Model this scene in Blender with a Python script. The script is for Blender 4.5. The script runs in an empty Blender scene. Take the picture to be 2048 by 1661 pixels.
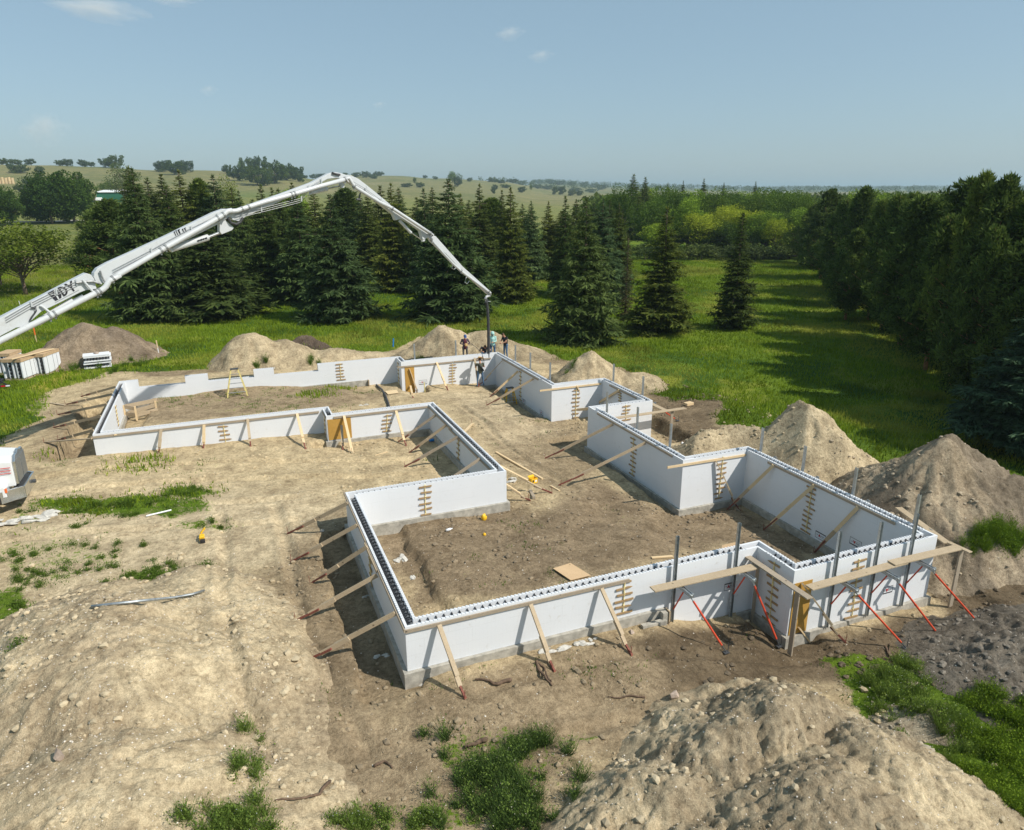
import bpy, bmesh, math, random
import numpy as np
from mathutils import Vector, Matrix
rad = math.radians
rng = np.random.default_rng(7)
random.seed(7)
S = bpy.context.scene
COL = S.collection

# ------------------------------------------------------------ camera, sky, sun, exposure
F, PT, RL, YW = 1414.7, 0.30546, 0.005054, 0.38242      # focal (px of a 2048 wide picture), pitch, roll, heading
CX, CY, CZ = 1024.0, 830.5, 11.77
def cam_matrix():
    cy, sy, cp, sp, cr, sr = math.cos(YW), math.sin(YW), math.cos(PT), math.sin(PT), math.cos(RL), math.sin(RL)
    right = Vector((cy, -sy, 0)); fwd = Vector((sy*cp, cy*cp, -sp)); up = Vector((sy*sp, cy*sp, cp))
    r2 = right*cr - up*sr; u2 = right*sr + up*cr
    M = Matrix((r2, u2, -fwd)).transposed().to_4x4(); M.translation = Vector((0, 0, CZ)); return M
cd = bpy.data.cameras.new('camera'); cam = bpy.data.objects.new('camera', cd); COL.objects.link(cam)
cam.matrix_world = cam_matrix(); cd.sensor_width = 36; cd.lens = 36*F/2048; cd.clip_start = .2; cd.clip_end = 30000
S.camera = cam
S.render.resolution_x, S.render.resolution_y = 1024, 830
SUN = Vector((.69, -.66, 1.0)).normalized()
W = bpy.data.worlds.new('World'); S.world = W; W.use_nodes = True
nt = W.node_tree; nt.nodes.clear()
sky = nt.nodes.new('ShaderNodeTexSky'); sky.sky_type = 'NISHITA'; sky.sun_disc = False
sky.sun_elevation = math.asin(SUN.z); sky.sun_rotation = math.atan2(SUN.x, SUN.y)
sky.altitude = 600; sky.air_density = 1.0; sky.dust_density = 1.5; sky.ozone_density = 2.0
hs = nt.nodes.new('ShaderNodeHueSaturation'); hs.inputs['Saturation'].default_value = .85; hs.inputs['Hue'].default_value = .492
bg = nt.nodes.new('ShaderNodeBackground'); bg.inputs['Strength'].default_value = .125
wo = nt.nodes.new('ShaderNodeOutputWorld')
nt.links.new(sky.outputs[0], hs.inputs['Color']); mxs = nt.nodes.new('ShaderNodeMix'); mxs.data_type = 'RGBA'; mxs.inputs[0].default_value = .66; mxs.inputs[7].default_value = (1.26, 1.96, 2.42, 1)
nt.links.new(hs.outputs[0], mxs.inputs[6]); nt.links.new(mxs.outputs[2], bg.inputs[0]); nt.links.new(bg.outputs[0], wo.inputs[0])
sl = bpy.data.lights.new('sun', 'SUN'); sl.energy = 3.5; sl.angle = rad(.55); sl.color = (1, .945, .86)
so = bpy.data.objects.new('sun', sl); COL.objects.link(so); so.rotation_euler = SUN.to_track_quat('Z', 'Y').to_euler(); so.location = (0, 0, 60)
S.view_settings.view_transform = 'Standard'; S.view_settings.look = 'None'; S.view_settings.gamma = 1; S.view_settings.exposure = .55
S.cycles.max_bounces = 6; S.cycles.diffuse_bounces = 4; S.cycles.transparent_max_bounces = 4; S.cycles.use_denoising = True
S.cycles.volume_bounces = 1; S.cycles.volume_step_rate = 4

# ------------------------------------------------------------ picture <-> place
def ray(px, py):
    u2 = (px-CX)/F; v2 = -(py-CY)/F
    cr, sr, cp, sp, cy, sy = math.cos(RL), math.sin(RL), math.cos(PT), math.sin(PT), math.cos(YW), math.sin(YW)
    u = cr*u2+sr*v2; v = -sr*u2+cr*v2
    Y = cp+v*sp; z = -sp+v*cp
    return Vector((cy*u+sy*Y, -sy*u+cy*Y, z))
C0 = Vector((0, 0, CZ))
def onZ(px, py, z): d = ray(px, py); return C0+d*((z-CZ)/d.z)
def onX(px, py, x): d = ray(px, py); return C0+d*(x/d.x)
def onY(px, py, y): d = ray(px, py); return C0+d*(y/d.y)
def proj(p):
    x, y, z = p[0], p[1], p[2]-CZ
    cr, sr, cp, sp, cy, sy = math.cos(RL), math.sin(RL), math.cos(PT), math.sin(PT), math.cos(YW), math.sin(YW)
    X = cy*x-sy*y; Y = sy*x+cy*y
    d = Y*cp-z*sp; v = Y*sp+z*cp
    return CX+F*(cr*X-sr*v)/d, CY-F*(sr*X+cr*v)/d
def height_at(x, y, py):
    lo, hi = -5, 80
    for _ in range(40):
        m = (lo+hi)/2
        if proj((x, y, m))[1] > py: lo = m
        else: hi = m
    return m

# ------------------------------------------------------------ noise
_LAT = np.random.default_rng(3).random((256, 256)).astype(np.float64)
def vnoise(x, y):
    xi = np.floor(x).astype(int); yi = np.floor(y).astype(int); fx = x-xi; fy = y-yi
    fx = fx*fx*(3-2*fx); fy = fy*fy*(3-2*fy)
    a = _LAT[xi & 255, yi & 255]; b = _LAT[(xi+1) & 255, yi & 255]; c = _LAT[xi & 255, (yi+1) & 255]; d = _LAT[(xi+1) & 255, (yi+1) & 255]
    return (a*(1-fx)+b*fx)*(1-fy)+(c*(1-fx)+d*fx)*fy
def fbm(x, y, o=4, g=.5):
    s = 0; a = 1; t = 0
    for k in range(o):
        s = s+a*vnoise(x*2**k+17.3*k, y*2**k+5.1*k); t += a; a *= g
    return s/t-.5
def sstep(a, b, x):
    t = np.clip((x-a)/(b-a), 0, 1); return t*t*(3-2*t)

# ------------------------------------------------------------ building plan (metres; top of wall 2.03, tall base 0, short base 0.81)
EXT = [(3.0,14.25),(3.0,22.74),(8.46,22.74),(8.46,31.8),(3.62,31.8),(3.62,33.02),(-5.93,33.02),(-5.93,42.69),(9.66,42.69),(9.66,41.43),
       (15.73,41.43),(15.73,32.98),(18.74,32.98),(18.74,28.17),(15.69,28.17),(15.69,21.15),(18.68,21.15),(18.68,12.79),(13.3,12.79),(13.3,14.25)]
TH, TOP, SB = .325, 2.03, .81
def offset(o):
    out = []
    n = len(EXT)
    for k in range(n):
        a, b, c = EXT[k-1], EXT[k], EXT[(k+1) % n]
        def nrm(p, q):
            dx, dy = q[0]-p[0], q[1]-p[1]; l = math.hypot(dx, dy); return dy/l, -dx/l
        n1, n2 = nrm(a, b), nrm(b, c)
        out.append((b[0]+o*(n1[0]+n2[0]), b[1]+o*(n1[1]+n2[1])))
    return out

# ------------------------------------------------------------ terrain
CP = [ # x, y, z of the graded ground
(3,13.6,.57),(6,13.4,.58),(8,13.6,.58),(9.6,13.6,.56),(10.2,13.2,.3),(11.6,13.4,.0),(12.6,13.6,.05),(13,12.2,-.25),(14.5,11.8,-.2),(16.5,11.6,-.2),(18.8,11.6,-.2),(20.5,12.5,-.05),(21,11,.0),
(7,11.5,.35),(11,10.8,.1),(15,9.5,.05),(18,9,.1),(4,10.5,.4),(2.5,12.2,.55),(1,14,.7),(1,18,.72),(1,22,.75),(0,10,.5),(6,7,.3),(12,5,.1),(-3,8,.4),(-3,20,.85),(-3,24,.85),(-8,20,.8),(-7,26,.92),(-8,31,.97),(-9,36,1.12),
(-7.6,40,1.15),(-4,31.5,1.02),(-6.2,32.4,1.08),(0,31.9,.98),(3,31.9,.88),(2,28,.85),(5,27,.72),(7,28.5,.62),(5,30.8,.62),(6.5,24,.62),(4,23.6,.7),
(4,21,.68),(4,18,.70),(4,15.5,.68),(5.4,21.5,.66),(5.3,18.5,.68),(5.6,16,.68),(8,21.5,.5),(9.4,22.3,.48),(8,18,.6),(9,16,.55),(11,19,.38),(10.5,22,.45),(12.5,16,.2),(13,21,.12),(15,19.5,-.15),(15,16,-.05),(17,14,-.12),(17.6,18,-.15),
(10,25,.45),(9.6,29,.45),(12.5,24.5,.25),(13,28,.2),(14.6,30,.05),(15,31.5,.0),(11,33,.42),(13.5,34,.25),(13.3,38,.28),(11,39.5,.32),(14,40.4,.2),(8,39,.6),(5,40,.85),(5,35,.82),(0,40,.95),(-2,36,.95),(7.5,34.5,.62),(-3.5,41,.93),(7.5,41.6,.42),
(17,36,.5),(17,41,.9),(20,31,.35),(19.6,34.5,.45),(17.5,24,.2),(20,22,.2),(20,17,.1),(24,20,.3),(24,14,.3),(26,28,.6),(30,20,.6),(12,44,1.15),(0,44,1.15),(-8,45,1.15),(18,45,1.0),(26,40,.8),(0,56,1.0),(20,60,1.0),(40,45,.9),(-20,45,1.1),(-20,30,1.),(-20,60,1.),(0,80,1.),(40,80,1.),(60,60,1.),(30,5,.3),(45,25,.7)]
CP = np.array(CP, float)
def base_z(x, y):
    num = np.zeros_like(x); den = np.zeros_like(x)
    for a, b, c in CP:
        d = (x-a)**2+(y-b)**2+.25
        w = 1/d**1.9
        num += w*c; den += w
    return num/den
TR = [ # trenches x0 x1 y0 y1 floor edge
(2.0,3.3,13.95,22.35,.40,.16),(7.5,8.8,22.9,31.75,.5,.3),(3.0,4.62,14.3,22.6,.40,.22),(-7.6,-5.6,33.2,41.8,.15,.13),(-7.0,-6.1,41.0,43.4,.75,.5),
(14.55,15.6,33.4,41.3,-.27,.3),(15.0,15.7,20.9,27.6,-.27,.3),(14.1,15.7,27.5,29.9,-.27,.28),(17.75,18.6,12.9,20.8,-.27,.3),(15.4,18.6,20.3,21.1,-.27,.25),
(18.7,20.2,27.2,33.8,-.27,.35),(18.6,20.3,12.1,14.6,-.27,.4),(9.3,10.55,40.2,41.3,-.27,.2),(15.5,18.8,32.2,33,.0,.3),(2.9,3.9,31.2,31.8,.5,.2),
(-5.7,-4.7,33.4,42.4,.52,.3),(13.0,14.2,12.0,12.75,-.33,.2),(12.85,13.3,12.6,14.2,-.3,.15),(15.9,17.2,30,42,.1,.5)]
def local_z(x, y):
    z = base_z(x, y)
    wob = fbm(x*1.3, y*1.3, 4)*.55
    for ax_, ay_, bx_, by_ in ((-9.5, 26.5, 2.0, 25.2), (-9, 30.6, 7.6, 27.8), (.9, 11.5, -.6, 26), (4, 12.2, 15, 11.2), (11.5, 23, 10.2, 37)):
        ex, ey = bx_-ax_, by_-ay_; l2 = ex*ex+ey*ey; t = np.clip(((x-ax_)*ex+(y-ay_)*ey)/l2, 0, 1); ddd = ((x-ax_)*ey-(y-ay_)*ex)/math.sqrt(l2)+np.sin(t*5)*.35; m = sstep(0, .06, t)*(1-sstep(.94, 1, t))
        for o_ in (-.95, .95): z = z-m*(0.085*np.exp(-((ddd-o_)/.17)**2)-.045*np.exp(-((np.abs(ddd-o_)-.30)/.10)**2))*(.6+.8*vnoise(x*2, y*2))
    for x0, x1, y0, y1, fl, e in TR:
        dx = np.maximum(np.maximum(x0-x, x-x1), 0); dy = np.maximum(np.maximum(y0-y, y-y1), 0)
        d = np.hypot(dx, dy)+np.where((dx > 0) | (dy > 0), wob, 0)*.8
        t = sstep(0, e, d)
        z = np.where(d < e, np.minimum(z, fl*(1-t)+z*t+np.where(t < .3, wob*.12, 0)), z)
    return z
AZC = [-600,0,100,200,320,430,560,700,780,880,1000,1100,1200,1300,1560,2048,2700]
def heading(px): return math.atan((px-CX)/F*math.cos(PT))+YW
# height (m) at ring distances for each azimuth column
RD = [75,110,170,250,425,640,900,1500,3500,9000]
def ring(px, ytop, dc, rise=1.0):
    """profile for one column: rising ground to a crest at distance dc showing at picture row ytop"""
    crest = CZ+dc*(383.5-ytop)/F*math.cos(heading(px)-YW)
    out = []
    for r in RD:
        if r <= 75: h = 1.0
        elif r <= 425: h = 1.0+rise*4.8*((r-75)/350)**.8
        elif r < dc: h = (1+rise*4.8)+(crest-1-rise*4.8)*((r-425)/(dc-425))**1.3
        elif r == dc: h = crest
        else: h = crest*.8 if r < 3000 else crest*.5
        out.append(h)
    return out
PROF = {-600:ring(-600,322,900),0:ring(0,328,900),100:ring(100,330,900),200:ring(200,334,900),320:ring(320,340,900),430:ring(430,341,900),560:ring(560,347,900),
 700:ring(700,351,1500),780:ring(780,352,1500),880:ring(880,357,1500,.6),1000:ring(1000,363,1500,.2),1100:ring(1100,366,3500,.1),1200:ring(1200,372,3500,0),1300:ring(1300,376,3500,-.1),1560:ring(1560,376,9000,-.1),2048:ring(2048,377,9000,-.1),2700:ring(2700,377,9000,-.1)}
PA = np.array([heading(p) for p in AZC]); PH = np.array([PROF[p] for p in AZC])
def far_z(x, y):
    a = np.arctan2(x, y); r = np.hypot(x, y)
    lr = np.log(np.clip(r, 75, 9000)); L = np.log(np.array(RD, float))
    cols = np.stack([np.interp(lr, L, PH[k]) for k in range(len(AZC))])
    idx = np.clip(np.searchsorted(PA, a)-1, 0, len(PA)-2)
    t = np.clip((a-PA[idx])/(PA[idx+1]-PA[idx]), 0, 1); t = t*t*(3-2*t)
    ii = np.arange(x.size).reshape(x.shape)
    cf = cols.reshape(len(AZC), -1)
    h = (cf[idx.ravel(), ii.ravel()]*(1-t.ravel())+cf[idx.ravel()+1, ii.ravel()]*t.ravel()).reshape(x.shape)
    amp = sstep(350, 900, r)*7+sstep(120, 350, r)*.6
    return h+amp*fbm(x/170., y/170., 4)
def ground_np(x, y):
    x = np.asarray(x, float); y = np.asarray(y, float)
    r = np.hypot(x, y)
    z = local_z(x, y); w = sstep(72, 95, r)
    zf = far_z(x, y)
    z = z*(1-w)+zf*w
    near = 1-sstep(50, 90, r)
    z = z+near*(fbm(x*.9, y*.9, 3)*.10+fbm(x*4, y*4, 3)*.045)
    return z
def gz(x, y): return float(ground_np(np.array([x]), np.array([y]))[0])
def G(px, py, dz=0.0):
    z = .7
    for _ in range(7):
        p = onZ(px, py, z+dz); z = .5*z+.5*gz(p.x, p.y)
    p = onZ(px, py, z+dz)
    if math.hypot(p.x, p.y) > 90:      # march along the ray for far ground
        d = ray(px, py); best = None
        for r in np.geomspace(60, 8000, 400):
            k = r/math.hypot(d.x, d.y); q = C0+d*k
            if q.z < gz(q.x, q.y): best = q; break
        if best is not None: return Vector((best.x, best.y, gz(best.x, best.y)))
    return Vector((p.x, p.y, gz(p.x, p.y)))
# ------------------------------------------------------------ mesh builder
def link(o, parent=None):
    COL.objects.link(o)
    if parent is not None: o.parent = parent
    return o
def origin_of(p):
    v = Vector((0, 0, 0))
    while p is not None: v = v+p.location; p = p.parent
    return v
class MB:
    def __init__(s): s.v = []; s.f = []; s.m = []; s.n = 0
    def add(s, V, Fc, mi=0):
        s.v.append(np.asarray(V, float).reshape(-1, 3))
        for f in Fc: s.f.append([i+s.n for i in f]); s.m.append(mi)
        s.n += len(V)
    def box(s, c, size, M=None, mi=0):
        hx, hy, hz = size[0]/2, size[1]/2, size[2]/2
        P = [Vector((a*hx, b*hy, d*hz)) for d in (-1, 1) for b in (-1, 1) for a in (-1, 1)]
        if M is not None: P = [M @ p for p in P]
        c = Vector(c)
        s.add([p+c for p in P], [(0,2,3,1),(4,5,7,6),(0,1,5,4),(2,6,7,3),(0,4,6,2),(1,3,7,5)], mi); return s
    def bar(s, a, b, w, h, up=(0, 0, 1), mi=0):
        a, b = Vector(a), Vector(b); d = (b-a); L = d.length; d.normalize(); up = Vector(up)
        side = d.cross(up)
        if side.length < 1e-4: side = d.cross(Vector((1, 0, 0)))
        side.normalize(); u = side.cross(d).normalized()
        M = Matrix((d, side, u)).transposed()
        return s.box((a+b)/2, (L, w, h), M, mi)
    def tube(s, pts, r, n=10, mi=0, caps=True):
        pts = [Vector(p) for p in pts]; k = len(pts)
        rr = r if hasattr(r, '__len__') else [r]*k
        V = []; Fc = []
        ref = None
        for i, p in enumerate(pts):
            d = (pts[min(i+1, k-1)]-pts[max(i-1, 0)]).normalized()
            if ref is None: ref = Vector((0, 0, 1)) if abs(d.z) < .9 else Vector((1, 0, 0))
            a = d.cross(ref).normalized(); b = d.cross(a).normalized(); ref = -b if False else ref
            for j in range(n):
                t = 2*math.pi*j/n; V.append(p+(a*math.cos(t)+b*math.sin(t))*rr[i])
        for i in range(k-1):
            for j in range(n):
                Fc.append((i*n+j, i*n+(j+1) % n, (i+1)*n+(j+1) % n, (i+1)*n+j))
        if caps: Fc.append(tuple(range(n-1, -1, -1))); Fc.append(tuple((k-1)*n+j for j in range(n)))
        s.add(V, Fc, mi); return s
    def prism(s, pts, ext, mi=0):
        pts = [Vector(p) for p in pts]; e = Vector(ext); n = len(pts)
        s.add(pts+[p+e for p in pts], [tuple(range(n-1, -1, -1)), tuple(range(n, 2*n))]+[(i, (i+1) % n, n+(i+1) % n, n+i) for i in range(n)], mi); return s
    def ball(s, c, r, n=8, sc=(1, 1, 1), mi=0, jit=0):
        V = []; Fc = []; c = Vector(c); m = n//2+1
        for i in range(m+1):
            ph = math.pi*i/m
            for j in range(n):
                t = 2*math.pi*j/n; q = r*(1+random.uniform(-jit, jit))
                V.append(c+Vector((math.sin(ph)*math.cos(t)*sc[0], math.sin(ph)*math.sin(t)*sc[1], math.cos(ph)*sc[2]))*q)
        for i in range(m):
            for j in range(n): Fc.append((i*n+j, (i+1)*n+j, (i+1)*n+(j+1) % n, i*n+(j+1) % n))
        s.add(V, Fc, mi); return s
    def build(s, name, mats, parent=None, smooth=False, bevel=0, fix=True):
        V = np.concatenate(s.v)
        off = origin_of(parent)
        V = V-np.array(off)
        me = bpy.data.meshes.new(name); me.from_pydata(V.tolist(), [], s.f)
        if not isinstance(mats, (list, tuple)): mats = [mats]
        for m in mats: me.materials.append(m)
        me.polygons.foreach_set('material_index', np.array(s.m, np.int32))
        if fix:
            bm = bmesh.new(); bm.from_mesh(me); bmesh.ops.recalc_face_normals(bm, faces=bm.faces)
            if bevel: bmesh.ops.bevel(bm, geom=[e for e in bm.edges if e.is_manifold and e.calc_face_angle(0) > .6], offset=bevel, segments=1, affect='EDGES')
            bm.to_mesh(me); bm.free()
        if smooth: me.polygons.foreach_set('use_smooth', np.ones(len(me.polygons), bool))
        me.update()
        o = bpy.data.objects.new(name, me); return link(o, parent)
def thing(name, label, cat, loc=(0, 0, 0), group=None):
    o = bpy.data.objects.new(name, None); o.location = loc; o['label'] = label; o['category'] = cat
    o.empty_display_size = .2
    if group: o['group'] = group
    return link(o)
def tag(o, label=None, cat=None, group=None, kind=None):
    if label: o['label'] = label
    if cat: o['category'] = cat
    if group: o['group'] = group
    if kind: o['kind'] = kind
    return o
def rebase(o):
    """move a single-mesh thing's origin to the foot of its mesh"""
    me = o.data; n = len(me.vertices); co = np.empty(n*3); me.vertices.foreach_get('co', co); co = co.reshape(-1, 3)
    c = np.array([(co[:,0].min()+co[:,0].max())/2, (co[:,1].min()+co[:,1].max())/2, co[:,2].min()])
    co -= c; me.vertices.foreach_set('co', co.ravel()); o.location = Vector(c)+o.location; me.update(); return o
def raw_mesh(name, V, Fq, mat, attrs=None, smooth=True):
    """fast mesh from arrays; Fq is n x 3 or n x 4"""
    V = np.asarray(V, np.float32); Fq = np.asarray(Fq, np.int32); k = Fq.shape[1]
    me = bpy.data.meshes.new(name)
    me.vertices.add(len(V)); me.vertices.foreach_set('co', V.ravel())
    me.loops.add(Fq.size); me.loops.foreach_set('vertex_index', Fq.ravel())
    me.polygons.add(len(Fq)); me.polygons.foreach_set('loop_start', np.arange(0, Fq.size, k, dtype=np.int32)); me.polygons.foreach_set('loop_total', np.full(len(Fq), k, np.int32))
    me.polygons.foreach_set('use_smooth', np.full(len(Fq), smooth))
    me.update(calc_edges=True)
    for nm, A in (attrs or {}).items():
        A = np.asarray(A, np.float32)
        if A.ndim == 1:
            at = me.attributes.new(nm, 'FLOAT', 'POINT'); at.data.foreach_set('value', A)
        else:
            at = me.attributes.new(nm, 'FLOAT_COLOR', 'POINT'); B = np.ones((len(A), 4), np.float32); B[:, :3] = A; at.data.foreach_set('color', B.ravel())
    for m in (mat if isinstance(mat, (list, tuple)) else [mat]): me.materials.append(m)
    return me

# ------------------------------------------------------------ materials
class NT:
    def __init__(s, name):
        s.m = bpy.data.materials.new(name); s.m.use_nodes = True; s.t = s.m.node_tree; s.b = s.t.nodes['Principled BSDF']
        s.out = s.t.nodes['Material Output']
    def n(s, typ, **k):
        o = s.t.nodes.new(typ)
        for a, v in k.items():
            if a.startswith('i_'): o.inputs[a[2:].replace('_', ' ')].default_value = v
            else: setattr(o, a, v)
        return o
    def l(s, a, b): s.t.links.new(a, b)
    def coord(s, obj=True, scale=(1, 1, 1)):
        if obj: c = s.n('ShaderNodeTexCoord').outputs['Object']
        else: c = s.n('ShaderNodeNewGeometry').outputs['Position']
        mp = s.n('ShaderNodeMapping'); mp.inputs['Scale'].default_value = scale; s.l(c, mp.inputs[0]); return mp.outputs[0]
    def noise(s, co, scale, detail=4, rough=.55, dist=0):
        o = s.n('ShaderNodeTexNoise'); o.inputs['Scale'].default_value = scale; o.inputs['Detail'].default_value = detail; o.inputs['Roughness'].default_value = rough; o.inputs['Distortion'].default_value = dist
        s.l(co, o.inputs['Vector']); return o.outputs['Fac']
    def ramp(s, fac, stops, interp='LINEAR'):
        o = s.n('ShaderNodeValToRGB'); o.color_ramp.interpolation = interp
        e = o.color_ramp.elements
        while len(e) < len(stops): e.new(.5)
        for i, (p, c) in enumerate(stops):
            e[i].position = p; e[i].color = (*c, 1) if hasattr(c, '__len__') else (c, c, c, 1)
        s.l(fac, o.inputs[0]); return o.outputs[0]
    def mix(s, f, a, b, mode='MIX'):
        o = s.n('ShaderNodeMix', data_type='RGBA', blend_type=mode)
        for sock, v in ((o.inputs[0], f), (o.inputs[6], a), (o.inputs[7], b)):
            if hasattr(v, 'is_linked'): s.l(v, sock)
            elif hasattr(v, '__len__'): sock.default_value = (*v, 1) if len(v) == 3 else v
            else: sock.default_value = v if sock.type == 'VALUE' else (v, v, v, 1)
        return o.outputs[2]
    def math(s, op, a, b=None, c=None, clamp=False):
        o = s.n('ShaderNodeMath', operation=op); o.use_clamp = clamp
        for i, v in enumerate((a, b, c)):
            if v is None: continue
            if hasattr(v, 'is_linked'): s.l(v, o.inputs[i])
            else: o.inputs[i].default_value = v
        return o.outputs[0]
    def bump(s, h, strength=.5, dist=.02, normal=None):
        o = s.n('ShaderNodeBump'); o.inputs['Strength'].default_value = strength; o.inputs['Distance'].default_value = dist
        s.l(h, o.inputs['Height'])
        if normal is not None: s.l(normal, o.inputs['Normal'])
        s.l(o.outputs[0], s.b.inputs['Normal']); return o.outputs[0]
    def color(s, c): s.l(c, s.b.inputs['Base Color']) if hasattr(c, 'is_linked') else setattr(s.b.inputs['Base Color'], 'default_value', (*c, 1))
    def set(s, **k):
        for a, v in k.items(): s.b.inputs[a.replace('_', ' ')].default_value = v
        return s
def simple(name, c, rough=.7, metal=0, var=.18, scale=6, bump=.15, obj=True, dark=None, spec=.4):
    t = NT(name); co = t.coord(obj); f = t.noise(co, scale, 5, .6)
    lo = tuple(x*(1-var) for x in c) if dark is None else dark; hi = tuple(min(1, x*(1+var)) for x in c)
    t.color(t.ramp(f, [(.3, lo), (.7, hi)])); t.set(Roughness=rough, Metallic=metal); t.b.inputs['Specular IOR Level'].default_value = spec
    if bump: t.bump(t.noise(co, scale*6, 3), bump, .01)
    return t.m
def wood(name, light, dark, knots=True, rough=.75):
    t = NT(name); co = t.coord(False, (1, 1, 1))
    w = t.noise(t.coord(False, (9, 9, 14)), 3.0, 5, .65, 1.2); big = t.noise(co, 1.7, 3)
    c = t.ramp(w, [(.3, dark), (.62, light)]); c = t.mix(.35, c, t.ramp(big, [(.3, dark), (.7, light)]))
    if knots:
        v = t.n('ShaderNodeTexVoronoi'); v.inputs['Scale'].default_value = 3.1; t.l(co, v.inputs['Vector'])
        c = t.mix(t.ramp(v.outputs['Distance'], [(.05, 1.), (.11, 0.)]), c, tuple(x*.45 for x in dark))
    t.color(c); t.set(Roughness=rough); t.b.inputs['Specular IOR Level'].default_value = .25
    t.bump(w, .25, .004); return t.m
M = {}
M['wood'] = wood('lumber_weathered', (.50,.40,.27), (.31,.235,.15))
M['pine'] = wood('lumber_fresh', (.74,.58,.36), (.56,.40,.215))
M['grey_wood'] = wood('lumber_grey', (.42,.35,.26), (.25,.20,.145))
M['slat'] = wood('stake_wood', (.44,.30,.155), (.24,.155,.075), knots=False)
M['ply'] = wood('plywood', (.50,.30,.075), (.36,.19,.035))
M['ply_pale'] = wood('plywood_pale', (.62,.44,.26), (.50,.34,.19))
M['rust'] = simple('rusty_red_stake', (.20,.065,.045), .8, 0, .4, 14)
M['red'] = simple('orange_red_paint', (.62,.075,.03), .42, 0, .12, 5, .04)
M['steel'] = simple('galvanised_steel', (.42,.45,.46), .42, .75, .25, 9, .08)
M['dsteel'] = simple('dark_steel', (.10,.105,.11), .5, .6, .3, 9, .08)
M['black'] = simple('black_plastic', (.025,.025,.028), .5, 0, .3, 8, .05)
M['rubber'] = simple('black_rubber', (.045,.047,.05), .65, 0, .35, 12, .15)
M['conc'] = simple('concrete', (.40,.375,.32), .9, 0, .22, 5, .5, dark=(.25,.235,.20))
M['concpale'] = simple('broken_concrete', (.50,.48,.43), .95, 0, .25, 9, .8)
M['stone'] = simple('field_stone', (.38,.30,.24), .9, 0, .3, 7, .6)
M['root'] = simple('root_bark', (.13,.085,.055), .9, 0, .4, 12, .8)
M['yellow'] = simple('yellow_plastic', (.80,.47,.02), .5, 0, .15, 9, .05)
M['blue'] = simple('blue_pvc', (.02,.20,.55), .45, 0, .1, 9, .03)
M['white'] = simple('white_plastic', (.78,.79,.79), .5, 0, .05, 9, .03)
M['card'] = simple('cardboard', (.47,.33,.19), .85, 0, .15, 7, .1)
M['foam_y'] = simple('spray_foam', (.78,.66,.33), .9, 0, .25, 30, .6)
M['orange'] = simple('orange_flagging', (.8,.16,.03), .6, 0, .1, 9, 0)
M['glass'] = simple('tinted_glass', (.02,.03,.035), .06, 0, .1, 4, 0)
M['lens'] = simple('lamp_lens', (.55,.58,.6), .12, .2, .1, 20, 0)
M['redlens'] = simple('red_lens', (.5,.02,.02), .3, 0, .1, 20, 0)
M['decal'] = simple('black_print', (.02,.02,.025), .6, 0, .1, 4, 0)
M['decal_red'] = simple('red_print', (.42,.01,.015), .6, 0, .1, 4, 0)
M['decal_grey'] = simple('grey_print', (.24,.27,.28), .6, 0, .1, 4, 0)
def foam_mat():
    t = NT('white_foam_board'); g = t.n('ShaderNodeNewGeometry').outputs['Position']
    sp = t.n('ShaderNodeSeparateXYZ'); t.l(g, sp.inputs[0])
    h = t.math('ADD', sp.outputs[0], sp.outputs[1])
    # course joints every .406 m counted down from the top, end joints every 1.22 m
    zc = t.math('FRACT', t.math('DIVIDE', t.math('SUBTRACT', sp.outputs[2], .003), .406)); joint = t.math('LESS_THAN', zc, .010)
    row = t.math('FLOOR', t.math('DIVIDE', sp.outputs[2], .406))
    ec = t.math('FRACT', t.math('ADD', t.math('DIVIDE', h, 1.22), t.math('MULTIPLY', row, .5))); end = t.math('LESS_THAN', ec, .0035)
    jn = t.math('MAXIMUM', joint, end)
    co = t.coord(False); f = t.noise(co, .9, 4); spot = t.noise(co, 5.5, 4, .7)
    c = t.mix(f, (.66,.68,.70), (.73,.745,.76))
    c = t.mix(t.ramp(spot, [(.62, 0.), (.74, .5)]), c, (.52,.50,.46))
    rib = t.math('LESS_THAN', t.math('FRACT', t.math('MULTIPLY', h, 9.85)), .12)
    c = t.mix(t.math('MULTIPLY', rib, .10), c, (.55,.56,.57))
    brk = t.ramp(t.noise(co, 2.3, 3), [(.42, .2), (.62, .75)])
    c = t.mix(t.math('MULTIPLY', jn, brk), c, (.45,.45,.44))
    # mud splashed along the foot of the boards
    c = t.mix(t.math('MULTIPLY', t.ramp(spot, [(.4, 0.), (.6, .5)]), t.ramp(sp.outputs[2], [(.0, .5), (.12, 0.)])), c, (.40,.34,.26))
    t.color(c); t.set(Roughness=.72); t.b.inputs['Specular IOR Level'].default_value = .3
    t.bump(t.noise(co, 60, 2), .12, .003); return t.m
M['foam'] = foam_mat()
def paint_mat(name, c, grime=(.42,.40,.36), rough=.35, amt=.5):
    t = NT(name); co = t.coord(False); f = t.noise(co, 1.6, 5, .65); g = t.noise(co, 9, 4, .7)
    k = t.math('MULTIPLY', t.ramp(f, [(.45, 0.), (.75, 1.)]), t.ramp(g, [(.4, 0.), (.7, amt)]))
    t.color(t.mix(k, c, grime)); t.set(Roughness=rough); t.bump(g, .05, .004); return t.m
M['boom'] = paint_mat('boom_white_paint', (.55,.57,.575), amt=.7)
M['cab'] = paint_mat('truck_white_paint', (.70,.71,.70), rough=.22, amt=.25)
M['clamp'] = simple('dull_grey_clamp', (.27,.28,.28), .5, .4, .3, 9, .1)
M['chrome'] = simple('polished_aluminium', (.62,.63,.62), .22, .9, .15, 3, .1)
M['grille'] = simple('grille_mesh', (.30,.31,.31), .4, .7, .3, 40, .5)

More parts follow.
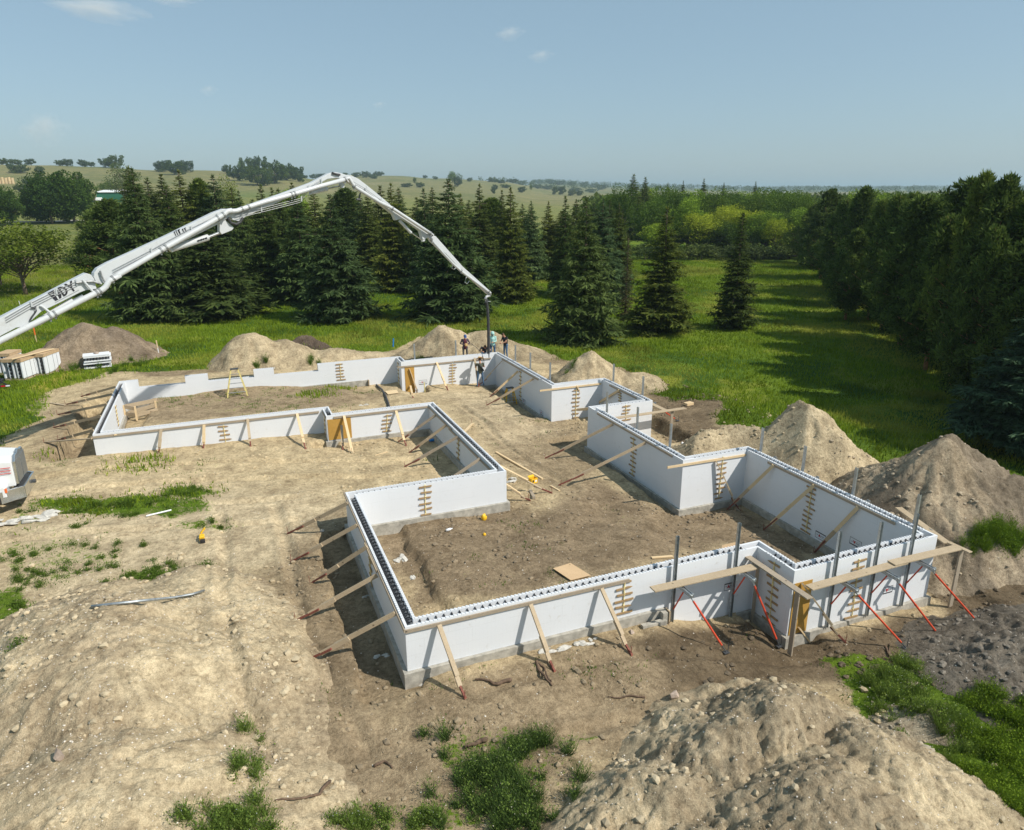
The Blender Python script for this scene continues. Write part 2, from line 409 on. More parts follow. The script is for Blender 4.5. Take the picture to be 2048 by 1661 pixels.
def soil_mat(name, far=False):
    """vertex colours say where which soil and which grass grows; noise breaks them up"""
    t = NT(name); co = t.coord(False)
    a = t.n('ShaderNodeAttribute', attribute_name='dirt').outputs['Color']; gcol = t.n('ShaderNodeAttribute', attribute_name='turf').outputs['Color']
    mk = t.n('ShaderNodeAttribute', attribute_name='cover').outputs['Fac']
    n1 = t.noise(co, 1.1, 6, .62); n2 = t.noise(co, 9, 6, .7); n3 = t.noise(co, 42, 4, .7); n4 = t.noise(co, 3.2, 5, .68, .8)
    c = t.mix(1., a, t.ramp(n1, [(.28, (.64,.62,.60)), (.72, (1.26,1.26,1.25))]), 'MULTIPLY')
    c = t.mix(1., c, t.ramp(n4, [(.34, (.74,.72,.70)), (.50, (1.,1.,1.)), (.68, (1.16,1.16,1.16))]), 'MULTIPLY')
    c = t.mix(1., c, t.ramp(n2, [(.30, (.62,.60,.58)), (.52, (1.0,1.0,1.0)), (.75, (1.26,1.26,1.26))]), 'MULTIPLY')
    c = t.mix(1., c, t.ramp(n3, [(.30, (.72,.71,.70)), (.70, (1.25,1.25,1.25))]), 'MULTIPLY')
    v = t.n('ShaderNodeTexVoronoi'); v.inputs['Scale'].default_value = 7.5; t.l(co, v.inputs['Vector'])
    peb = t.math('MULTIPLY', t.ramp(v.outputs['Distance'], [(.07, 1.), (.11, 0.)]), t.ramp(t.n('ShaderNodeSeparateColor').outputs[0] if False else v.outputs['Color'], [(.72, 0.), (.74, .8)]))
    c = t.mix(peb, c, (.58,.54,.47))
    g = t.mix(1., gcol, t.ramp(n2, [(.3, (.55,.6,.5)), (.72, (1.45,1.4,1.3))]), 'MULTIPLY')
    g = t.mix(1., g, t.ramp(n3, [(.3, (.6,.62,.6)), (.7, (1.4,1.4,1.4))]), 'MULTIPLY')
    big = t.noise(co, .12, 5, .6)
    g = t.mix(1., g, t.ramp(big, [(.3, (.72,.80,.75)), (.7, (1.28,1.18,1.1))]), 'MULTIPLY')
    nm = t.math('ADD', t.math('MULTIPLY', t.math('SUBTRACT', n2, .5), .9), t.math('MULTIPLY', t.math('SUBTRACT', n1, .5), .7))
    k = t.math('ADD', mk, nm); k = t.ramp(k, [(.44, 0.), (.56, 1.)])
    k2 = t.math('MULTIPLY', k, t.ramp(mk, [(.0, 0.), (.06, 1.)]))
    t.color(t.mix(k2, c, g)); t.set(Roughness=.95); t.b.inputs['Specular IOR Level'].default_value = .12
    hsum = t.math('ADD', t.math('MULTIPLY', n2, 1.0), t.math('MULTIPLY', n3, .35))
    t.bump(hsum, .9, .075); return t.m
M['soil'] = soil_mat('soil_and_turf')
M['far'] = M['soil']
def leaf_mat(name, tint=1.0):
    t = NT(name); a = t.n('ShaderNodeAttribute', attribute_name='leaf').outputs['Color']
    oi = t.n('ShaderNodeObjectInfo').outputs['Random']
    c = t.mix(1., a, t.ramp(oi, [(0., (.95*tint,.98*tint,.80*tint)), (.5, (1.18*tint,1.22*tint,.86*tint)), (1., (1.60*tint,1.48*tint,.90*tint))]), 'MULTIPLY')
    t.color(c); t.set(Roughness=.85); t.b.inputs['Specular IOR Level'].default_value = .06
    tr = t.n('ShaderNodeBsdfTranslucent'); t.l(c, tr.inputs[0]); mx = t.n('ShaderNodeMixShader'); mx.inputs[0].default_value = .32
    t.l(t.b.outputs[0], mx.inputs[1]); t.l(tr.outputs[0], mx.inputs[2]); t.l(mx.outputs[0], t.out.inputs[0]); return t.m
M['leaf'] = leaf_mat('foliage')
M['bark'] = simple('bark', (.16,.12,.085), .95, 0, .35, 8, .8)
M['orange_bark'] = simple('orange_pine_bark', (.34,.17,.08), .9, 0, .35, 6, .6)
# ------------------------------------------------------------ ground sheet
def axis(lo, hi, step, far_lo, far_hi, g=1.035):
    mid = np.arange(lo, hi+1e-6, step)
    a = []; d = step; v = hi
    while v < far_hi: d *= g; v += d; a.append(v)
    b = []; d = step; v = lo
    while v > far_lo: d *= g; v -= d; b.append(v)
    return np.array(b[::-1]+list(mid)+a)
gx = axis(-11, 24, .1, -9500, 9500); gy = axis(5.5, 45, .1, -60, 9500)
GX, GY = np.meshgrid(gx, gy, indexing='ij')
GZ = ground_np(GX, GY)
def world_poly(pts): return [tuple(G(*p)[:2]) for p in pts]
def sdf(x, y, poly):
    """signed distance to a polygon, negative inside"""
    d = np.full(x.shape, 1e18); ins = np.zeros(x.shape, bool); n = len(poly)
    for i in range(n):
        x0, y0 = poly[i]; x1, y1 = poly[(i+1) % n]; ex, ey = x1-x0, y1-y0
        t = np.clip(((x-x0)*ex+(y-y0)*ey)/(ex*ex+ey*ey+1e-9), 0, 1)
        d = np.minimum(d, (x-x0-t*ex)**2+(y-y0-t*ey)**2)
        c = ((y0 > y) != (y1 > y)) & (x < (x1-x0)*(y-y0)/((y1-y0) if y1 != y0 else 1e-9)+x0); ins ^= c
    d = np.sqrt(d); return np.where(ins, -d, d)
def pm(x, y, pts, soft): return 1-sstep(-soft, soft, sdf(x, y, world_poly(pts)))
R0 = np.hypot(GX, GY)
SITE = [(-400,905),(0,905),(60,850),(70,800),(165,762),(215,742),(330,746),(430,740),(520,736),(600,722),(690,712),(760,706),(800,700),(840,676),(960,690),(1060,700),(1120,716),(1250,735),(1300,768),(1350,800),(1440,802),(1420,850),(1480,880),
 (1640,925),(1690,950),(1740,1000),(1940,1052),(1990,1105),(2100,1130),(2500,1230),(2500,1420),(1990,1400),(1900,1370),(1760,1310),(1690,1330),(1730,1420),(2050,1700),(2050,1900),(-600,1900)]
near = R0 < 140
site = np.zeros_like(GX); nx, ny = GX[near], GY[near]
d = sdf(nx, ny, world_poly(SITE)); site[near] = 1-sstep(-.5, .6, d+fbm(nx*.5, ny*.5, 4)*2.2)
cover = 1-site
cv = cover[near]
def patch(px, py, rx, ry, amt, soft=.6):
    """weedy patch: an ellipse given in the photograph, laid on the ground"""
    global cv
    poly = [(px+rx*math.cos(t), py+ry*math.sin(t)) for t in np.linspace(0, 2*math.pi, 12, endpoint=False)]
    m = 1-sstep(-soft, soft, sdf(nx, ny, world_poly(poly))+fbm(nx*.8, ny*.8, 3)*.8)
    cv = np.maximum(cv, m*amt)
for a in [(250,1012,190,26,.62),(375,985,64,13,.62),(110,1120,150,50,.42),(300,1160,90,36,.56),(15,1215,60,45,.62),(420,1052,70,16,.5),(120,1080,120,30,.36),(60,1040,60,16,.5),(500,805,240,26,.34),(640,782,150,14,.34),(330,800,60,16,.3),
          (1000,1130,240,60,.27),(1150,1040,160,40,.29),(250,930,220,20,.3),(240,940,60,12,.42),(880,760,60,8,.25),(1030,840,120,40,.22),(1000,1340,300,40,.27),(1330,1290,80,25,.33),(640,1400,120,60,.27),(1000,1520,140,70,.5),(470,1640,160,40,.6),
          (820,1640,160,40,.55),(1130,1480,90,30,.4),(560,1250,40,60,.3),(700,1560,120,40,.3),(1480,1255,60,16,.3),(900,880,200,50,.18),(50,790,60,60,.5),(1300,760,60,12,.2),(1440,870,40,15,.25)]:
    patch(*a)
cover[near] = cv
tan = np.array((.50,.40,.245)); brown = np.array((.235,.18,.115)); dark = np.array((.125,.095,.060)); pale = np.array((.57,.47,.31))
dirt = np.ones(GX.shape+(3,))*tan
DN = dirt[near]
def soil(pts, col, soft=.7, amt=1.):
    global DN
    m = (pm(nx+fbm(nx*.7, ny*.7, 3)*1.6, ny+fbm(ny*.6, nx*.6, 3)*1.6, pts, soft)*amt)[:, None]
    DN = DN*(1-m)+np.array(col)*m
soil([(790,1020),(1000,1010),(1100,1030),(1180,960),(1300,1010),(1480,1010),(1680,1110),(1560,1160),(1480,1090),(1000,1190),(830,1210),(740,1050)], brown*1.12)
soil([(1060,830),(1180,850),(1190,1000),(1330,1050),(1200,1040),(1040,950),(900,800)], brown*1.15, .8, .65)
soil([(560,1180),(800,1400),(1280,1270),(1560,1330),(1400,1480),(1150,1480),(1100,1661),(430,1661),(520,1450)], brown*1.22, .9, .85)
soil([(1230,1310),(1330,1275),(1460,1245),(1700,1268),(1880,1208),(1860,1080),(2100,1150),(2300,1500),(1900,1440),(1720,1360),(1500,1350),(1350,1365)], dark*1.25, .35)
soil([(1230,740),(1330,750),(1480,800),(1420,850),(1560,900),(1760,1000),(1900,1060),(1700,980),(1500,900),(1380,900),(1320,850)], dark*1.6, .7)
soil([(270,790),(700,770),(800,790),(640,820),(300,850)], brown*1.25, .8, .8)
soil([(560,1080),(700,1000),(830,1400),(600,1330)], brown*1.05, .6, .8)
soil([(240,740),(480,735),(780,705),(1060,695),(1200,740),(1000,715),(800,722),(640,735),(300,755)], brown, .7, .8)
soil([(80,830),(170,800),(180,920),(60,930),(90,880)], brown*1.25, .5, .7)
soil([(0,980),(300,960),(680,1000),(560,1130),(250,1180),(60,1280),(0,1260)], pale, 1.4, .85)
soil([(800,790),(1000,790),(1100,860),(1000,900),(900,800)], pale*.97, 1.2, .6)
soil([(540,960),(800,930),(900,870),(800,890),(520,900),(200,930),(180,1000)], tan*1.1, 1.2, .8)
dirt[near] = DN
# damp cut faces of the trenches stay a shade darker, as dug earth is
turf = np.ones(GX.shape+(3,))*np.array((.098,.155,.016))
def turfc(mask, col):
    global turf
    mask = mask[..., None]; turf = turf*(1-mask)+np.array(col)*mask
turfc(sstep(48, 62, R0)*(1-sstep(135, 150, R0)), (.115,.175,.018))
turfc(sstep(25, 40, R0)*(1-sstep(150, 170, R0))*sstep(.0, .16, fbm(GX/5, GY/5, 4)), (.045,.095,.015))
turfc(sstep(25, 40, R0)*(1-sstep(150, 170, R0))*sstep(.06, .2, fbm(GX/3+40, GY/3, 4)), (.19,.215,.035))
AZ = np.arctan2(GX, GY)
lft = 1-sstep(heading(330), heading(520), AZ)
turfc(sstep(80, 98, R0)*lft, (.15,.165,.055))
mow = lft*sstep(88, 100, R0)*(1-sstep(165, 172, R0)); ml = np.abs(((GY*.97+GX*.26+fbm(GX/30, GY/30, 2)*6) % 7.5)/7.5-.5)
turfc(mow*(1-sstep(.05, .13, ml))*sstep(-.12, .1, fbm(GX/14, GY/14, 3)+.06)*.9, (.27,.205,.105))
turfc(mow*sstep(-.02, .2, fbm(GX/9, GY/22+5, 3))*.5, (.16,.15,.06))
rest = (1-lft)
turfc(rest*sstep(150, 260, R0), (.17,.18,.065))
turfc(rest*sstep(300, 600, R0)*sstep(.0, .12, fbm(GX/300, GY/300, 3)), (.09,.15,.045))
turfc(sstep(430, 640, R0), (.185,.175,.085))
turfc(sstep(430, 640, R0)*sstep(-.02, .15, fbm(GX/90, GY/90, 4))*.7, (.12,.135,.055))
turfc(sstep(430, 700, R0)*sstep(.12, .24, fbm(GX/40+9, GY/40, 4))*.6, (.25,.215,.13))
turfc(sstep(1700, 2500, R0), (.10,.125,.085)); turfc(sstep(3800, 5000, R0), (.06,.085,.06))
# dirt road across the left fields
rd = [G(-200,449)[:2], G(60,447)[:2], G(205,443)[:2], G(420,438)[:2]]
rdd = np.full(GX.shape, 1e9)
for (x0, y0), (x1, y1) in zip(rd[:-1], rd[1:]):
    t = np.clip(((GX-x0)*(x1-x0)+(GY-y0)*(y1-y0))/((x1-x0)**2+(y1-y0)**2), 0, 1); rdd = np.minimum(rdd, np.hypot(GX-x0-t*(x1-x0), GY-y0-t*(y1-y0)))
hay = np.zeros_like(GX); hay[near] = pm(nx, ny, [(60,775),(110,752),(150,730),(165,738),(120,770),(85,785)], .6)
turfc(hay*.8, (.36,.31,.07))
GZ = GZ-.0
me = None
n0, n1 = GX.shape
ids = np.arange(n0*n1).reshape(n0, n1)
quads = np.stack([ids[:-1, :-1], ids[1:, :-1], ids[1:, 1:], ids[:-1, 1:]], -1).reshape(-1, 4)
V = np.stack([GX, GY, GZ], -1).reshape(-1, 3)
me = raw_mesh('ground', V, quads, M['soil'], {'dirt': dirt.reshape(-1, 3), 'turf': turf.reshape(-1, 3), 'cover': cover.ravel()})
ground = link(bpy.data.objects.new('ground', me)); tag(ground, kind='structure')
# the dirt road is a sheet of its own a little above the field
def ribbon(name, pts, width, mat, lift=.03, seg=60):
    P = []
    for (a, b) in zip(pts[:-1], pts[1:]):
        for k in range(seg): P.append((a[0]+(b[0]-a[0])*k/seg, a[1]+(b[1]-a[1])*k/seg))
    P.append(tuple(pts[-1]))
    P = np.array(P, float); T = np.gradient(P, axis=0); T /= np.linalg.norm(T, axis=1)[:, None]; N = np.stack([-T[:, 1], T[:, 0]], -1)
    V = []
    for o in np.linspace(-.5, .5, 5):
        q = P+N*width*o; V.append(np.column_stack([q, ground_np(q[:, 0], q[:, 1])+lift]))
    n = len(P); V = np.concatenate(V); idx = np.arange(5*n).reshape(5, n)
    Q = np.stack([idx[:-1, :-1], idx[:-1, 1:], idx[1:, 1:], idx[1:, :-1]], -1).reshape(-1, 4)
    o = link(bpy.data.objects.new(name, raw_mesh(name, V, Q, mat))); return tag(o, kind='structure')
M['gravel'] = simple('pale_gravel', (.46,.40,.31), .95, 0, .15, .5, .2, obj=False)
ribbon('dirt_road', rd, 7.5, M['gravel'], .35)

# ------------------------------------------------------------ earth piles
def pile(name, label, peaks, col, group, noise=.16, step=.085, lump=1.0, cover=0, pad=.5, dark_amt=.35, dcol=None):
    """peaks: (x, y, height above ground, radius x, radius y, turn, sharpness)"""
    x0 = min(p[0]-p[3]-pad for p in peaks); x1 = max(p[0]+p[3]+pad for p in peaks); y0 = min(p[1]-p[4]-pad for p in peaks); y1 = max(p[1]+p[4]+pad for p in peaks)
    X, Y = np.meshgrid(np.arange(x0, x1, step), np.arange(y0, y1, step), indexing='ij')
    wx = X+fbm(X*.6, Y*.6, 3)*1.1; wy = Y+fbm(Y*.6+7, X*.6, 3)*1.1
    H = np.full(X.shape, -.35)
    for (cx, cy, h, rx, ry, rot, sh) in peaks:
        c, s = math.cos(rot), math.sin(rot); u = ((wx-cx)*c+(wy-cy)*s)/rx; v = (-(wx-cx)*s+(wy-cy)*c)/ry
        r = np.sqrt(u*u+v*v)
        a = np.arctan2(v, u); rill = (vnoise(a*6+cx, r*1.2)-.5)*.09*sstep(.1, .5, r)+(vnoise(a*17+cx, r*3)-.5)*.035*sstep(.1, .4, r)
        k = (1-np.sqrt(r*r+sh*sh)+sh*.6)+rill
        k = np.where(k > 0, k/(1-.4*sh), k*.6)
        H = np.maximum(H, k*h)
    soft = sstep(-.1, .5, H)
    n1 = fbm(X*1.2, Y*1.2, 4); n2 = fbm(X*4.5, Y*4.5, 4, .6); rid = (.25-np.abs(fbm(X*3+3, Y*3, 3)))
    n3 = fbm(X*13, Y*13, 2, .6); H = H+soft*(n1*noise*1.3+n2*noise*1.3*lump+np.maximum(rid-.2, 0)*noise*2+n3*noise*.55*lump)
    H = np.minimum(H, (sdf(X, Y, EXT)-.25)*1.1)
    keep = H > -.10
    Z = ground_np(X, Y)+H
    n0, n1_ = X.shape; ids = np.arange(X.size).reshape(n0, n1_)
    kq = keep[:-1, :-1] | keep[1:, :-1] | keep[1:, 1:] | keep[:-1, 1:]
    Q = np.stack([ids[:-1, :-1], ids[1:, :-1], ids[1:, 1:], ids[:-1, 1:]], -1)[kq]
    used, inv = np.unique(Q, return_inverse=True); Q = inv.reshape(-1, 4)
    Vv = np.stack([X, Y, Z], -1).reshape(-1, 3)[used]
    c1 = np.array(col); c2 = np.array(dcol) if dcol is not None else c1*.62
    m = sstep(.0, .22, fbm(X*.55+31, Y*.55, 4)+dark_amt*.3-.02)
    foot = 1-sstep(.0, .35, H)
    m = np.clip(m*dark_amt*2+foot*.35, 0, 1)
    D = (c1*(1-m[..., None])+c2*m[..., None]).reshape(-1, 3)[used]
    cov = np.full(len(used), cover)
    t = np.ones((len(used), 3))*np.array((.085,.125,.03))
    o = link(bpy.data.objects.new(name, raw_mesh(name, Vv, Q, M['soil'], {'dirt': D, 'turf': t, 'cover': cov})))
    tag(o, label, 'dirt pile', group); rebase(o); PILES.append((o, X, Y, Z, keep)); PCOL.append(c1*.85); return o
PILES = []; PCOL = []
tanp = (.47,.385,.25)
GP = 'heaps of excavated earth around the foundation'
pile('dirt_pile', 'long dark brown earth pile behind the wrapped foam bundles on the left', [(-9.0,54.8,2.45,3.6,2.6,0,.25),(-7.4,54.6,2.15,3.2,2.5,0,.12),(-10.8,53.6,1.1,2.4,2.2,0,.3)], (.20,.158,.115), GP, .12, .14, dcol=(.30,.235,.16))
pile('dirt_pile', 'pale tan earth pile with two humps behind the low garage wall', [(1.3,48.6,2.1,2.7,2.2,.0,.4),(3.2,48.5,1.65,2.4,2.0,0,.35),(6.3,48.4,.95,3.2,1.6,0,.3),(8.4,48.4,.5,2.0,1.2,0,.3)], tanp, GP, .11, .12)
pile('dirt_pile', 'small dark clod heap in the grass behind the pale two-humped pile', [(5.0,53.4,.8,1.3,1.1,0,.3),(5.9,53.0,.6,1.0,.9,0,.3)], (.15,.115,.085), GP, .16, .12)
pile('dirt_pile', 'flat-topped tan earth pile directly behind the workers', [(13.6,45.9,2.1,3.3,2.4,0,.22),(16.0,45.3,1.7,2.9,2.2,0,.35),(11.8,45.6,.9,2.4,2.0,0,.3),(18.2,44.4,.7,2.2,1.6,0,.3)], tanp, GP, .11, .12)
pile('dirt_pile', 'tan cone of earth behind the stepped bay of the wall', [(19.9,36.9,2.15,2.8,2.3,0,.10),(18.9,36.4,1.2,2.4,2.0,0,.2),(22.2,36.0,.6,2.2,2.0,0,.3)], tanp, GP, .10, .10)
pile('dirt_pile', 'pale sharp-peaked earth pile in front of the grass, right of the low mounds', [(21.8,21.4,3.3,3.3,2.9,0,.06),(22.6,20.6,1.8,2.9,2.4,0,.15)], (.49,.405,.265), GP, .10, .09)
pile('dirt_pile', 'low rounded tan mound left of the sharp-peaked pile', [(19.4,22.2,2.75,2.6,2.4,0,.3),(18.1,22.8,2.0,2.3,2.0,0,.3),(17.2,23.8,1.1,1.8,1.4,0,.3)], tanp, GP, .11, .09)
pile('dirt_pile', 'tallest grey-brown conical earth pile at the right edge', [(22.8,15.9,3.35,4.3,3.7,0,.12),(24.6,14.4,1.9,4.6,2.6,0,.2),(20.9,16.3,1.1,2.6,2.6,0,.25)], (.40,.325,.225), GP, .14, .075, lump=1.1, dark_amt=.6, dcol=(.22,.18,.13))
pile('dirt_pile', 'broad pale pebbly mound filling the bottom left corner', [(-3.7,15.6,1.9,3.2,4.9,.22,.5),(-3.3,11.6,1.8,3.2,4.4,0,.5),(-1.5,16.2,1.0,2.2,4.6,.1,.5),(-5.2,12.0,1.3,2.8,4.2,0,.5),(-1.2,10.6,1.1,2.0,3.2,0,.5)], (.56,.46,.30), GP, .11, .055, dark_amt=.25, dcol=(.36,.285,.19))
pile('dirt_pile', 'large lumpy grey-tan mound in the bottom right foreground', [(9.6,9.0,1.7,2.7,2.1,.1,.3),(8.3,9.2,1.45,2.4,1.8,.2,.3),(10.7,7.3,1.55,2.1,2.7,0,.35),(8.8,6.7,1.8,3.4,3.0,0,.4),(6.4,8.7,1.15,2.1,1.5,0,.25),(6.2,6.9,1.15,2.9,2.2,0,.35)], (.52,.43,.285), GP, .12, .05, lump=1.6, dark_amt=.28, dcol=(.235,.19,.13))
pile('dirt_pile', 'low dark gravelly heap at the right edge beside the scaffold foot', [(18.2,9.7,.55,2.6,2.3,0,.35),(19.8,9.0,.5,2.4,2.2,0,.4),(17.2,8.5,.3,1.6,1.5,0,.4)], (.20,.175,.14), GP, .15, .06, lump=1.7, dark_amt=.3)
pile('dirt_pile', 'small pale hump of earth in the weeds at bottom right', [(13.7,8.7,.42,1.1,.7,-.5,.3)], (.42,.36,.26), GP, .08, .06)
def surf(x, y):
    """ground or pile surface under arrays x, y"""
    x = np.asarray(x, float); y = np.asarray(y, float); z = ground_np(x, y)
    for o, X, Y, Z, keep in PILES:
        i = (x-X[0, 0])/(X[1, 0]-X[0, 0]); j = (y-Y[0, 0])/(Y[0, 1]-Y[0, 0])
        ok = (i >= 0) & (j >= 0) & (i < X.shape[0]-1.01) & (j < X.shape[1]-1.01)
        ii = i[ok].astype(int); jj = j[ok].astype(int); fi = i[ok]-ii; fj = j[ok]-jj
        q = (Z[ii, jj]*(1-fi)*(1-fj)+Z[ii+1, jj]*fi*(1-fj)+Z[ii, jj+1]*(1-fi)*fj+Z[ii+1, jj+1]*fi*fj)
        q = np.where(keep[ii, jj], q, -99); z[ok] = np.maximum(z[ok], q)
    return z
def sz(x, y): return float(surf([x], [y])[0])
def GS(px, py):
    """the point of ground or pile seen at a place of the photograph"""
    d = ray(px, py); p = G(px, py); r = math.hypot(p.x, p.y)
    rs = np.arange(max(4, r-14), r+1.5, .04); h = math.hypot(d.x, d.y)
    X = d.x/h*rs; Y = d.y/h*rs; Z = CZ+d.z/h*rs; s = surf(X, Y)
    k = np.argmax(Z < s)
    return Vector((X[k], Y[k], s[k])) if Z[k] < s[k] else p

# ------------------------------------------------------------ insulated foundation walls
found = thing('foundation_wall', 'white foam block foundation wall forming a stepped outline on concrete footings', 'foundation wall', (6.4, 28, 0))
NE = len(EXT)
O = {o: offset(o) for o in (-.1, 0, .065, .26, .325, .425)}
def runseg(k, z0, z1, a=None, b=None, flip=False):
    """quads of the outer and inner boards of run k, cut between distances a and b along it (None: to the mitred corner)"""
    out = []
    for lo, hi in ((0, .065), (.26, .325)):
        P = [O[lo][k], O[lo][(k+1) % NE], O[hi][(k+1) % NE], O[hi][k]]
        ax = 0 if abs(P[0][0]-P[1][0]) > abs(P[0][1]-P[1][1]) else 1
        P = [list(p) for p in P]
        if a is not None: P[0][ax] = P[3][ax] = a
        if b is not None: P[1][ax] = P[2][ax] = b
        out.append(P)
    return out
RUNS = []
for k in range(NE):
    base = SB if k <= 6 else 0.0
    if k == 7: segs = [(SB, 2.03, None, -5.0), (SB, 1.624, -5.0, -2.64), (SB, 2.03, -2.64, -1.46), (SB, 1.624, -1.46, .99), (SB, 2.03, .99, 2.1), (SB, 1.624, 2.1, 4.61), (SB, 2.03, 4.61, 7.49), (0, 2.03, 7.49, None)]
    elif k == 19: segs = [(0, 2.03, None, 10.28), (SB, 2.03, 10.28, None)]
    else: segs = [(base, 2.03, None, None)]
    mb = MB(); tie = MB(); run_dir = Vector((EXT[(k+1) % NE][0]-EXT[k][0], EXT[(k+1) % NE][1]-EXT[k][1], 0)); L = run_dir.length; run_dir.normalize()
    nrm = Vector((run_dir.y, -run_dir.x, 0))
    A = Vector((*EXT[k], 0))
    for z0, z1, a, b in segs:
        for P in runseg(k, z0, z1, a, b):
            mb.prism([(p[0], p[1], z0) for p in P], (0, 0, z1-z0))
        ax = 0 if abs(run_dir.x) > .5 else 1
        s0 = .33 if a is None else abs(a-EXT[k][ax]); s1 = L-.33 if b is None else abs(b-EXT[k][ax])
        # ties every 20 cm across the cavity, interlock nubs on both boards, foam cheeks beside each tie
        s = s0+.06
        while s < s1-.04:
            c = A+run_dir*s
            for dz in (.06, .15): tie.bar(c+nrm*.06+Vector((0, 0, z1-dz)), c+nrm*.265+Vector((0, 0, z1-dz)), .028, .014)
            for q in (.24,): tie.bar(c+nrm*q+Vector((0, 0, z1-.16)), c+nrm*q+Vector((0, 0, z1-.03)), .022, .016, up=(1, 0, 0))
            tie.bar(c+nrm*.09+Vector((0, 0, z1-.14)), c+nrm*.235+Vector((0, 0, z1-.04)), .016, .012)
            for q in (.016, .049, .276, .309):
                for e in (0, .1): mb.box(c+nrm*q+run_dir*e+Vector((0, 0, z1+.009)), (.045, .022, .018) if ax == 0 else (.022, .045, .018))
            for q in ((.078,) if k in (10, 12, 14, 16) else ()): mb.box(c+nrm*q+run_dir*.1+Vector((0, 0, z1-.21)), (.10, .03, .40) if ax == 0 else (.03, .10, .40))
            s += .2
    r = mb.build('wall_run', M['foam'], found, fix=False); tb = tie.build('web_tie', M['black'], r, fix=False); tb['kind'] = 'stuff'
    RUNS.append(r)
# concrete in the cavity low down, so no light passes under the boards
FOOT = []
for k in range(NE):
    base = SB if k <= 6 else 0.0
    segs = [(base, None, None)]
    if k == 7: segs = [(SB, None, 7.55), (0, 7.55, None)]
    if k == 19: segs = [(0, None, 10.2), (SB, 10.2, None)]
    mb = MB()
    for z, a, b in segs:
        P = [list(O[-.1][k]), list(O[-.1][(k+1) % NE]), list(O[.425][(k+1) % NE]), list(O[.425][k])]
        ax = 0 if abs(P[0][0]-P[1][0]) > abs(P[0][1]-P[1][1]) else 1
        if a is not None: P[0][ax] = P[3][ax] = a
        if b is not None: P[1][ax] = P[2][ax] = b
        # where a short run meets a tall one the higher footing simply stops at the corner
        mb.prism([(p[0], p[1], z-.55) for p in P], (0, 0, .547))
        q = [list(O[.067][k]) if False else list(O[.065][k]), list(O[.065][(k+1) % NE]), list(O[.26][(k+1) % NE]), list(O[.26][k])]
    FOOT.append(mb.build('footing', M['conc'], found))
# footing step blocks at the front and the garage
mb = MB(); mb.box((10.12, 14.10, .40), (.16, .22, .80)); mb.box((9.75, 13.99, .30), (.75, .14, .62)); mb.build('footing_step', M['conc'], found)
mb = MB(); mb.box((10.235, 14.06, .38), (.04, .20, .92)); mb.build('form_board', M['wood'], found)
mb = MB(); mb.box((7.52, 42.22, .36), (.05, .26, .95)); mb.build('form_board', M['wood'], found)
# plywood over the joints
def ply(px0, px1, pyt, pyb, y, name='plywood_panel', mat='ply'):
    a = onY(px0, pyt, y); b = onY(px1, pyt, y); zt = a.z; zb = onY(px0, pyb, y).z
    mb = MB(); mb.box(((a.x+b.x)/2, y, (zt+zb)/2), (abs(b.x-a.x), .014, zt-zb)); return mb.build(name, M[mat], found, bevel=0)
ply(653, 706, 840, 875, 33.005) if False else None
mb = MB(); mb.box(((4.72+3.66)/2, 31.788, 1.35), (1.06, .014, 1.0)); tag(mb.build('plywood_panel', M['ply'], found), 'square orange plywood panel in the courtyard corner')
a, b = onY(809, 731, 41.09), onY(828, 731, 41.09); mb = MB(); mb.box(((a.x+b.x)/2, 41.095, .90), (b.x-a.x, .014, 1.70)); tag(mb.build('plywood_panel', M['ply'], found), 'tall orange plywood panel near the far garage corner')
mb = MB(); mb.box((13.66, 12.776, .83), (.62, .014, 1.62)); tag(mb.build('plywood_panel', M['ply'], found), 'tall orange plywood panel at the front corner')
a = onY(1437, 1095, 14.6); mb = MB(); mb.box((12.62, 14.595, 1.97), (.62, .012, .30)); mb.build('plywood_panel', M['ply_pale'], found)

# ladders of short stakes nailed over the block joints
NSL = [0]
slat_far = MB()
def slat_mesh_pts(c, dr, up, n, L, pt):
    h = .029; q = c-dr*(L/2); e = c+dr*(L/2)
    pts = [q-up*h, e-dr*(.11 if pt > 0 else 0)-up*h, e+(up*0), e-dr*(.11 if pt > 0 else 0)+up*h, q+up*h]
    if pt <= 0: pts = [q-up*h, e-up*h, e+up*h, q+up*h]
    return pts
def slats(k, axis, plane, ptop, pbot, n, sign, L=.46, far=False):
    f = onY if axis == 'y' else onX
    A = f(*ptop, plane); B = f(*pbot, plane)
    dr = Vector((1, 0, 0)) if axis == 'y' else Vector((0, 1, 0)); nn = Vector((0, sign, 0)) if axis == 'y' else Vector((sign, 0, 0))
    fo = MB()
    for i in range(n):
        t = i/(n-1); c = A.lerp(B, t)+dr*random.uniform(-.05, .05)+Vector((0, 0, random.uniform(-.012, .012)))
        d2 = dr*random.choice((-1, 1)); l = L*random.uniform(.82, 1.12); tilt = random.uniform(-.05, .05)
        d2 = (d2+Vector((0, 0, tilt))).normalized(); up = nn.cross(d2).normalized()
        pts = slat_mesh_pts(c+nn*.004, d2, up, nn, l, random.choice((1, 1, 0)))
        if NSL[0] < 100 and not far:
            mb = MB(); mb.prism(pts, nn*.022); mb.build('wood_slat', M['slat'], RUNS[k]); NSL[0] += 1
        else: slat_far.prism(pts, nn*.022)
        fo.ball(c+nn*.006-dr*(c-A.lerp(B, t)).dot(dr)+Vector((0, 0, .04)), .03, 6, jit=.3)
    a2, b2 = A+nn*.012, B+nn*.012
    pts = [a2.lerp(b2, j/14)+dr*random.uniform(-.012, .012) for j in range(15)]
    fo.tube(pts, [random.uniform(.010, .024) for _ in pts], 6)
    fo.build('foam_bead', M['foam_y'], RUNS[k])
e = .012
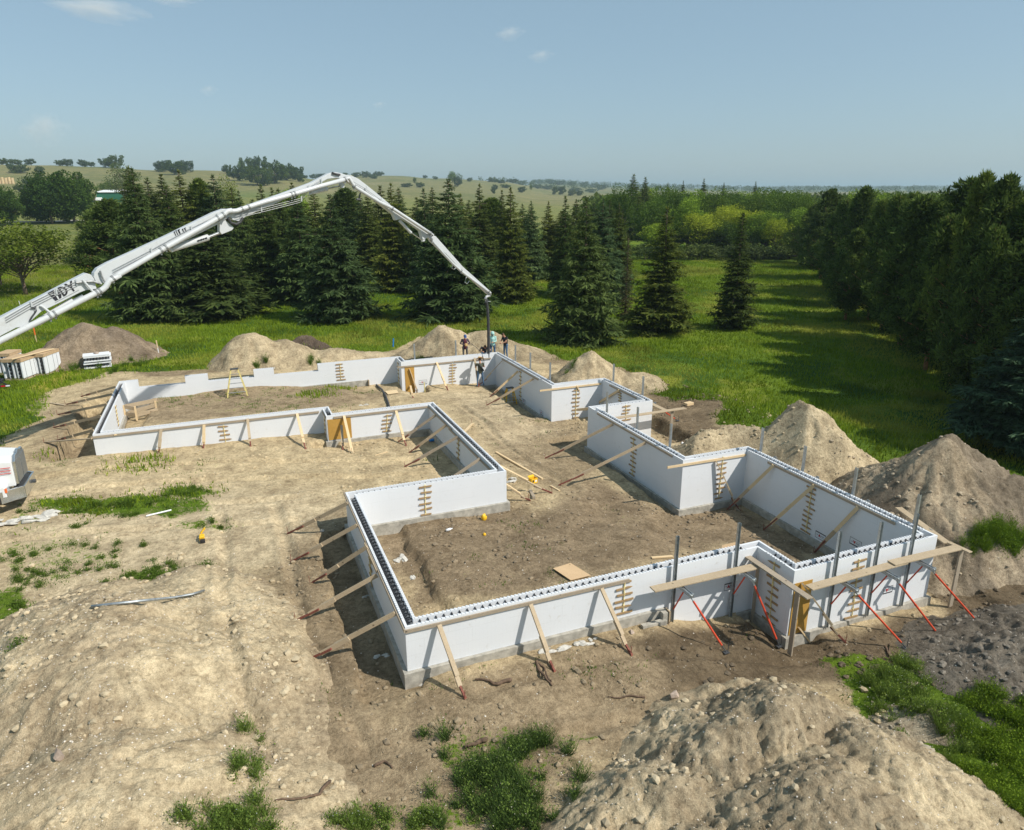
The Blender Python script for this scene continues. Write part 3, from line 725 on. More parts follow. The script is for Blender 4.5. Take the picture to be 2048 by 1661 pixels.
slats(19, 'y', 14.25-e, (1249, 1164), (1246, 1226), 6, -1, .52)
slats(17, 'y', 12.79-e, (1718, 1122), (1703, 1234), 9, -1)
slats(18, 'x', 13.30-e, (1549, 1129), (1539, 1244), 9, -1, .5)
slats(15, 'y', 20.825-e, (1446, 917), (1437, 996), 9, -1)
slats(16, 'x', 18.355-e, (1624, 977), (1612, 1064), 10, -1)
slats(14, 'x', 15.365-e, (1267, 879), (1265, 950), 9, -1)
slats(1, 'y', 22.415-e, (850, 974), (851, 1029), 6, -1)
slats(0, 'x', 3.0-e, (739, 1103), (743, 1166), 5, -1, .4)
slats(11, 'y', 32.655-e, (1153, 773), (1151, 835), 9, -1)
slats(9, 'y', 41.105-e, (905, 730), (905, 769), 8, -1)
slats(4, 'x', 3.62-e, (649, 832), (651, 868), 5, -1, .36)
slats(3, 'y', 31.8-e, (775, 832), (773, 863), 5, -1)
slats(2, 'x', 8.46-e, (917, 880), (917, 918), 5, -1, .4)
slats(10, 'x', 15.405-e, (1041, 745), (1041, 800), 8, -1, .4, True)
slats(5, 'y', 33.02-e, (447, 853), (452, 887), 5, -1, .5, True)
slats(13, 'y', 28.17-e, (1252, 813), (1252, 840), 5, -1, .5, True)
slats(7, 'y', 42.365-e, (680, 729), (682, 760), 6, -1, .5, True)
slats(12, 'x', 18.415-e, (1240, 786), (1240, 802), 4, -1, .4, True)
slats(8, 'x', 9.335+e*0-.012, (796, 727), (799, 783), 9, -1, .4, True)
slats(6, 'x', -5.605+e, (231, 815), (237, 850), 6, 1, .4, True)
sf = slat_far.build('wood_slat', M['slat'], found); sf['kind'] = 'stuff'

# printed maker's frames on the foam: a black frame, a thick bar, a red arrowhead and small print
def stamp(k, axis, plane, pc, w=.46, h=.24, flip=1, sign=-1):
    f = onY if axis == 'y' else onX
    c = f(*pc, plane); dr = Vector((1, 0, 0)) if axis == 'y' else Vector((0, -1, 0)); up = Vector((0, 0, 1)); n = Vector((0, sign, 0)) if axis == 'y' else Vector((sign, 0, 0))
    mb = MB(); T = n*.002; Mx = Matrix((dr, n, up)).transposed()
    def q(x, z, sx, szz, mi=0): mb.box(c+dr*x+up*z*flip+T, (sx, .002, szz), Mx, mi)
    q(0, h/2, w, .012); q(-w/2, 0, .010, h); q(w/2, 0, .010, h); q(0, -h/2+.012, w, .034)
    for i in range(9): q(-w*.36+i*w*.085, -.012+random.uniform(-.004, .004), w*.055, random.uniform(.025, .045), 2) if abs(i-3) > 1 else None
    for i in range(6): q(w*.02+i*w*.07, .045, w*.045, .012, 2)
    cc = c-dr*w*.10+T*1.6; s = flip
    mb.prism([cc+dr*-.06+up*s*.055, cc+up*s*.03, cc+dr*.06+up*s*.055, cc+up*s*-.07], n*.001, 1)
    mb.build('printed_mark', [M['decal'], M['decal_red'], M['decal_grey']], RUNS[k], fix=False)
stamp(9, 'y', 41.105-.003, (846, 765), .50, .26); stamp(19, 'y', 14.25-.003, (1459, 1173), .36, .22, -1); stamp(17, 'y', 12.79-.003, (1776, 1180), .36, .22)
stamp(16, 'x', 18.355-.003, (1641, 1073), .46, .24, -1); stamp(16, 'x', 18.355-.003, (1711, 1086), .46, .24)
stamp(10, 'x', 15.405-.003, (1048, 803), .42, .22, -1); stamp(10, 'x', 15.405-.003, (1083, 826), .42, .24)

# ------------------------------------------------------------ long ledger boards along the wall tops
GW = 'long boards nailed along the top of the foam walls'
def waler(axis, plane, p0, p1, z, label, mat='grey_wood', w=.038, h=.089, tilt=0):
    """p0, p1: start and end coordinate along the wall"""
    if axis == 'y': a = Vector((p0, plane, z)); b = Vector((p1, plane, z+tilt))
    else: a = Vector((plane, p0, z)); b = Vector((plane, p1, z+tilt))
    o = MB().bar(a, b, w, h).build('ledger_board', M[mat]); tag(o, label, 'board', GW); return rebase(o)
waler('y', 14.225, 3.0, 9.05, 1.93, 'long grey-tan board along the front face of the near wall')
waler('x', 2.975, 14.2, 18.9, 1.96, 'nearer board on the shaded outer face of the near left wall')
waler('x', 2.973, 18.95, 22.85, 1.97, 'farther board on the outer face of the near left wall, reaching the top corner')
mb = MB(); mb.bar((2.93, 17.2, 1.955), (2.93, 18.9, 1.955), .03, .1); tag(rebase(mb.build('splice_board', M['wood'])), 'short splice board lapped over the joint of the near left wall boards', 'board')
waler('y', 32.99, -6.0, 3.45, 1.91, 'long board across the outer face of the front garage wall')
waler('x', 3.595, 31.9, 32.9, 1.93, 'very short board on the garage step beside the plywood', w=.03)
waler('y', 31.77, 3.95, 8.4, 1.92, 'board above the square orange plywood in the courtyard')
waler('x', 8.43, 28.0, 31.7, 1.92, 'farther board on the shaded courtyard wall')
waler('x', 8.425, 23.1, 28.4, 1.86, 'nearer board on the shaded courtyard wall')
waler('y', 41.075, 9.1, 12.6, 1.73, 'left board behind the man in the straw hat, above the tall plywood')
waler('y', 41.072, 12.65, 15.1, 1.74, 'right board behind the man in the straw hat, ending near the corner')
waler('x', 15.375, 39.85, 34.35, 1.94, 'dark board on the shaded inner wall right of the straw-hat man')
waler('y', 32.625, 14.7, 18.35, 1.82, 'pale board across the stepped bay, its left end sticking out past the corner', 'pine')
waler('x', 18.385, 31.8, 29.1, 1.94, 'short dark board on the right wall inside the stepped bay')
waler('x', 15.335, 27.55, 21.5, 1.96, 'dark board on the shaded face of the long middle wall')
waler('y', 20.795, 14.65, 18.3, 1.86, 'pale knotty board at the inner bend, its left end sticking out past the corner', 'pine', tilt=-.03)
waler('x', 18.325, 19.6, 13.95, 1.95, 'dark board high on the long shaded right wall')
# ------------------------------------------------------------ wooden braces
GB = 'wooden braces propping the foam walls'
def brace(top, foot, label, mat='grey_wood', splice=True, w=.115, h=.040, rust=.28, group=GB, lap=None, peg=True):
    top = Vector(top); foot = Vector(foot); d = (foot-top).normalized()
    t = thing('wall_brace', label, 'brace', foot, group)
    up = Vector((0, 0, 1)); L = (foot-top).length
    if splice:
        m1 = top+d*L*(.62 if lap is None else lap); m2 = top+d*L*(1-rust*.55)
        side = d.cross(up).normalized(); u = side.cross(d).normalized()
        if h > w: u = side*(w/h)
        MB().bar(top, m1+d*.15, w, h, up).build('upper_board', M[mat], t)
        MB().bar(m1-d*.25-u*(h+.004), m2-u*(h+.004), w*.95, h, up).build('lower_board', M[mat if random.random() < .5 else 'wood'], t)
        m = MB(); s0 = top+d*L*(1-rust)-u*(2*h+.006); m.bar(s0, foot, .05, .05, up); m.bar(foot+Vector((0,0,.02)), foot+d*.10-Vector((0,0,.10)), .07, .02, up)
        m.build('steel_stake', M['rust'], t)
    else:
        MB().bar(top, foot, w, h, up).build('board', M[mat], t)
    if peg:
        a = foot+Vector((random.uniform(-.06, .06), random.uniform(-.05, .05), 0)); MB().bar(a-Vector((0, 0, .2)), a+Vector((random.uniform(-.05, .05), random.uniform(-.04, .04), .24)), .014, .014, up=(1, 0, 0)).build('peg', M['rust'], t)
    return t
def bY(px_top, y, px_foot, label, **k):
    T = onY(*px_top, y); brace(T, G(*px_foot)+Vector((0, 0, .02)), label, **k)
def bX(px_top, x, px_foot, label, **k):
    T = onX(*px_top, x); k = {'w': .042, 'h': .12, **k}; brace(T, G(*px_foot)+Vector((0, 0, .02)), label, **k)
o1 = ('first', 'second', 'third', 'fourth', 'fifth')
for i, (a, b) in enumerate([((878,1250),(930,1397)), ((1061,1209),(1109,1344)), ((1203,1177),(1263,1311))]):
    bY(a, 14.165, b, f'{o1[i]} brace from the left in front of the near sunlit wall', mat='wood')
for i, (a, b) in enumerate([((695,1007),(576,1068)), ((714,1051),(583,1124)), ((734,1094),(625,1166)), ((754,1151),(593,1242)), ((790,1227),(616,1321))]):
    bX(a, 2.93, b, f'{("farthest", "second farthest", "middle", "second nearest", "nearest")[i]} brace crossing the dark trench at the near left wall', mat='wood')
for i, (a, b) in enumerate([((231,870),(224,917)), ((322,859),(317,908)), ((408,850),(407,897)), ((495,838),(501,893)), ((594,828),(611,898))]):
    bY(a, 32.955, b, f'{o1[i]} brace from the left against the front garage wall', mat='pine' if i % 2 == 0 else 'wood', rust=.3)
bY((688,832), 31.735, (705,907), 'taller brace in front of the square orange plywood', mat='pine', splice=False, w=.12)
bY((683,851), 31.70, (686,900), 'shorter brace in front of the square orange plywood', mat='wood')
bY((792,822), 31.735, (812,892), 'brace on the sunlit courtyard wall right of its slat ladder', mat='pine')
for i, (a, b) in enumerate([((871,831),(797,884)), ((892,851),(819,906)), ((916,874),(810,934)), ((960,918),(830,1008))]):
    bX(a, 8.40, b, f'{("farthest", "second farthest", "second nearest", "nearest")[i]} brace on the shaded courtyard wall', mat='grey_wood' if i != 1 else 'wood')
for i, (a, b) in enumerate([((232,774),(163,794)), ((224,789),(132,810)), ((214,809),(117,830)), ((202,833),(108,856)), ((187,861),(114,882))]):
    bX(a, -6.0, b, f'{("farthest", "second farthest", "middle", "second nearest", "nearest")[i]} brace over the deep trench left of the garage', mat='wood')
brace((-5.95, 32.975, 1.87), G(91, 886)+Vector((0, 0, .03)), 'long slanting board running from the garage corner down to the dirt on the left', splice=False, mat='wood', h=.038)
bY((873,725), 41.03, (896,781), 'brace on the sunlit far wall left of its slat ladder', mat='pine')
brace(onY(949,716,41.03), (13.95,40.2,.24), 'brace behind the straw hat of the man', mat='wood')
bY((819,738), 41.03, (839,776), 'upper brace leaning on the tall plywood', mat='pine')
bY((821,772), 41.03, (826,796), 'lower brace leaning on the tall plywood', mat='pine')
brace((15.34, 39.7, 1.86), (14.12, 40.55, .26), 'brace ending right beside the feet of the straw-hat man', mat='wood')
for i, (a, b) in enumerate([((1036,743),(980,794)), ((1067,758),(974,811))]):
    bX(a, 15.34, b, f'{("farther", "nearer")[i]} brace on the shaded inner wall right of the straw-hat man', mat='pine' if i == 0 else 'wood')
bY((1153,773), 32.59, (1177,818), 'slanting pale brace in the stepped bay', mat='pine', splice=False, peg=False)
a = onY(1154,820, 32.5); b = onY(1178,818, 32.0); o = MB().bar(a, b, .038, .14).build('cross_block', M['pine']); tag(rebase(o), 'short pale level board at the foot of the stepped bay brace', 'board')
bX((1238,781), 18.35, (1186,822), 'pale brace rising behind the long middle wall inside the stepped bay', mat='pine', splice=False, peg=False)
for i, (a, b) in enumerate([((1226,849),(1091,917)), ((1291,886),(1118,971))]):
    bX(a, 15.30, b, f'{("farther", "nearer")[i]} long brace on the shaded middle wall', lap=.7, mat='wood')
bY((1432,922), 20.76, (1480,1020), 'pale brace at the inner bend beside the slat ladder', mat='pine')
for i, (a, b) in enumerate([((1547,931),(1455,1018)), ((1628,971),(1528,1060)), ((1716,1015),(1630,1104))]):
    bX(a, 18.29, b, f'{("farthest", "middle", "nearest")[i]} brace on the long shaded right wall', mat='pine')
bY((1605,1168), 12.70, (1690,1285), 'brace under the corner of the scaffold planks at the front', mat='wood')
bY((1597,1255), 12.75, (1618,1284), 'short prop leaning on the foot of the front plywood', mat='pine', splice=False, peg=False)
# inside the house, half hidden by the nearer wall
brace((8.83, 27.6, 1.86), G(945,848)+Vector((0,0,.03)), 'board sticking out behind the top of the courtyard wall', mat='pine', splice=False)
brace((8.86, 24.2, 1.75), G(1103,987)+Vector((0,0,.03)), 'upper brace right of the courtyard wall end, above the yellow box', mat='pine', lap=.55)
brace((8.86, 23.1, 1.35), G(1060,1002)+Vector((0,0,.03)), 'lower brace right of the courtyard wall end', mat='pine', lap=.55)
o = brace(Vector((3.96, 32.1, 1.9)), G(700,822)+Vector((0,0,.03)), 'pale board end showing behind the garage step', mat='pine', splice=False)

# ------------------------------------------------------------ steel bracing posts with brackets and red props
GP2 = 'steel bracing posts standing along the outside of the walls'
def strongback(axis, along, plane, sgn, label, foot=None, arm=.78, zarm=1.62, top=3.0, low=.0, detail=True):
    """sgn: outward direction of the wall face"""
    def P(a, o, z): return Vector((along+a, plane+sgn*o, z)) if axis == 'y' else Vector((plane+sgn*o, along+a, z))
    t = thing('bracing_post', label, 'bracing post', P(0, .05, low), GP2)
    al = Vector((1, 0, 0)) if axis == 'y' else Vector((0, 1, 0)); out = Vector((0, sgn, 0)) if axis == 'y' else Vector((sgn, 0, 0))
    m = MB()                                   # C channel: web and two flanges
    Mx = Matrix((al, out, Vector((0, 0, 1)))).transposed()
    zc = (top+low)/2; hh = top-low
    m.box(P(0, .02, zc), (.075, .008, hh), Mx); m.box(P(-.04, .05, zc), (.006, .068, hh), Mx); m.box(P(.04, .05, zc), (.006, .068, hh), Mx)
    for i in range(int(hh/.12)): m.box(P(.0445, .05, low+.06+i*.12), (.003, .03, .05), Mx, 1)
    m.build('post', [M['steel'], M['black']], t)
    m = MB(); m.box(P(0, arm/2+.08, zarm), (.05, arm, .07), Mx); m.box(P(.045, arm/2+.08, zarm+.01), (.012, arm, .09), Mx); m.box(P(-.045, arm/2+.08, zarm+.01), (.012, arm, .09), Mx); m.box(P(0, arm+.05, zarm+.01), (.12, .03, .12), Mx)
    m.build('bracket_arm', M['steel'], t)
    MB().tube([P(.0, .1, zarm-.82), P(.0, arm*.62, zarm-.06)], .021, 8).build('bracket_strut', M['red'], t)
    f = Vector(foot) if foot is not None else P(0, 2.25, gz(*P(0, 2.25, 0)[:2])+.05)
    a = P(.0, arm+.02, zarm-.05); d = (f-a).normalized()
    m = MB(); m.tube([a+d*.12, f-d*.22], .028, 10); m.tube([a+d*.95, a+d*1.0], .034, 10); m.build('prop', M['red'], t)
    MB().tube([a, a+d*.14], .018, 8).build('bracket_pin', M['steel'], t); m = MB(); m.tube([f-d*.24, f], .015, 8); m.build('prop_screw', M['dsteel'], t); m = MB(); m.box(f+Vector((0, 0, -.01)), (.16, .12, .02)); m.bar(f+Vector((.07, 0, -.2)), f+Vector((.07, .02, .26)), .014, .014, up=(1, 0, 0)); m.build('prop_foot', M['dsteel'], t)
    return t
strongback('y', 10.43, 14.185, -1, 'leftmost steel post with red prop on the front face, left of the inner corner', G(1452,1307)+Vector((0,0,.04)))
strongback('y', 12.46, 14.185, -1, 'steel post with red prop just left of the inner corner at the front', (13.05, 12.75, -.22))
strongback('y', 14.62, 12.725, -1, 'steel post left of the slat ladder on the front right wall', G(1811,1297)+Vector((0,0,.04)))
strongback('y', 16.13, 12.725, -1, 'middle steel post of the front right wall, beside the printed mark', G(1878,1274)+Vector((0,0,.04)))
strongback('y', 17.49, 12.725, -1, 'rightmost steel post of the front right wall', G(1955,1247)+Vector((0,0,.04)))
for i, y in enumerate((20.49, 18.27, 15.98, 13.62)):
    strongback('x', y, 18.68+.012, 1, f'{("farthest", "second farthest", "second nearest", "nearest")[i]} steel post standing up behind the long right wall', G(1923,1110)+Vector((0,0,.04)) if i == 3 else None)
for i, y in enumerate((27.39, 24.76, 22.29)):
    strongback('x', y, 15.69+.012, 1, f'{("farthest", "middle", "nearest")[i]} steel post standing up behind the long middle wall', zarm=1.35)
for i, y in enumerate((32.12, 29.2)):
    strongback('x', y, 18.74+.012, 1, f'{("farther", "nearer")[i]} steel post behind the right side of the stepped bay', zarm=1.5)
for i, y in enumerate((38.66, 36.4, 33.71)):
    strongback('x', y, 15.73+.012, 1, f'{("farthest", "middle", "nearest")[i]} steel post behind the shaded far right wall', zarm=1.1)
for i, x in enumerate((10.29, 12.93, 15.15)):
    strongback('y', x, 41.43+.012, 1, f'{("left", "middle", "right")[i]} steel post behind the far wall where the workers stand', zarm=.98)

# ------------------------------------------------------------ scaffold planks and posts
GPL = 'scaffold planks on the wall brackets'
def plank(a, b, label, w=.26, h=.04, mat='wood', name='scaffold_plank', group=GPL, cat='plank'):
    o = MB().bar(a, b, w, h).build(name, M[mat], bevel=.004); tag(o, label, cat, group); return rebase(o)
plank((9.55, 13.87, 1.735), (13.08, 13.80, 1.735), 'scaffold plank on the two front brackets left of the inner corner', .28)
plank((13.42, 12.36, 1.735), (16.95, 12.42, 1.735), 'longer scaffold plank along the front right wall', .27)
plank((16.45, 12.43, 1.78), (19.0, 12.36, 1.78), 'upper scaffold plank lapping toward the right corner post', .28, mat='wood')
plank((12.98, 14.30, 1.79), (12.90, 11.80, 1.86), 'narrow plank running along the inner corner above the slat ladder', .20, .038, 'grey_wood')
plank((15.95, 27.62, 1.58), (20.3, 27.66, 1.60), 'scaffold plank across the outer face of the stepped bay', .26, mat='wood')
def upright(x, y, z0, z1, label, w=.04, d=.14):
    o = MB().box((x, y, (z0+z1)/2), (w, d, z1-z0)).build('plank_post', M['grey_wood'], bevel=.003); tag(o, label, 'post', 'upright boards carrying the scaffold planks'); return rebase(o)
p = onY(1580, 1292, 12.45); upright(13.12, 12.42, -.3, 1.70, 'wide grey upright board at the front corner beside the tall plywood', .045, .15)
upright(13.18, 14.02, -.3, 1.70, 'thin upright board in the inner corner at the front', .09, .05)
upright(19.15, 12.32, -.2, 1.73, 'upright board under the right end of the scaffold planks', .15, .05)
plank((19.15, 12.05, 1.745), (19.15, 12.75, 1.735), 'short cap piece on the right corner upright', .15, .035, 'wood', 'cap_board')
plank((19.2, 12.8, 1.66), (20.0, 15.2, 1.66), 'plank end showing behind the right corner of the wall', .24)
upright(19.55, 27.66, -.2, 1.56, 'upright board under the plank of the stepped bay', .15, .05)
plank((19.3, 27.9, 1.54), (19.3, 30.2, 1.54), 'plank along the right side of the stepped bay', .26)
# ------------------------------------------------------------ concrete pump truck with its boom
plank((9.9, 42.0, 1.43), (13.2, 42.0, 1.43), 'scaffold plank behind the far wall under the man with the cap', .5)
plank((13.3, 42.02, 1.45), (16.3, 42.02, 1.45), 'scaffold plank behind the far corner under the two standing workers', .6)
plank((16.38, 39.0, 1.43), (16.38, 42.35, 1.43), 'scaffold plank on the outside of the far corner', .6)
BA = Vector((14.9, 41.1, 0)); BT = Vector((27.4, 11.9, 0)).normalized(); BN = Vector((-BT.y, BT.x, 0))   # boom plane
def onB(px, py, off=0.0):
    d = ray(px, py); A = BA+BN*off; k = (A.dot(BN)-C0.dot(BN))/d.dot(BN); return C0+d*k
TG = gz(-9, 29)
truck = thing('pump_truck', 'white concrete pump truck whose long folding boom reaches over the foundation', 'pump truck', (-12, 29, TG))
def bprism(px, w, name, mats='boom', parent=truck, off=0.0, bevel=.015, extra=None, lead=None):
    pts = [onB(*p, off) for p in px]
    if lead: pts = lead+pts
    mb = MB(); mb.prism([p-BN*w/2 for p in pts], BN*w)
    return mb.build(name, M[mats], parent, bevel=bevel)
T0 = Vector((-12.6, 29.16, 0))
secA = bprism([(79.5,623),(157.6,584.6),(169.5,580),(190.7,578),(185.4,558),(178.8,548.9),(169.5,546.2),(0,634.3),(0,670.7),(30.5,654.8),(46.4,653.5)][::-1], .36, 'boom_section', extra=None) if False else None
far = [T0+Vector((0, 0, 4.15)), T0+Vector((0, 0, 5.1))]
ptsA = [onB(*p) for p in [(0,634.3),(90,587.5),(150,556),(169.5,546.2),(178.8,548.9),(185.4,558),(190.7,578),(169.5,580),(157.6,584.6),(120,603.5),(79.5,623),(46.4,653.5),(30.5,654.8),(0,670.7)]]+far
mb = MB(); mb.prism([p-BN*.19 for p in ptsA], BN*.38); secA = mb.build('boom_section', M['boom'], truck, bevel=.015)
secB = bprism([(184.8,554),(185.4,546),(192,537),(212,525.7),(259.6,504.5),(330,472),(424.6,425.5),(445,418),(461.5,418.7),(464,430),(453,436),(438,446),(322,504),(240,546.5),(212,564.8),(196,567),(188,562)], .34, 'boom_section')
secC = bprism([(455,428),(463.4,422),(500,409),(560,388),(619.7,366),(655.6,347.2),(666.6,344.8),(679,347),(690,351),(684,359),(668,356.5),(652,358.5),(634,368.5),(600,386),(562,400.8),(488.4,434),(474,443),(462,440)], .30, 'boom_section')
secD = bprism([(681,357),(688,350),(700,351.6),(715,358.5),(740,378),(774,406),(787.6,420),(808,434),(843,456),(860,469),(853,476),(843,480),(838,462),(818,447.5),(800,438),(789,441),(784,429),(750.6,403),(700,368.7)], .24, 'boom_section')
secE = bprism([(852,470),(858,468),(870,473),(904,511),(924,533.5),(981.5,585),(976.4,591),(917.4,537),(890.5,508.5),(860,484)], .16, 'boom_section')
# lighter cheek plates on the joints
def plate(px, off, th, name, par, mats='boom'):
    pts = [onB(*p, off) for p in px]; mb = MB(); mb.prism(pts, BN*th); return mb.build(name, M[mats], par, bevel=.006)
bprism([(436.9,440),(445,437.5),(465.6,455.6),(461.5,461),(441,469.3),(436.9,463.8)], .26, 'link_plate', parent=secB)
bprism([(335.7,498),(348,494),(348,502),(342.5,505)], .2, 'cylinder_lug', parent=secB)
bprism([(620,383),(622,374),(628,372),(626,386),(619,390.5)], .2, 'cylinder_lug', parent=secC)
bprism([(679,368),(683,362),(688,370),(686.5,376),(681,377)], .2, 'link_plate', parent=secC)
bprism([(839,462),(846,458),(851,474),(848,483),(843.5,484),(842,472)], .16, 'link_plate', parent=secD)
def cyl(p0, p1, p2, r, rr, par, off=-.0):
    a, b, c = onB(*p0, off), onB(*p1, off), onB(*p2, off)
    o = MB().tube([a, b], r, 14).build('hydraulic_cylinder', M['boom'], par, smooth=False)
    MB().tube([b-(b-a).normalized()*.1, c], rr, 10).build('piston_rod', M['chrome'], o)
    return o
c1 = cyl((345,497.5),(416.4,475),(441,465), .135, .06, secB); cyl((624,385),(654,377.7),(682,372), .11, .04, secC); cyl((799.4,442),(822,466),(845,481.5), .085, .03, secD); cyl((75,646),(146,602),(166,592), .13, .06, secA)
mb = MB()
for i in range(10): 
    p = onB(395+i*2.0, 482.5-i*.65, -.14); mb.box(p, (.05, .01, random.uniform(.03, .09)))
mb.build('faded_lettering', M['decal'], c1, fix=False)
# delivery pipe clipped to the near side of every section
def pipe(px, r, par, off=-.30, n=12, joints=()):
    pts = [onB(*p, off) for p in px]
    if px[0][0] == 0: pts = [T0-BN*.30+Vector((0, 0, 4.0))]+pts
    o = MB().tube(pts, r, n).build('delivery_pipe', M['boom'], par, smooth=True)
    m = MB()
    for p in joints:
        c = onB(*p, off); k = min(range(len(pts)-1), key=lambda i: ((pts[i]+pts[i+1])/2-c).length); d = (pts[k+1]-pts[k]).normalized()
        m = MB(); m.tube([c-d*.035, c+d*.035], r+.022, 12); m.box(c+Vector((0, 0, -r*1.3)), (.06, .08, .10)); m.build('pipe_clamp', M['clamp'], o)
    return o
pipe([(0,682),(103,631.5),(150,607.5),(196,584.6),(206,579),(212,573.5),(218.5,562),(240,550)], .115, secA, joints=[(100,633),(110,628),(194,586),(200,582.5)])
pipe([(218.5,563),(240,548.3),(328.8,497.2),(434,438),(449,428.6),(455,423),(464,421.5)], .11, secB, joints=[(226,557),(322,501),(332,495),(436,437),(447,430)])
pipe([(458,423.5),(464,422.8),(474,422),(483,418.8),(530,404),(587,388.6),(640,373),(693,358.5)], .10, secC, joints=[(484,418.5),(497,414),(583,389.8),(589,388),(690,359)])
pipe([(690,359),(698,356.5),(706,370),(712,376),(760,405.5),(782.6,416),(824,443),(862,468)], .09, secD, joints=[(708,373),(784,417),(860,467)])
pipe([(858,466),(866,470),(862,479),(866,486),(905,527),(925,545),(978,584.4),(981,587.5)], .075, secE, off=-.2, joints=[(863,480),(922,542),(977,583)])
pipe([(975,584),(980,588),(979,592),(973,593.5),(971,598)], .075, secE, off=-.1, joints=[(980,589),(971,598)])
for par, px in ((secA, [(10,635),(60,606),(110,581),(150,563)]), (secB, [(225,539),(300,500),(380,456),(432,431)]), (secC, [(470,428),(520,416),(600,396),(615,374),(640,360)]), (secD, [(706,362),(730,376),(760,398),(775,410)])):
    m = MB()
    for dz in (0, .085, .17): m.tube([onB(p[0], p[1]+1.6, -.215)-Vector((0, 0, dz)) for p in px], .011, 6)
    m.build('hydraulic_line', M['clamp'], par)
    for p in px[1:]: MB().box(onB(p[0]+3, p[1]+2, -.225), (.05, .05, .24)).build('line_bracket', M['boom'], par)
m = MB(); m.tube([onB(*p, -.24) for p in [(65,616),(72,614),(73,622),(66,632),(61,640),(65,645),(73,641)]], .022, 8); m.tube([onB(*p, -.24) for p in [(62,617),(69,617),(70,625),(63,634),(59,641),(63,648)]], .02, 8); m.build('hydraulic_hose', M['rubber'], secA)
m = MB(); m.tube([onB(*p, -.26) for p in [(200,542),(203,552),(208,562),(212,566)]], .035, 8); m.tube([onB(*p, -.26) for p in [(152,566),(170,563.5),(185,563),(203,568)]], .045, 8); m.build('hydraulic_hose', M['clamp'], secB)
m = MB(); m.tube([onB(*p, -.2) for p in [(456,436),(462,446),(472,449),(480,445),(486,436)]], .06, 8); m.tube([onB(*p, -.2) for p in [(664,346),(672,349),(680,350)]], .05, 8); m.build('hydraulic_hose', M['rubber'], secC)
MB().tube([onB(165,560,-.3), onB(186,584,-.3)], .045, 8).build('pipe_strut', M['boom'], secA); MB().tube([onB(80,612,-.22), onB(84,613,-.26), onB(103,628,-.3)], .045, 8).build('pipe_strut', M['boom'], secA)
MB().tube([onB(*p, -.1) for p in [(721,386),(719,392),(717,399)]], .035, 8).tube([onB(713,399,-.1), onB(721,399.5,-.1)], .05, 8).build('rest_bracket', M['dsteel'], secD)
m = MB()
for px in [(909,522), (935,551)]:
    a = onB(px[0], px[1], 0); m.tube([a, a+BT*-.12-Vector((0, 0, .15)), a+BT*-.22-Vector((0, 0, .4)), a+BT*-.05-Vector((0, 0, .5)), a+BT*.14-Vector((0, 0, .35))], .02, 6)
m.build('hose_hook', M['boom'], secE)
# painted emblem and letters on the first section: drawn along the beam
o0 = onB(108, 604, -.2); ax = (onB(141, 586.5, -.2)-o0).normalized(); az = ax.cross(BN)*1.0
if az.z < 0: az = -az
def P2(x, z): return o0+ax*x+az*z-BN*.002
m = MB(); HH = .38
def stroke(pts):
    m.prism([P2(*p) for p in pts], -BN*.003)
stroke([(.0,HH),(.30,HH),(.36,.26),(.36,.10),(.30,.0),(.06,.0)])
n8 = 10; out = [(.45+.19*math.sin(math.pi*i/n8), .19-.19*math.cos(math.pi*i/n8)) for i in range(n8+1)]; inn = [(.45+.125*math.sin(math.pi*i/n8), .19-.125*math.cos(math.pi*i/n8)) for i in range(n8+1)]
for i in range(n8): stroke([out[i], out[i+1], inn[i+1], inn[i]])
stroke([(.39,0),(.455,0),(.455,HH),(.39,HH)]); stroke([(.455,0),(.455,.065),(.45,.065),(.45,0)])
stroke([(.78,0),(.845,0),(.845,.17),(.78,.17)]); stroke([(.78,.17),(.845,.17),(.73,HH),(.65,HH)]); stroke([(.78,.17),(.845,.17),(.98,HH),(.90,HH)])
stroke([(.0,-.05),(.98,-.05),(.98,-.043),(.0,-.043)])
m.build('painted_letters', M['decal'], secA, fix=False)
m = MB(); BN_ = BN*.004
for pts in ([(.165,.0),(.215,.0),(.245,.20),(.30,HH),(.245,HH),(.19,.24)], [(.19,.24),(.205,.17),(.05,.30),(.02,.335)]): m.prism([P2(*p)-BN_ for p in pts], -BN*.002)
m.build('painted_emblem_mark', M['boom'], secA, fix=False)
o0 = onB(352, 473, -.18); ax = (onB(370, 464.5, -.18)-o0).normalized(); az = ax.cross(BN); az = -az if az.z < 0 else az
m = MB()
for x, w, h in ((0,.05,.2),(.09,.05,.22),(.18,.1,.2),(.36,.07,.16),(.46,.08,.16)): stroke([(x,0),(x+w*.6,0),(x+w*.6,h),(x,h)]); stroke([(x,h*.8),(x+w,h*.8),(x+w,h),(x,h)])
m.build('painted_letters', M['decal'], secB, fix=False)
# the black end hose
hp = [onB(*p) for p in [(971,597),(972.7,603),(975,616),(976.4,640),(977,665),(977.2,690)]]; hp.append(Vector((hp[-1].x, hp[-1].y+.05, 2.0))); hp.append(hp[-1]-Vector((0, 0, .35)))
hose = MB().tube(hp, [.075,.085,.09,.09,.09,.095,.09,.085], 14).build('end_hose', M['rubber'], truck, smooth=True)
MB().tube([hp[1]+Vector((0,0,.12)), hp[1]-Vector((0,0,.1))], .105, 14).build('hose_coupling', M['dsteel'], hose)
MB().tube([onB(973,603), onB(981,603.5)], .02, 6).build('coupling_lever', M['steel'], hose)
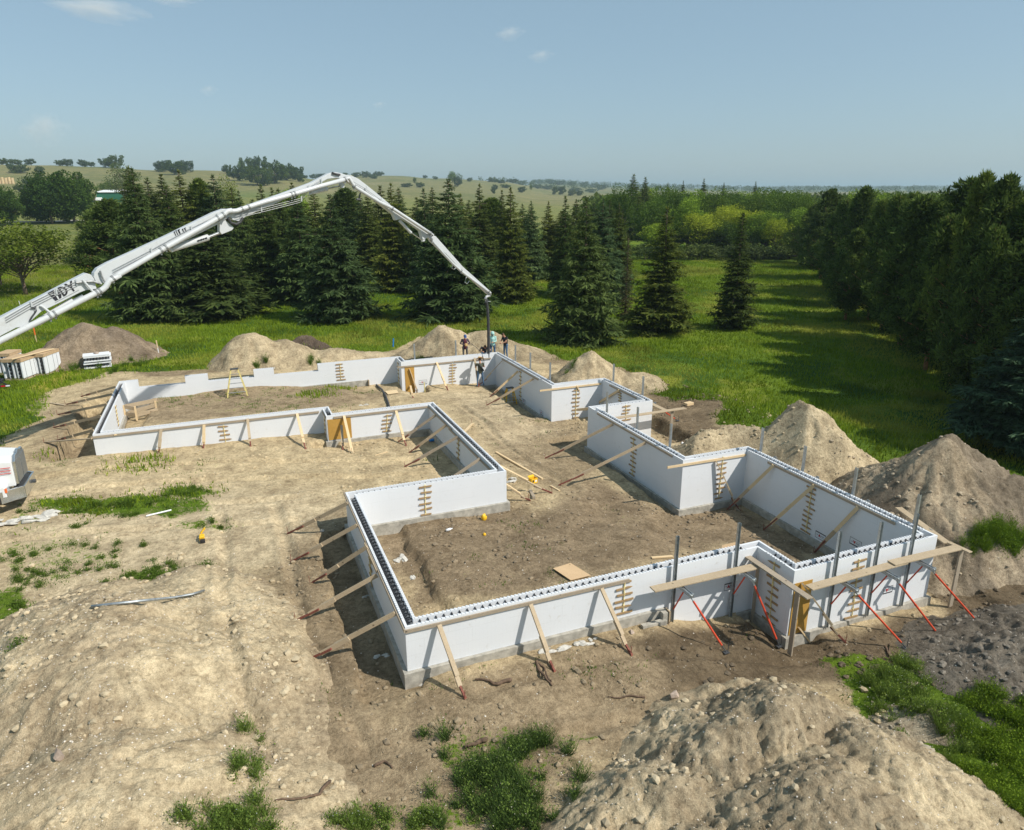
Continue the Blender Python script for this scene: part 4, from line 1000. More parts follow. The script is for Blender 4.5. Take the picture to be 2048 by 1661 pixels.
# cab and body; the front of the hood is the part the photograph shows
zt = TG
def tb(c, s, name, mat='cab', par=truck, bevel=.03): return MB().box((c[0], c[1], zt+c[2]), s).build(name, M[mat], par, bevel=bevel)
hood = MB()
def ringpts(x, hw, z0, z1, dy=0): return [(x, 28.98-hw, zt+z0), (x, 28.98-hw*.96, zt+z1-.16), (x, 28.98-hw*.72, zt+z1), (x, 28.98+hw*.72, zt+z1), (x, 28.98+hw*.96, zt+z1-.16), (x, 28.98+hw, zt+z0)]
R_ = [ringpts(-7.72, .68, .86, 1.93), ringpts(-8.4, .74, .84, 2.03), ringpts(-9.6, .92, .8, 2.16)]
V = [p for r in R_ for p in r]; Fc = []
for i in range(2):
    for j in range(5): Fc.append((i*6+j, i*6+j+1, i*6+j+7, i*6+j+6))
    Fc.append((i*6+5, i*6, i*6+6, i*6+11))
Fc += [(5,4,3,2,1,0), (12,13,14,15,16,17)]
hood.add(V, Fc); hd = hood.build('hood', M['cab'], truck, bevel=.03)
m = MB(); m.prism([(-7.71, 28.30, zt+.93), (-7.70, 28.34, zt+1.78), (-7.70, 28.50, zt+1.97), (-7.70, 28.85, zt+1.97), (-7.70, 28.88, zt+2.04), (-7.70, 29.08, zt+2.04), (-7.70, 29.11, zt+1.97), (-7.70, 29.46, zt+1.97), (-7.70, 29.62, zt+1.78), (-7.71, 29.66, zt+.93)], (.09, 0, 0)); gr = m.build('grille_surround', M['chrome'], truck, bevel=.012)
MB().box((-7.605, 28.66, zt+1.40), (.02, .52, .82)).box((-7.605, 29.30, zt+1.40), (.02, .52, .82)).build('grille', M['grille'], gr)
m = MB()
for dz in (0, .10, .20): m.bar((-7.78, 28.98-.705-.006, zt+1.38+dz), (-9.2, 28.98-.86, zt+1.42+dz), .028, .006, up=(0, 1, 0))
m.build('red_stripe', M['redlens'], hd)
for s in (-1, 1):
    f = MB(); f.prism([(-7.95, 28.98+s*.70, zt+.62), (-7.95, 28.98+s*.70, zt+1.0), (-8.2, 28.98+s*.72, zt+1.22), (-9.3, 28.98+s*.8, zt+1.28), (-9.6, 28.98+s*.8, zt+.9), (-9.4, 28.98+s*.8, zt+.72), (-9.1, 28.98+s*.8, zt+1.05), (-8.5, 28.98+s*.8, zt+1.05), (-8.25, 28.98+s*.74, zt+.62)], (0, s*.42, 0)); fd = f.build('fender', M['cab'], truck, bevel=.03)
    MB().box((-7.93, 28.98+s*.92, zt+.88), (.05, .26, .17)).build('headlight', M['lens'], fd)
    MB().box((-7.95, 28.98+s*1.09, zt+.88), (.06, .07, .15)).build('turn_signal', M['orange'], fd)
    for x in (-8.85, -15.2, -16.6):
        wt = MB().tube([(x, 28.98+s*1.22, zt+.50), (x, 28.98+s*.92, zt+.50)], .50, 28).build('wheel', M['rubber'], truck)
        MB().tube([(x, 28.98+s*1.24, zt+.50), (x, 28.98+s*1.1, zt+.50)], .27, 20).build('rim', M['chrome'], wt)
bp = MB(); bp.prism([(-7.52, 28.22, zt+.42), (-7.46, 28.22, zt+.42), (-7.46, 28.22, zt+.86), (-7.52, 28.22, zt+.86)], (0, 1.52, 0)); bp.prism([(-7.50, 28.22, zt+.42), (-8.12, 27.80, zt+.42), (-8.12, 27.80, zt+.86), (-7.50, 28.22, zt+.86)], (-.06, .05, 0)); bp.prism([(-7.50, 29.74, zt+.42), (-8.12, 30.16, zt+.42), (-8.12, 30.16, zt+.86), (-7.50, 29.74, zt+.86)], (-.06, -.05, 0))
bm_ = bp.build('bumper', M['chrome'], truck, bevel=.01)
MB().box((-7.68, 28.98, zt+.79), (.30, 1.3, .06)).box((-7.75, 28.98, zt+.6), (.3, 1.2, .2)).build('frame_end', M['dsteel'], truck)
MB().tube([(-7.44, 29.30, zt+.62), (-7.36, 29.30, zt+.62)], .07, 10).box((-7.42, 29.30, zt+.62), (.1, .2, .06)).build('tow_hook', M['dsteel'], bm_)
m = MB(); m.prism([(-9.5, 27.95, zt+.9), (-9.5, 27.95, zt+1.95), (-9.85, 27.95, zt+2.75), (-11.2, 27.95, zt+2.85), (-11.2, 27.95, zt+.9)], (0, 2.06, 0)); cb = m.build('cab', M['cab'], truck, bevel=.05)
MB().prism([(-9.53, 28.1, zt+2.0), (-9.53, 29.86, zt+2.0), (-9.80, 29.8, zt+2.62), (-9.80, 28.16, zt+2.62)], (-.02, 0, .01)).build('windscreen', M['glass'], cb)
MB().box((-10.4, 27.945, zt+2.25), (.9, .02, .6)).box((-10.4, 30.015, zt+2.25), (.9, .02, .6)).build('side_window', M['glass'], cb)
tb((-13.9, 28.98, .85), (9.5, .9, .3), 'chassis', 'dsteel'); tb((-12.6, 29.16, 1.55), (1.5, 1.7, 1.1), 'turntable_base', 'boom'); MB().tube([(-12.6, 29.16, zt+2.05), (-12.6, 29.16, zt+3.9)], [.55, .42], 18).build('turntable', M['boom'], truck)
tb((-17.2, 28.98, 1.4), (2.6, 1.6, .9), 'hopper_box', 'boom')
for s in (-1, 1): tb((-14.2, 28.98+s*2.2, .28), (.5, .5, .5), 'outrigger_foot', 'dsteel'); MB().bar((-13.6, 28.98+s*.5, zt+.7), (-14.2, 28.98+s*2.2, zt+.55), .2, .22).build('outrigger', M['boom'], truck)

# ------------------------------------------------------------ people
def cmat(name, c, var=.2, sc=18): return simple(name, c, .85, 0, var, sc, .25, obj=True)
M['skin'] = cmat('skin', (.42,.22,.14), .08); M['jeans'] = cmat('blue_denim', (.075,.14,.235)); M['khaki'] = cmat('faded_dark_trousers', (.095,.09,.085))
M['olive'] = cmat('olive_shirt', (.075,.08,.055)); M['teal'] = cmat('pale_teal_hoodie', (.36,.60,.55), .08); M['blk'] = cmat('black_tshirt', (.014,.014,.018)); M['plaid'] = cmat('dark_plaid_shirt', (.085,.06,.075), .5, 30)
M['boot'] = cmat('tan_work_boot', (.15,.10,.06)); M['straw'] = cmat('straw', (.60,.38,.16), .25, 40); M['hair'] = cmat('brown_hair', (.10,.055,.03)); M['cap'] = cmat('blue_cap', (.06,.11,.28)); M['sole'] = cmat('dark_shoe', (.03,.03,.03)); M['maroon'] = cmat('maroon_tshirt', (.09,.02,.03))
def person(label, foot, face, J, shirt, legs, shoe, hat=None, sleeve='long', H=1.78, hair='hair', group=None, front=None):
    """J overrides joints (right, forward, up) in units of a 1.78 m person; face: direction of view in the plan"""
    s = H/1.78
    j = dict(pel=(0,0,.95), chest=(0,0,1.28), neck=(0,.0,1.50), head=(0,.03,1.66), lsh=(-.18,0,1.42), rsh=(.18,0,1.42), lel=(-.25,-.02,1.14), rel=(.25,-.02,1.14), lwr=(-.25,.08,.90), rwr=(.25,.08,.90),
             lhip=(-.10,0,.92), rhip=(.10,0,.92), lkn=(-.12,.03,.50), rkn=(.12,.03,.50), lan=(-.13,-.02,.09), ran=(.13,-.02,.09), ltoe=(-.15,.15,.04), rtoe=(.15,.15,.04))
    j.update(J); fw = Vector((face[0], face[1], 0)).normalized(); rt = Vector((fw.y, -fw.x, 0)); F0 = Vector(foot)
    Wd = {k: F0+(rt*v[0]+fw*v[1]+Vector((0, 0, 1))*v[2])*s for k, v in j.items()}
    t = thing('person', label, 'person', foot, group)
    m = MB()
    def limb(a, b, r0, r1, sub=5):
        A, B = Wd[a] if isinstance(a, str) else a, Wd[b] if isinstance(b, str) else b
        for i in range(sub+1):
            q = i/sub; m.ball(A.lerp(B, q), (r0*(1-q)+r1*q)*s, 8)
    limb('lsh', 'lel', .062, .048); limb('lel', 'lwr', .047, .032); limb('rsh', 'rel', .062, .048); limb('rel', 'rwr', .047, .032)
    limb('lhip', 'lkn', .092, .066, 7); limb('lkn', 'lan', .062, .045, 7); limb('rhip', 'rkn', .092, .066, 7); limb('rkn', 'ran', .062, .045, 7)
    limb('lan', 'ltoe', .048, .042); limb('ran', 'rtoe', .048, .042)
    limb('pel', 'chest', .15, .175, 6); limb('chest', 'neck', .16, .065, 5); limb('lsh', 'chest', .07, .11, 4); limb('rsh', 'chest', .07, .11, 4); limb('lhip', 'pel', .10, .125, 3); limb('rhip', 'pel', .10, .125, 3)
    limb('neck', 'head', .055, .06, 3)
    hc = Wd['head']; hd_ = (Wd['head']-Wd['neck']).normalized(); hf = (fw-hd_*fw.dot(hd_)).normalized(); hr = hd_.cross(hf)
    m.ball(hc+hd_*.03*s, .098*s, 12, (.86, 1., 1.15)); m.ball(hc-hd_*.05*s+hf*.025*s, .065*s, 8)
    m.ball(hc+hf*.105*s-hd_*.005*s, .020*s, 6); m.ball(hc+hf*.10*s-hd_*.03*s, .016*s, 6)                      # nose
    for q in (-1, 1): m.ball(hc+hr*q*.088*s, .024*s, 6)                                                         # ears
    for w_, e_ in (('lwr', 'lel'), ('rwr', 'rel')):                                                            # palms, fingers, thumbs
        d = (Wd[w_]-Wd[e_]).normalized(); a = d.cross(hd_).normalized() if abs(d.z) < .95 else hr; b = d.cross(a)
        p = Wd[w_]+d*.05*s
        for q in range(3): m.ball(Wd[w_]+d*(.02+.03*q)*s, .034*s, 7, (1, 1, .8))
        for i, fl in enumerate((.062,.075,.07,.052)):
            r0 = p+d*.035*s+a*(i-1.5)*.02*s; k1 = r0+d*fl*.55*s+b*.008*s; k2 = k1+(d*.6+b*.8)*fl*.5*s; m.tube([r0-d*.02*s, k1, k2], [.0105*s,.0095*s,.008*s], 6)
        m.tube([p-a*.03*s, p-a*.055*s+d*.025*s, p-a*.05*s+d*.06*s], [.013*s,.011*s,.009*s], 6)
    ob = m.build('body', M['skin'], t)
    md = ob.modifiers.new('r', 'REMESH'); md.mode = 'VOXEL'; md.voxel_size = .0125*s; md.use_smooth_shade = True
    sm = ob.modifiers.new('s', 'SMOOTH'); sm.iterations = 4; sm.factor = .5
    dg = bpy.context.evaluated_depsgraph_get(); me = bpy.data.meshes.new_from_object(ob.evaluated_get(dg)); ob.modifiers.clear(); ob.data = me
    me.materials.clear()
    for k in (M['skin'], M[shirt], M[legs], M[shoe], M[hair], M[front or shirt]): me.materials.append(k)
    n = len(me.polygons); cen = np.empty(n*3); me.polygons.foreach_get('center', cen); cen = cen.reshape(-1, 3)+np.array(foot)
    def segd(a, b):
        A, B = np.array(Wd[a]), np.array(Wd[b]); d = B-A; tt = np.clip(((cen-A)@d)/(d@d+1e-9), 0, 1); return np.linalg.norm(cen-A-tt[:, None]*d, axis=1), tt
    segs = [('lsh','lel','ua'),('rsh','rel','ua'),('lel','lwr','fa'),('rel','rwr','fa'),('lhip','lkn','leg'),('rhip','rkn','leg'),('lkn','lan','leg'),('rkn','ran','leg'),('lan','ltoe','foot'),('ran','rtoe','foot'),('pel','chest','tor'),('chest','neck','tor'),('lsh','rsh','tor'),('neck','head','head'),('lhip','rhip','leg')]
    best = np.full(n, 9.); mi = np.zeros(n, np.int32)
    for a, b, k in segs:
        d, tt = segd(a, b); d = d-{'tor':.09,'ua':.02,'fa':.01,'leg':.03,'foot':.01,'head':.04}[k]; u = d < best; best = np.where(u, d, best)
        if k == 'tor': v = np.ones(n, int)
        elif k == 'ua': v = np.ones(n, int) if sleeve == 'long' else np.where(tt < .55, 1, 0)
        elif k == 'fa': v = np.where(tt < .97, 1, 0) if sleeve == 'long' else np.zeros(n, int)
        elif k == 'leg': v = np.full(n, 2)
        elif k == 'foot': v = np.full(n, 3)
        else: v = np.zeros(n, int)
        if a == 'chest': v = np.where(tt < .85, 1, 0)
        mi = np.where(u, v, mi)
    hv = np.array(hc); rel = cen-hv; up_ = rel@np.array(hd_); fwd = rel@np.array(hf)
    ishead = np.linalg.norm(rel-np.array(hd_)*.02, axis=1) < .14*s
    mi = np.where(ishead & ((up_ > .065*s) | ((fwd < -.01*s) & (up_ > -.04*s))), 4, np.where(ishead & (up_ > -.12*s), 0, mi))
    if front is not None:
        q = (cen-np.array(Wd['chest'])); mi = np.where((mi == 1) & (q@np.array(fw) > .07) & (np.abs(q@np.array(rt)) < .085), 5, mi)
    me.polygons.foreach_set('material_index', mi.astype(np.int32)); me.update()
    e = MB()
    for q in (-1, 1): e.ball(hc+hf*.092*s+hr*q*.034*s+hd_*.025*s, .012*s, 6)
    e.build('eyes', M['decal'], ob); MB().box(hc+hf*.098*s-hd_*.055*s, (.045*s, .012*s, .010*s), Matrix((hr, hf, hd_)).transposed()).build('mouth', M['decal_red'], ob)
    if hat == 'straw':
        c = hc+hd_*.10*s; ring = [c+(hr*math.cos(a)+hf*math.sin(a))*.27*s-hd_*.035*math.cos(2*a)*s for a in np.linspace(0, 2*math.pi, 24, endpoint=False)]
        ri = [c+(hr*math.cos(a)+hf*math.sin(a))*.10*s for a in np.linspace(0, 2*math.pi, 24, endpoint=False)]; tp = [c+(hr*math.cos(a)+hf*math.sin(a))*.078*s+hd_*.10*s for a in np.linspace(0, 2*math.pi, 24, endpoint=False)]
        h = MB(); F_ = [(i, (i+1) % 24, 24+(i+1) % 24, 24+i) for i in range(24)]+[(24+i, 24+(i+1) % 24, 48+(i+1) % 24, 48+i) for i in range(24)]+[tuple(range(48, 72))]
        h.add(ring+ri+tp, F_); hh = h.build('straw_hat', M['straw'], ob, smooth=True); so_ = hh.modifiers.new('t', 'SOLIDIFY'); so_.thickness = .008
    if hat == 'cap':
        h = MB(); h.ball(hc+hd_*.055*s, .108*s, 12, (.9, 1.0, .95)); h.box(hc+hd_*.06*s+hf*.13*s, (.14*s, .12*s, .012*s), Matrix((hr, hf, hd_)).transposed()); h.build('cap', M['cap'], ob, smooth=True)
    if hat == 'hood':
        h = MB(); h.ball(hc+hd_*.02*s-hf*.035*s, .135*s, 14, (.95, 1.0, 1.12)); h.ball(hc-hd_*.12*s-hf*.03*s, .12*s, 10); h.build('hood', M['teal'], ob, smooth=True)
        MB().box(hc+hf*.095*s+hd_*.025*s, (.13*s, .03*s, .05*s), Matrix((hr, hf, hd_)).transposed()).build('dark_glasses', M['decal'], ob)
    return t, Wd
f1 = G(961, 773); person('person in straw hat, olive t-shirt and jeans, back turned, standing at the far wall', (f1.x, f1.y, f1.z-.01), (.12, 1), dict(lel=(-.27,.10,1.20), rel=(.27,.10,1.20), lwr=(-.13,.25,1.30), rwr=(.14,.26,1.28), lan=(-.20,-.02,.09), ran=(.20,-.02,.09), lkn=(-.16,.02,.50), rkn=(.16,.02,.50), ltoe=(-.24,.13,.04), rtoe=(.24,.13,.04), head=(0,.06,1.65)),
    'olive', 'jeans', 'boot', 'straw', 'short', 1.82)
m = MB(); fr = Vector((f1.x, f1.y, f1.z)); m.tube([fr+Vector((-.15,-.06,1.44)), fr+Vector((-.03,-.20,1.28)), fr+Vector((.10,-.20,1.14)), fr+Vector((.19,-.08,1.02))], .045, 8); tag(rebase(m.build('tool_strap', M['blk'])), 'dark strap slung across the back of the man in the straw hat', 'strap')
_, WA = person('person in blue cap, dark open shirt and maroon t-shirt standing alone behind the far wall', (13.72, 42.05, 1.45), (-.1, -1), dict(lel=(-.30,.05,1.20), rel=(.30,.05,1.20), lwr=(-.10,.28,1.18), rwr=(.10,.28,1.16), head=(0,.09,1.63)), 'plaid', 'khaki', 'sole', 'cap', 'long', 1.78, front='maroon')
person('person in a pale teal hoodie with the hood up, steering the black hose', (15.62, 42.1, 1.45), (-.45, -.9), dict(rel=(.30,.12,1.22), rwr=(.24,.38,1.20), lel=(-.22,.10,1.17), lwr=(-.06,.34,1.16), head=(0,.10,1.62), neck=(0,.03,1.49)), 'teal', 'jeans', 'sole', 'hood', 'long', 1.80)
person('person with brown hair, black t-shirt and jeans looking down beside the corner post', (16.38, 41.75, 1.45), (-.9, -.35), dict(neck=(0,.10,1.47), head=(0,.20,1.58), chest=(0,.04,1.27), lsh=(-.18,.06,1.40), rsh=(.18,.06,1.40), lel=(-.22,.20,1.16), rel=(.22,.20,1.16), lwr=(-.10,.38,1.10), rwr=(.10,.38,1.10)), 'blk', 'jeans', 'sole', None, 'short', 1.80)
person('person in a black t-shirt crouching behind the wall at the foot of the hose', (15.05, 42.12, 1.45), (-.2, -1), dict(pel=(0,-.18,.42), chest=(0,.05,.68), neck=(0,.22,.84), head=(0,.33,.90), lsh=(-.19,.12,.82), rsh=(.19,.12,.82), lel=(-.34,.22,.66), rel=(.34,.22,.66), lwr=(-.20,.42,.62), rwr=(.20,.42,.62),
    lhip=(-.10,-.16,.40), rhip=(.10,-.16,.40), lkn=(-.22,.24,.44), rkn=(.22,.24,.44), lan=(-.16,-.02,.09), ran=(.16,-.02,.09)), 'blk', 'jeans', 'sole', None, 'short', 1.80)
q0 = (WA['lwr']+WA['rwr'])/2
m = MB(); m.box(q0+Vector((0, -.05, -.02)), (.16, .14, .16)); vb = thing('concrete_vibrator', 'tan vibrator motor with a black trailing hose, held by the man in the blue cap', 'vibrator', q0); m.build('motor', M['straw'], vb, bevel=.02)
MB().tube([q0, q0+Vector((.35, -.1, .02)), q0+Vector((.62, -.35, -.22)), q0+Vector((.85, -.65, -.58)), q0+Vector((.92, -.75, -.95)), q0+Vector((.92, -.78, -1.25))], .016, 8).build('flexible_shaft', M['rubber'], vb)
# ------------------------------------------------------------ things lying about the site
def single(mb, name, mat, label, cat, group=None, bevel=0, smooth=False):
    o = mb.build(name, M[mat] if isinstance(mat, str) else mat, bevel=bevel, smooth=smooth); tag(o, label, cat, group); return rebase(o)
def lying(pa, pb, w, h, name, mat, label, cat='board', up=0.0, group=None):
    a, b = GS(*pa), GS(*pb); return single(MB().bar(a+Vector((0, 0, h/2+.015+up)), b+Vector((0, 0, h/2+.015+up)), w, h), name, mat, label, cat, group)
GL = 'loose boards lying on the ground'
lying((992,907), (1085,961), .09, .06, 'loose_board', 'pine', 'long pale board lying on the dirt right of the courtyard wall', group=GL)
lying((1101,974), (1119,984), .07, .04, 'loose_board', 'pine', 'short pale stick near the feet of the long brace, right of the yellow box', group=GL)
lying((750,913), (775,905), .05, .02, 'loose_board', 'pine', 'thin pale stick on the courtyard dirt', group=GL)
lying((101,807), (131,812), .14, .03, 'loose_board', 'wood', 'short board on the ground left of the garage trench', group=GL)
lying((1303,1119), (1345,1116), .09, .04, 'loose_board', 'pine', 'board end on the dirt behind the near wall', group=GL)
lying((1060,985), (1068,1000), .12, .10, 'wood_block', 'grey_wood', 'upturned block of lumber by the ledge below the yellow box', 'block')
lying((1381,1223), (1388,1224), .05, .02, 'wood_chip', 'pine', 'tiny pale chip of wood in front of the near wall', 'wood chip')
# plywood sheet with dirt on it
a, b, c, d = [GS(*p)+Vector((0, 0, .05)) for p in ((1106,1142),(1141,1131),(1181,1156),(1141,1166))]
single(MB().prism([a, b, c, d], (0, 0, .018)), 'plywood_sheet', 'ply_pale', 'pale plywood sheet lying flat inside the house behind the near wall', 'plywood sheet')
a, b, c, d = [GS(*p)+Vector((0, 0, .04)) for p in ((770,785),(793,782),(797,788),(776,791))]
single(MB().prism([a, b, c, d], (0, 0, .018)), 'plywood_scrap', 'pine', 'small plywood scrap beside the hose near the far garage corner', 'plywood scrap')
# yellow cardboard nail box with open lid
p = GS(1066, 967); t = thing('nail_box', 'open yellow box with dark print on the dirt by the courtyard wall corner', 'box', p)
m = MB(); Rz = Matrix.Rotation(.25, 3, 'Z')
for dx, dy, sx, sy in ((0,-.10,.30,.01),(0,.10,.30,.01),(-.15,0,.01,.20),(.15,0,.01,.20)): m.box(p+Rz @ Vector((dx, dy, .12)), (sx, sy, .22), Rz)
m.box(p+Vector((0, 0, .03)), (.29, .19, .01), Rz); m.box(p+Rz @ Vector((0, .14, .26)), (.30, .09, .008), Rz @ Matrix.Rotation(.5, 3, 'X')); m.build('box_body', M['yellow'], t)
MB().box(p+Rz @ Vector((-.07, -.107, .12)), (.08, .003, .10), Rz).build('box_print', M['decal'], t); MB().box(p+Rz @ Vector((.07, -.107, .11)), (.09, .003, .08), Rz).build('box_sticker', M['white'], t)
def lumpy(p, r, sc, name, mat, label, cat, seed=0, n=12, group=None):
    random.seed(seed+5); m = MB(); m.ball(p+Vector((0, 0, r*sc[2]*.6)), r, n, sc, jit=.22); return single(m, name, mat, label, cat, group, smooth=True)
lumpy(GS(968,1041), .095, (1.1,.75,1.6), 'yellow_bag', 'yellow', 'crumpled yellow bag standing by the footing of the near courtyard wall', 'bag', 3)
lumpy(GS(969,1072), .055, (1,1,1), 'yellow_ball', 'yellow', 'small round yellow thing on the dirt inside the house', 'ball', 1, 14)
p = GS(898,1064); single(MB().tube([p+Vector((-.1, .0, .05)), p+Vector((.06, .04, .05)), p+Vector((.10, .05, .05)), p+Vector((.14, .06, .05))], [.045,.045,.02,.02], 12), 'plastic_bottle', 'white', 'white plastic bottle lying on the dirt inside the house', 'bottle', smooth=True)
p = GS(869,884); single(MB().tube([p+Vector((-.25, .0, .08)), p+Vector((-.05, .0, .09)), p+Vector((.05, .02, .07)), p+Vector((.2, .04, .05))], [.05,.07,.03,.03], 10), 'blue_bottle', 'blue', 'small blue bottle in the shade at the foot of the courtyard wall', 'bottle')
# orange and yellow tool on the left dirt
p = GS(406,1083); t = thing('power_tool', 'yellow and orange battery tool lying on the dirt at left centre', 'power tool', p)
MB().box(p+Vector((-.02, .05, .12)), (.16, .24, .16)).build('tool_body', M['yellow'], t, bevel=.02); MB().bar(p+Vector((-.05, .2, .2)), p+Vector((.1, .24, .36)), .07, .05).build('handle', M['yellow'], t, bevel=.01); MB().box(p+Vector((.0, -.12, .07)), (.15, .10, .12)).build('battery', M['black'], t, bevel=.01)
# pipes
P_ = [GS(*q)+Vector((0, 0, .07)) for q in ((184,1219),(240,1213),(300,1207),(350,1201),(385,1194),(409,1187))]
single(MB().tube(P_, [.035,.035,.035,.032,.03,.03], 10), 'grey_pipe', 'steel', 'long bent grey pipe lying along the top of the bottom left mound', 'pipe', smooth=True)
P_ = [GS(*q)+Vector((0, 0, .05)) for q in ((293,1035),(343,1023))]; single(MB().tube(P_, .03, 8), 'white_pipe', 'white', 'short white pipe on the weedy dirt at left', 'pipe')
a = GS(786,694); single(MB().tube([a-Vector((0, 0, .1)), a+Vector((.06, 0, .62))], .05, 10), 'blue_pipe', 'blue', 'blue plastic pipe standing up from the ground behind the garage corner', 'pipe')
P_ = [GS(*q)+Vector((0, 0, .07)) for q in ((753,773),(764,782),(771,794),(776,808),(779,818))]; single(MB().tube(P_, .06, 10), 'black_hose', 'rubber', 'short length of black hose on the garage floor behind the courtyard wall', 'hose', smooth=True)
# stepladder by the garage wall
def ladder(c, w, d, H, label, mat):
    c = Vector(c); t = thing('stepladder', label, 'stepladder', c)
    for i, (sx, sy) in enumerate(((-1,-1),(1,-1),(-1,1),(1,1))):
        MB().bar(c+Vector((sx*w/2, sy*d/2, 0)), c+Vector((sx*.18, sy*.06, H)), .07, .03, up=(0, 1, 0)).build('leg', M[mat], t)
    for k in range(1, 6):
        z = H*k/6; q = 1-k/6; MB().box(c+Vector((0, -d/2*q-.06*(1-q), z)), (2*(w/2*q+.18*(1-q)), .07, .02)).build('step', M['steel'], t)
    MB().box(c+Vector((0, 0, H+.02)), (.42, .24, .05)).build('top_cap', M['dsteel'], t)
    return t
M['ladder_y'] = simple('yellow_fibreglass', (.62,.52,.20), .5, 0, .1, 8, .05)
g1 = G(475, 791); ladder((g1.x, g1.y, g1.z), 1.05, .7, 1.5, 'yellow stepladder with a grey cap on the garage ground by the low wall', 'ladder_y')
g1 = G(1026, 808); ladder((14.9, g1.y, -.2), .7, .5, .95, 'small yellow step stool in the shaded trench under the nearest inner brace', 'yellow')
# shovel leaning on the wall by the tall plywood
a = G(850, 782); t = thing('shovel', 'shovel with a yellow handle standing by the printed mark on the far wall', 'shovel', a)
MB().tube([a+Vector((0, 0, .12)), a+Vector((.02, .2, 1.0))], .03, 8).build('handle', M['ladder_y'], t); MB().box(a+Vector((0, 0, .06)), (.2, .03, .2)).build('blade', M['dsteel'], t)
# timber box in the garage corner
g1 = Vector((-5.0, 40.4, .85)); t = thing('timber_frame', 'open wooden form box in the left corner of the garage', 'wooden frame', g1)
for q in (((-.55,-.3,.0),(.0,-.75,.0)), ((-.55,-.3,.0),(.9,-.05,.25)), ((.0,-.75,.0),(1.0,-.45,.1)), ((-.5,-.25,.4),(1.0,.05,.5)), ((0,-.7,.35),(-.55,-.3,.4))):
    MB().bar(g1+Vector(q[0]), g1+Vector(q[1]), .05, .2).build('side_board', M['wood'], t)
for q in ((-.55,-.3),(0,-.75),(.9,-.05)): MB().box(g1+Vector((q[0], q[1], .1)), (.09, .09, .75)).build('corner_post', M['pine'], t)
o = onY(264, 792, 40.9); 
# survey stakes
def stake(px, H, mat, label, tipmat=None):
    a = G(*px); t = thing('survey_stake', label, 'stake', a, 'survey stakes'); b = a+Vector((random.uniform(-.06, .06), 0, H))
    MB().bar(a-Vector((0, 0, .2)), b, .05, .03, up=(0, 1, 0)).build('stake_shaft', M[mat], t)
    if tipmat: MB().bar(a.lerp(b, .55), b+Vector((0, 0, .02)), .075, .05, up=(0, 1, 0)).build('flagging', M[tipmat], t)
stake((74,687), 1.15, 'pine', 'stake with orange flagging in the grass at the left edge', 'orange'); stake((319,713), 1.1, 'white', 'white stake with a wooden top in the grass right of the dark pile', 'pine'); stake((41,612), .5, 'white', 'short white stake in the far grass under the boom')
stake((1935,868), .9, 'root', 'dark post in the grass left of the blue spruce trunk')
# foam block stack on the ground
def foam_block(c, ax, L, label=None, par=None, ties=True, th=.33, h=.10):
    pass
g1 = G(197, 735); t = thing('foam_block_stack', 'flat stack of white foam blocks with a clod on top, left of the garage', 'foam blocks', g1)
R2 = Matrix.Rotation(.12, 3, 'Z')
for lv in range(2):
    z = .05+lv*.42
    for zz in (z, z+.27): MB().box(g1+R2 @ Vector((.05*lv, 0, zz+.035)), (1.55, .95, .07), R2).build('foam_panel', M['foam'], t)
    m = MB()
    for i in range(9):
        for y in (-.38, 0, .38): m.box(g1+R2 @ Vector((-.7+i*.175, y, z+.17)), (.03, .05, .20), R2)
    m.build('web_tie', M['black'], t)
MB().box(g1+R2 @ Vector((0, 0, .86)), (1.5, .9, .06), R2).build('foam_panel', M['foam'], t)
lumpy(g1+Vector((.02, 0, .88)), .13, (1.2,.8,.7), 'dirt_clod', 'stone', 'brown clod lying on top of the foam block stack', 'clod', 4)
# wrapped bundles with cardboard tops
def bundle(pa, pb, dep, H, label):
    """pa, pb: the two ends of the long white face where it meets the ground in the photograph"""
    a, b = G(*pa), G(*pb); a.z = b.z = (a.z+b.z)/2; ax_ = (b-a); L = ax_.length; ax_.normalize(); bk = Vector((-ax_.y, ax_.x, 0)); R = Matrix((ax_, bk, Vector((0, 0, 1)))).transposed(); c = (a+b)/2+bk*dep/2; c.z = a.z
    t = thing('foam_bundle', label, 'bundle of foam forms', c, 'strapped bundles of foam forms')
    for y in (-.5, -.26, .0, .22, .5):
        yy = y*dep+(.035 if y < 0 else -.035); MB().box(c+R @ Vector((0, yy, H/2+.10)), (L, .07, H-.06), R).build('foam_panel', M['foam'], t)
    m = MB()
    for x in (-.49, -.25, .25, .49):
        for y0, y1 in ((-.44, -.28), (.03, .17)):
            for k in range(5): m.box(c+R @ Vector((x*L, (y0+y1)/2*dep, .22+k*(H-.1)/5)), (.03, (y1-y0)*dep, .13), R)
    m.build('web_tie', M['black'], t)
    m = MB(); m.box(c+R @ Vector((0, 0, H+.09)), (L+.05, dep+.05, .04), R); m.box(c+R @ Vector((0, -dep/2-.02, H+.0)), (L+.05, .01, .16), R); m.box(c+R @ Vector((-L/2-.02, 0, H+.0)), (.01, dep+.04, .16), R); m.box(c+R @ Vector((L/2+.02, 0, H+.0)), (.01, dep+.04, .16), R); m.build('cardboard_top', M['card'], t)
    MB().box(c+R @ Vector((0, 0, .04)), (L, dep, .08), R).build('pallet', M['wood'], t)
    for x in (-.30, .06, .30): MB().box(c+R @ Vector((x*L, -dep/2-.006, H/2+.10)), (.018, .006, H-.04), R).build('strap', M['dsteel'], t)
    return c, R, L
cb1 = bundle((49,761), (80,750), 1.15, 1.2, 'nearer strapped bundle of white foam forms, between the trailer ramp and the farther bundle')
cb2 = bundle((94,751), (125,740), 1.15, 1.25, 'farther strapped bundle of white foam forms, right in front of the dark pile')
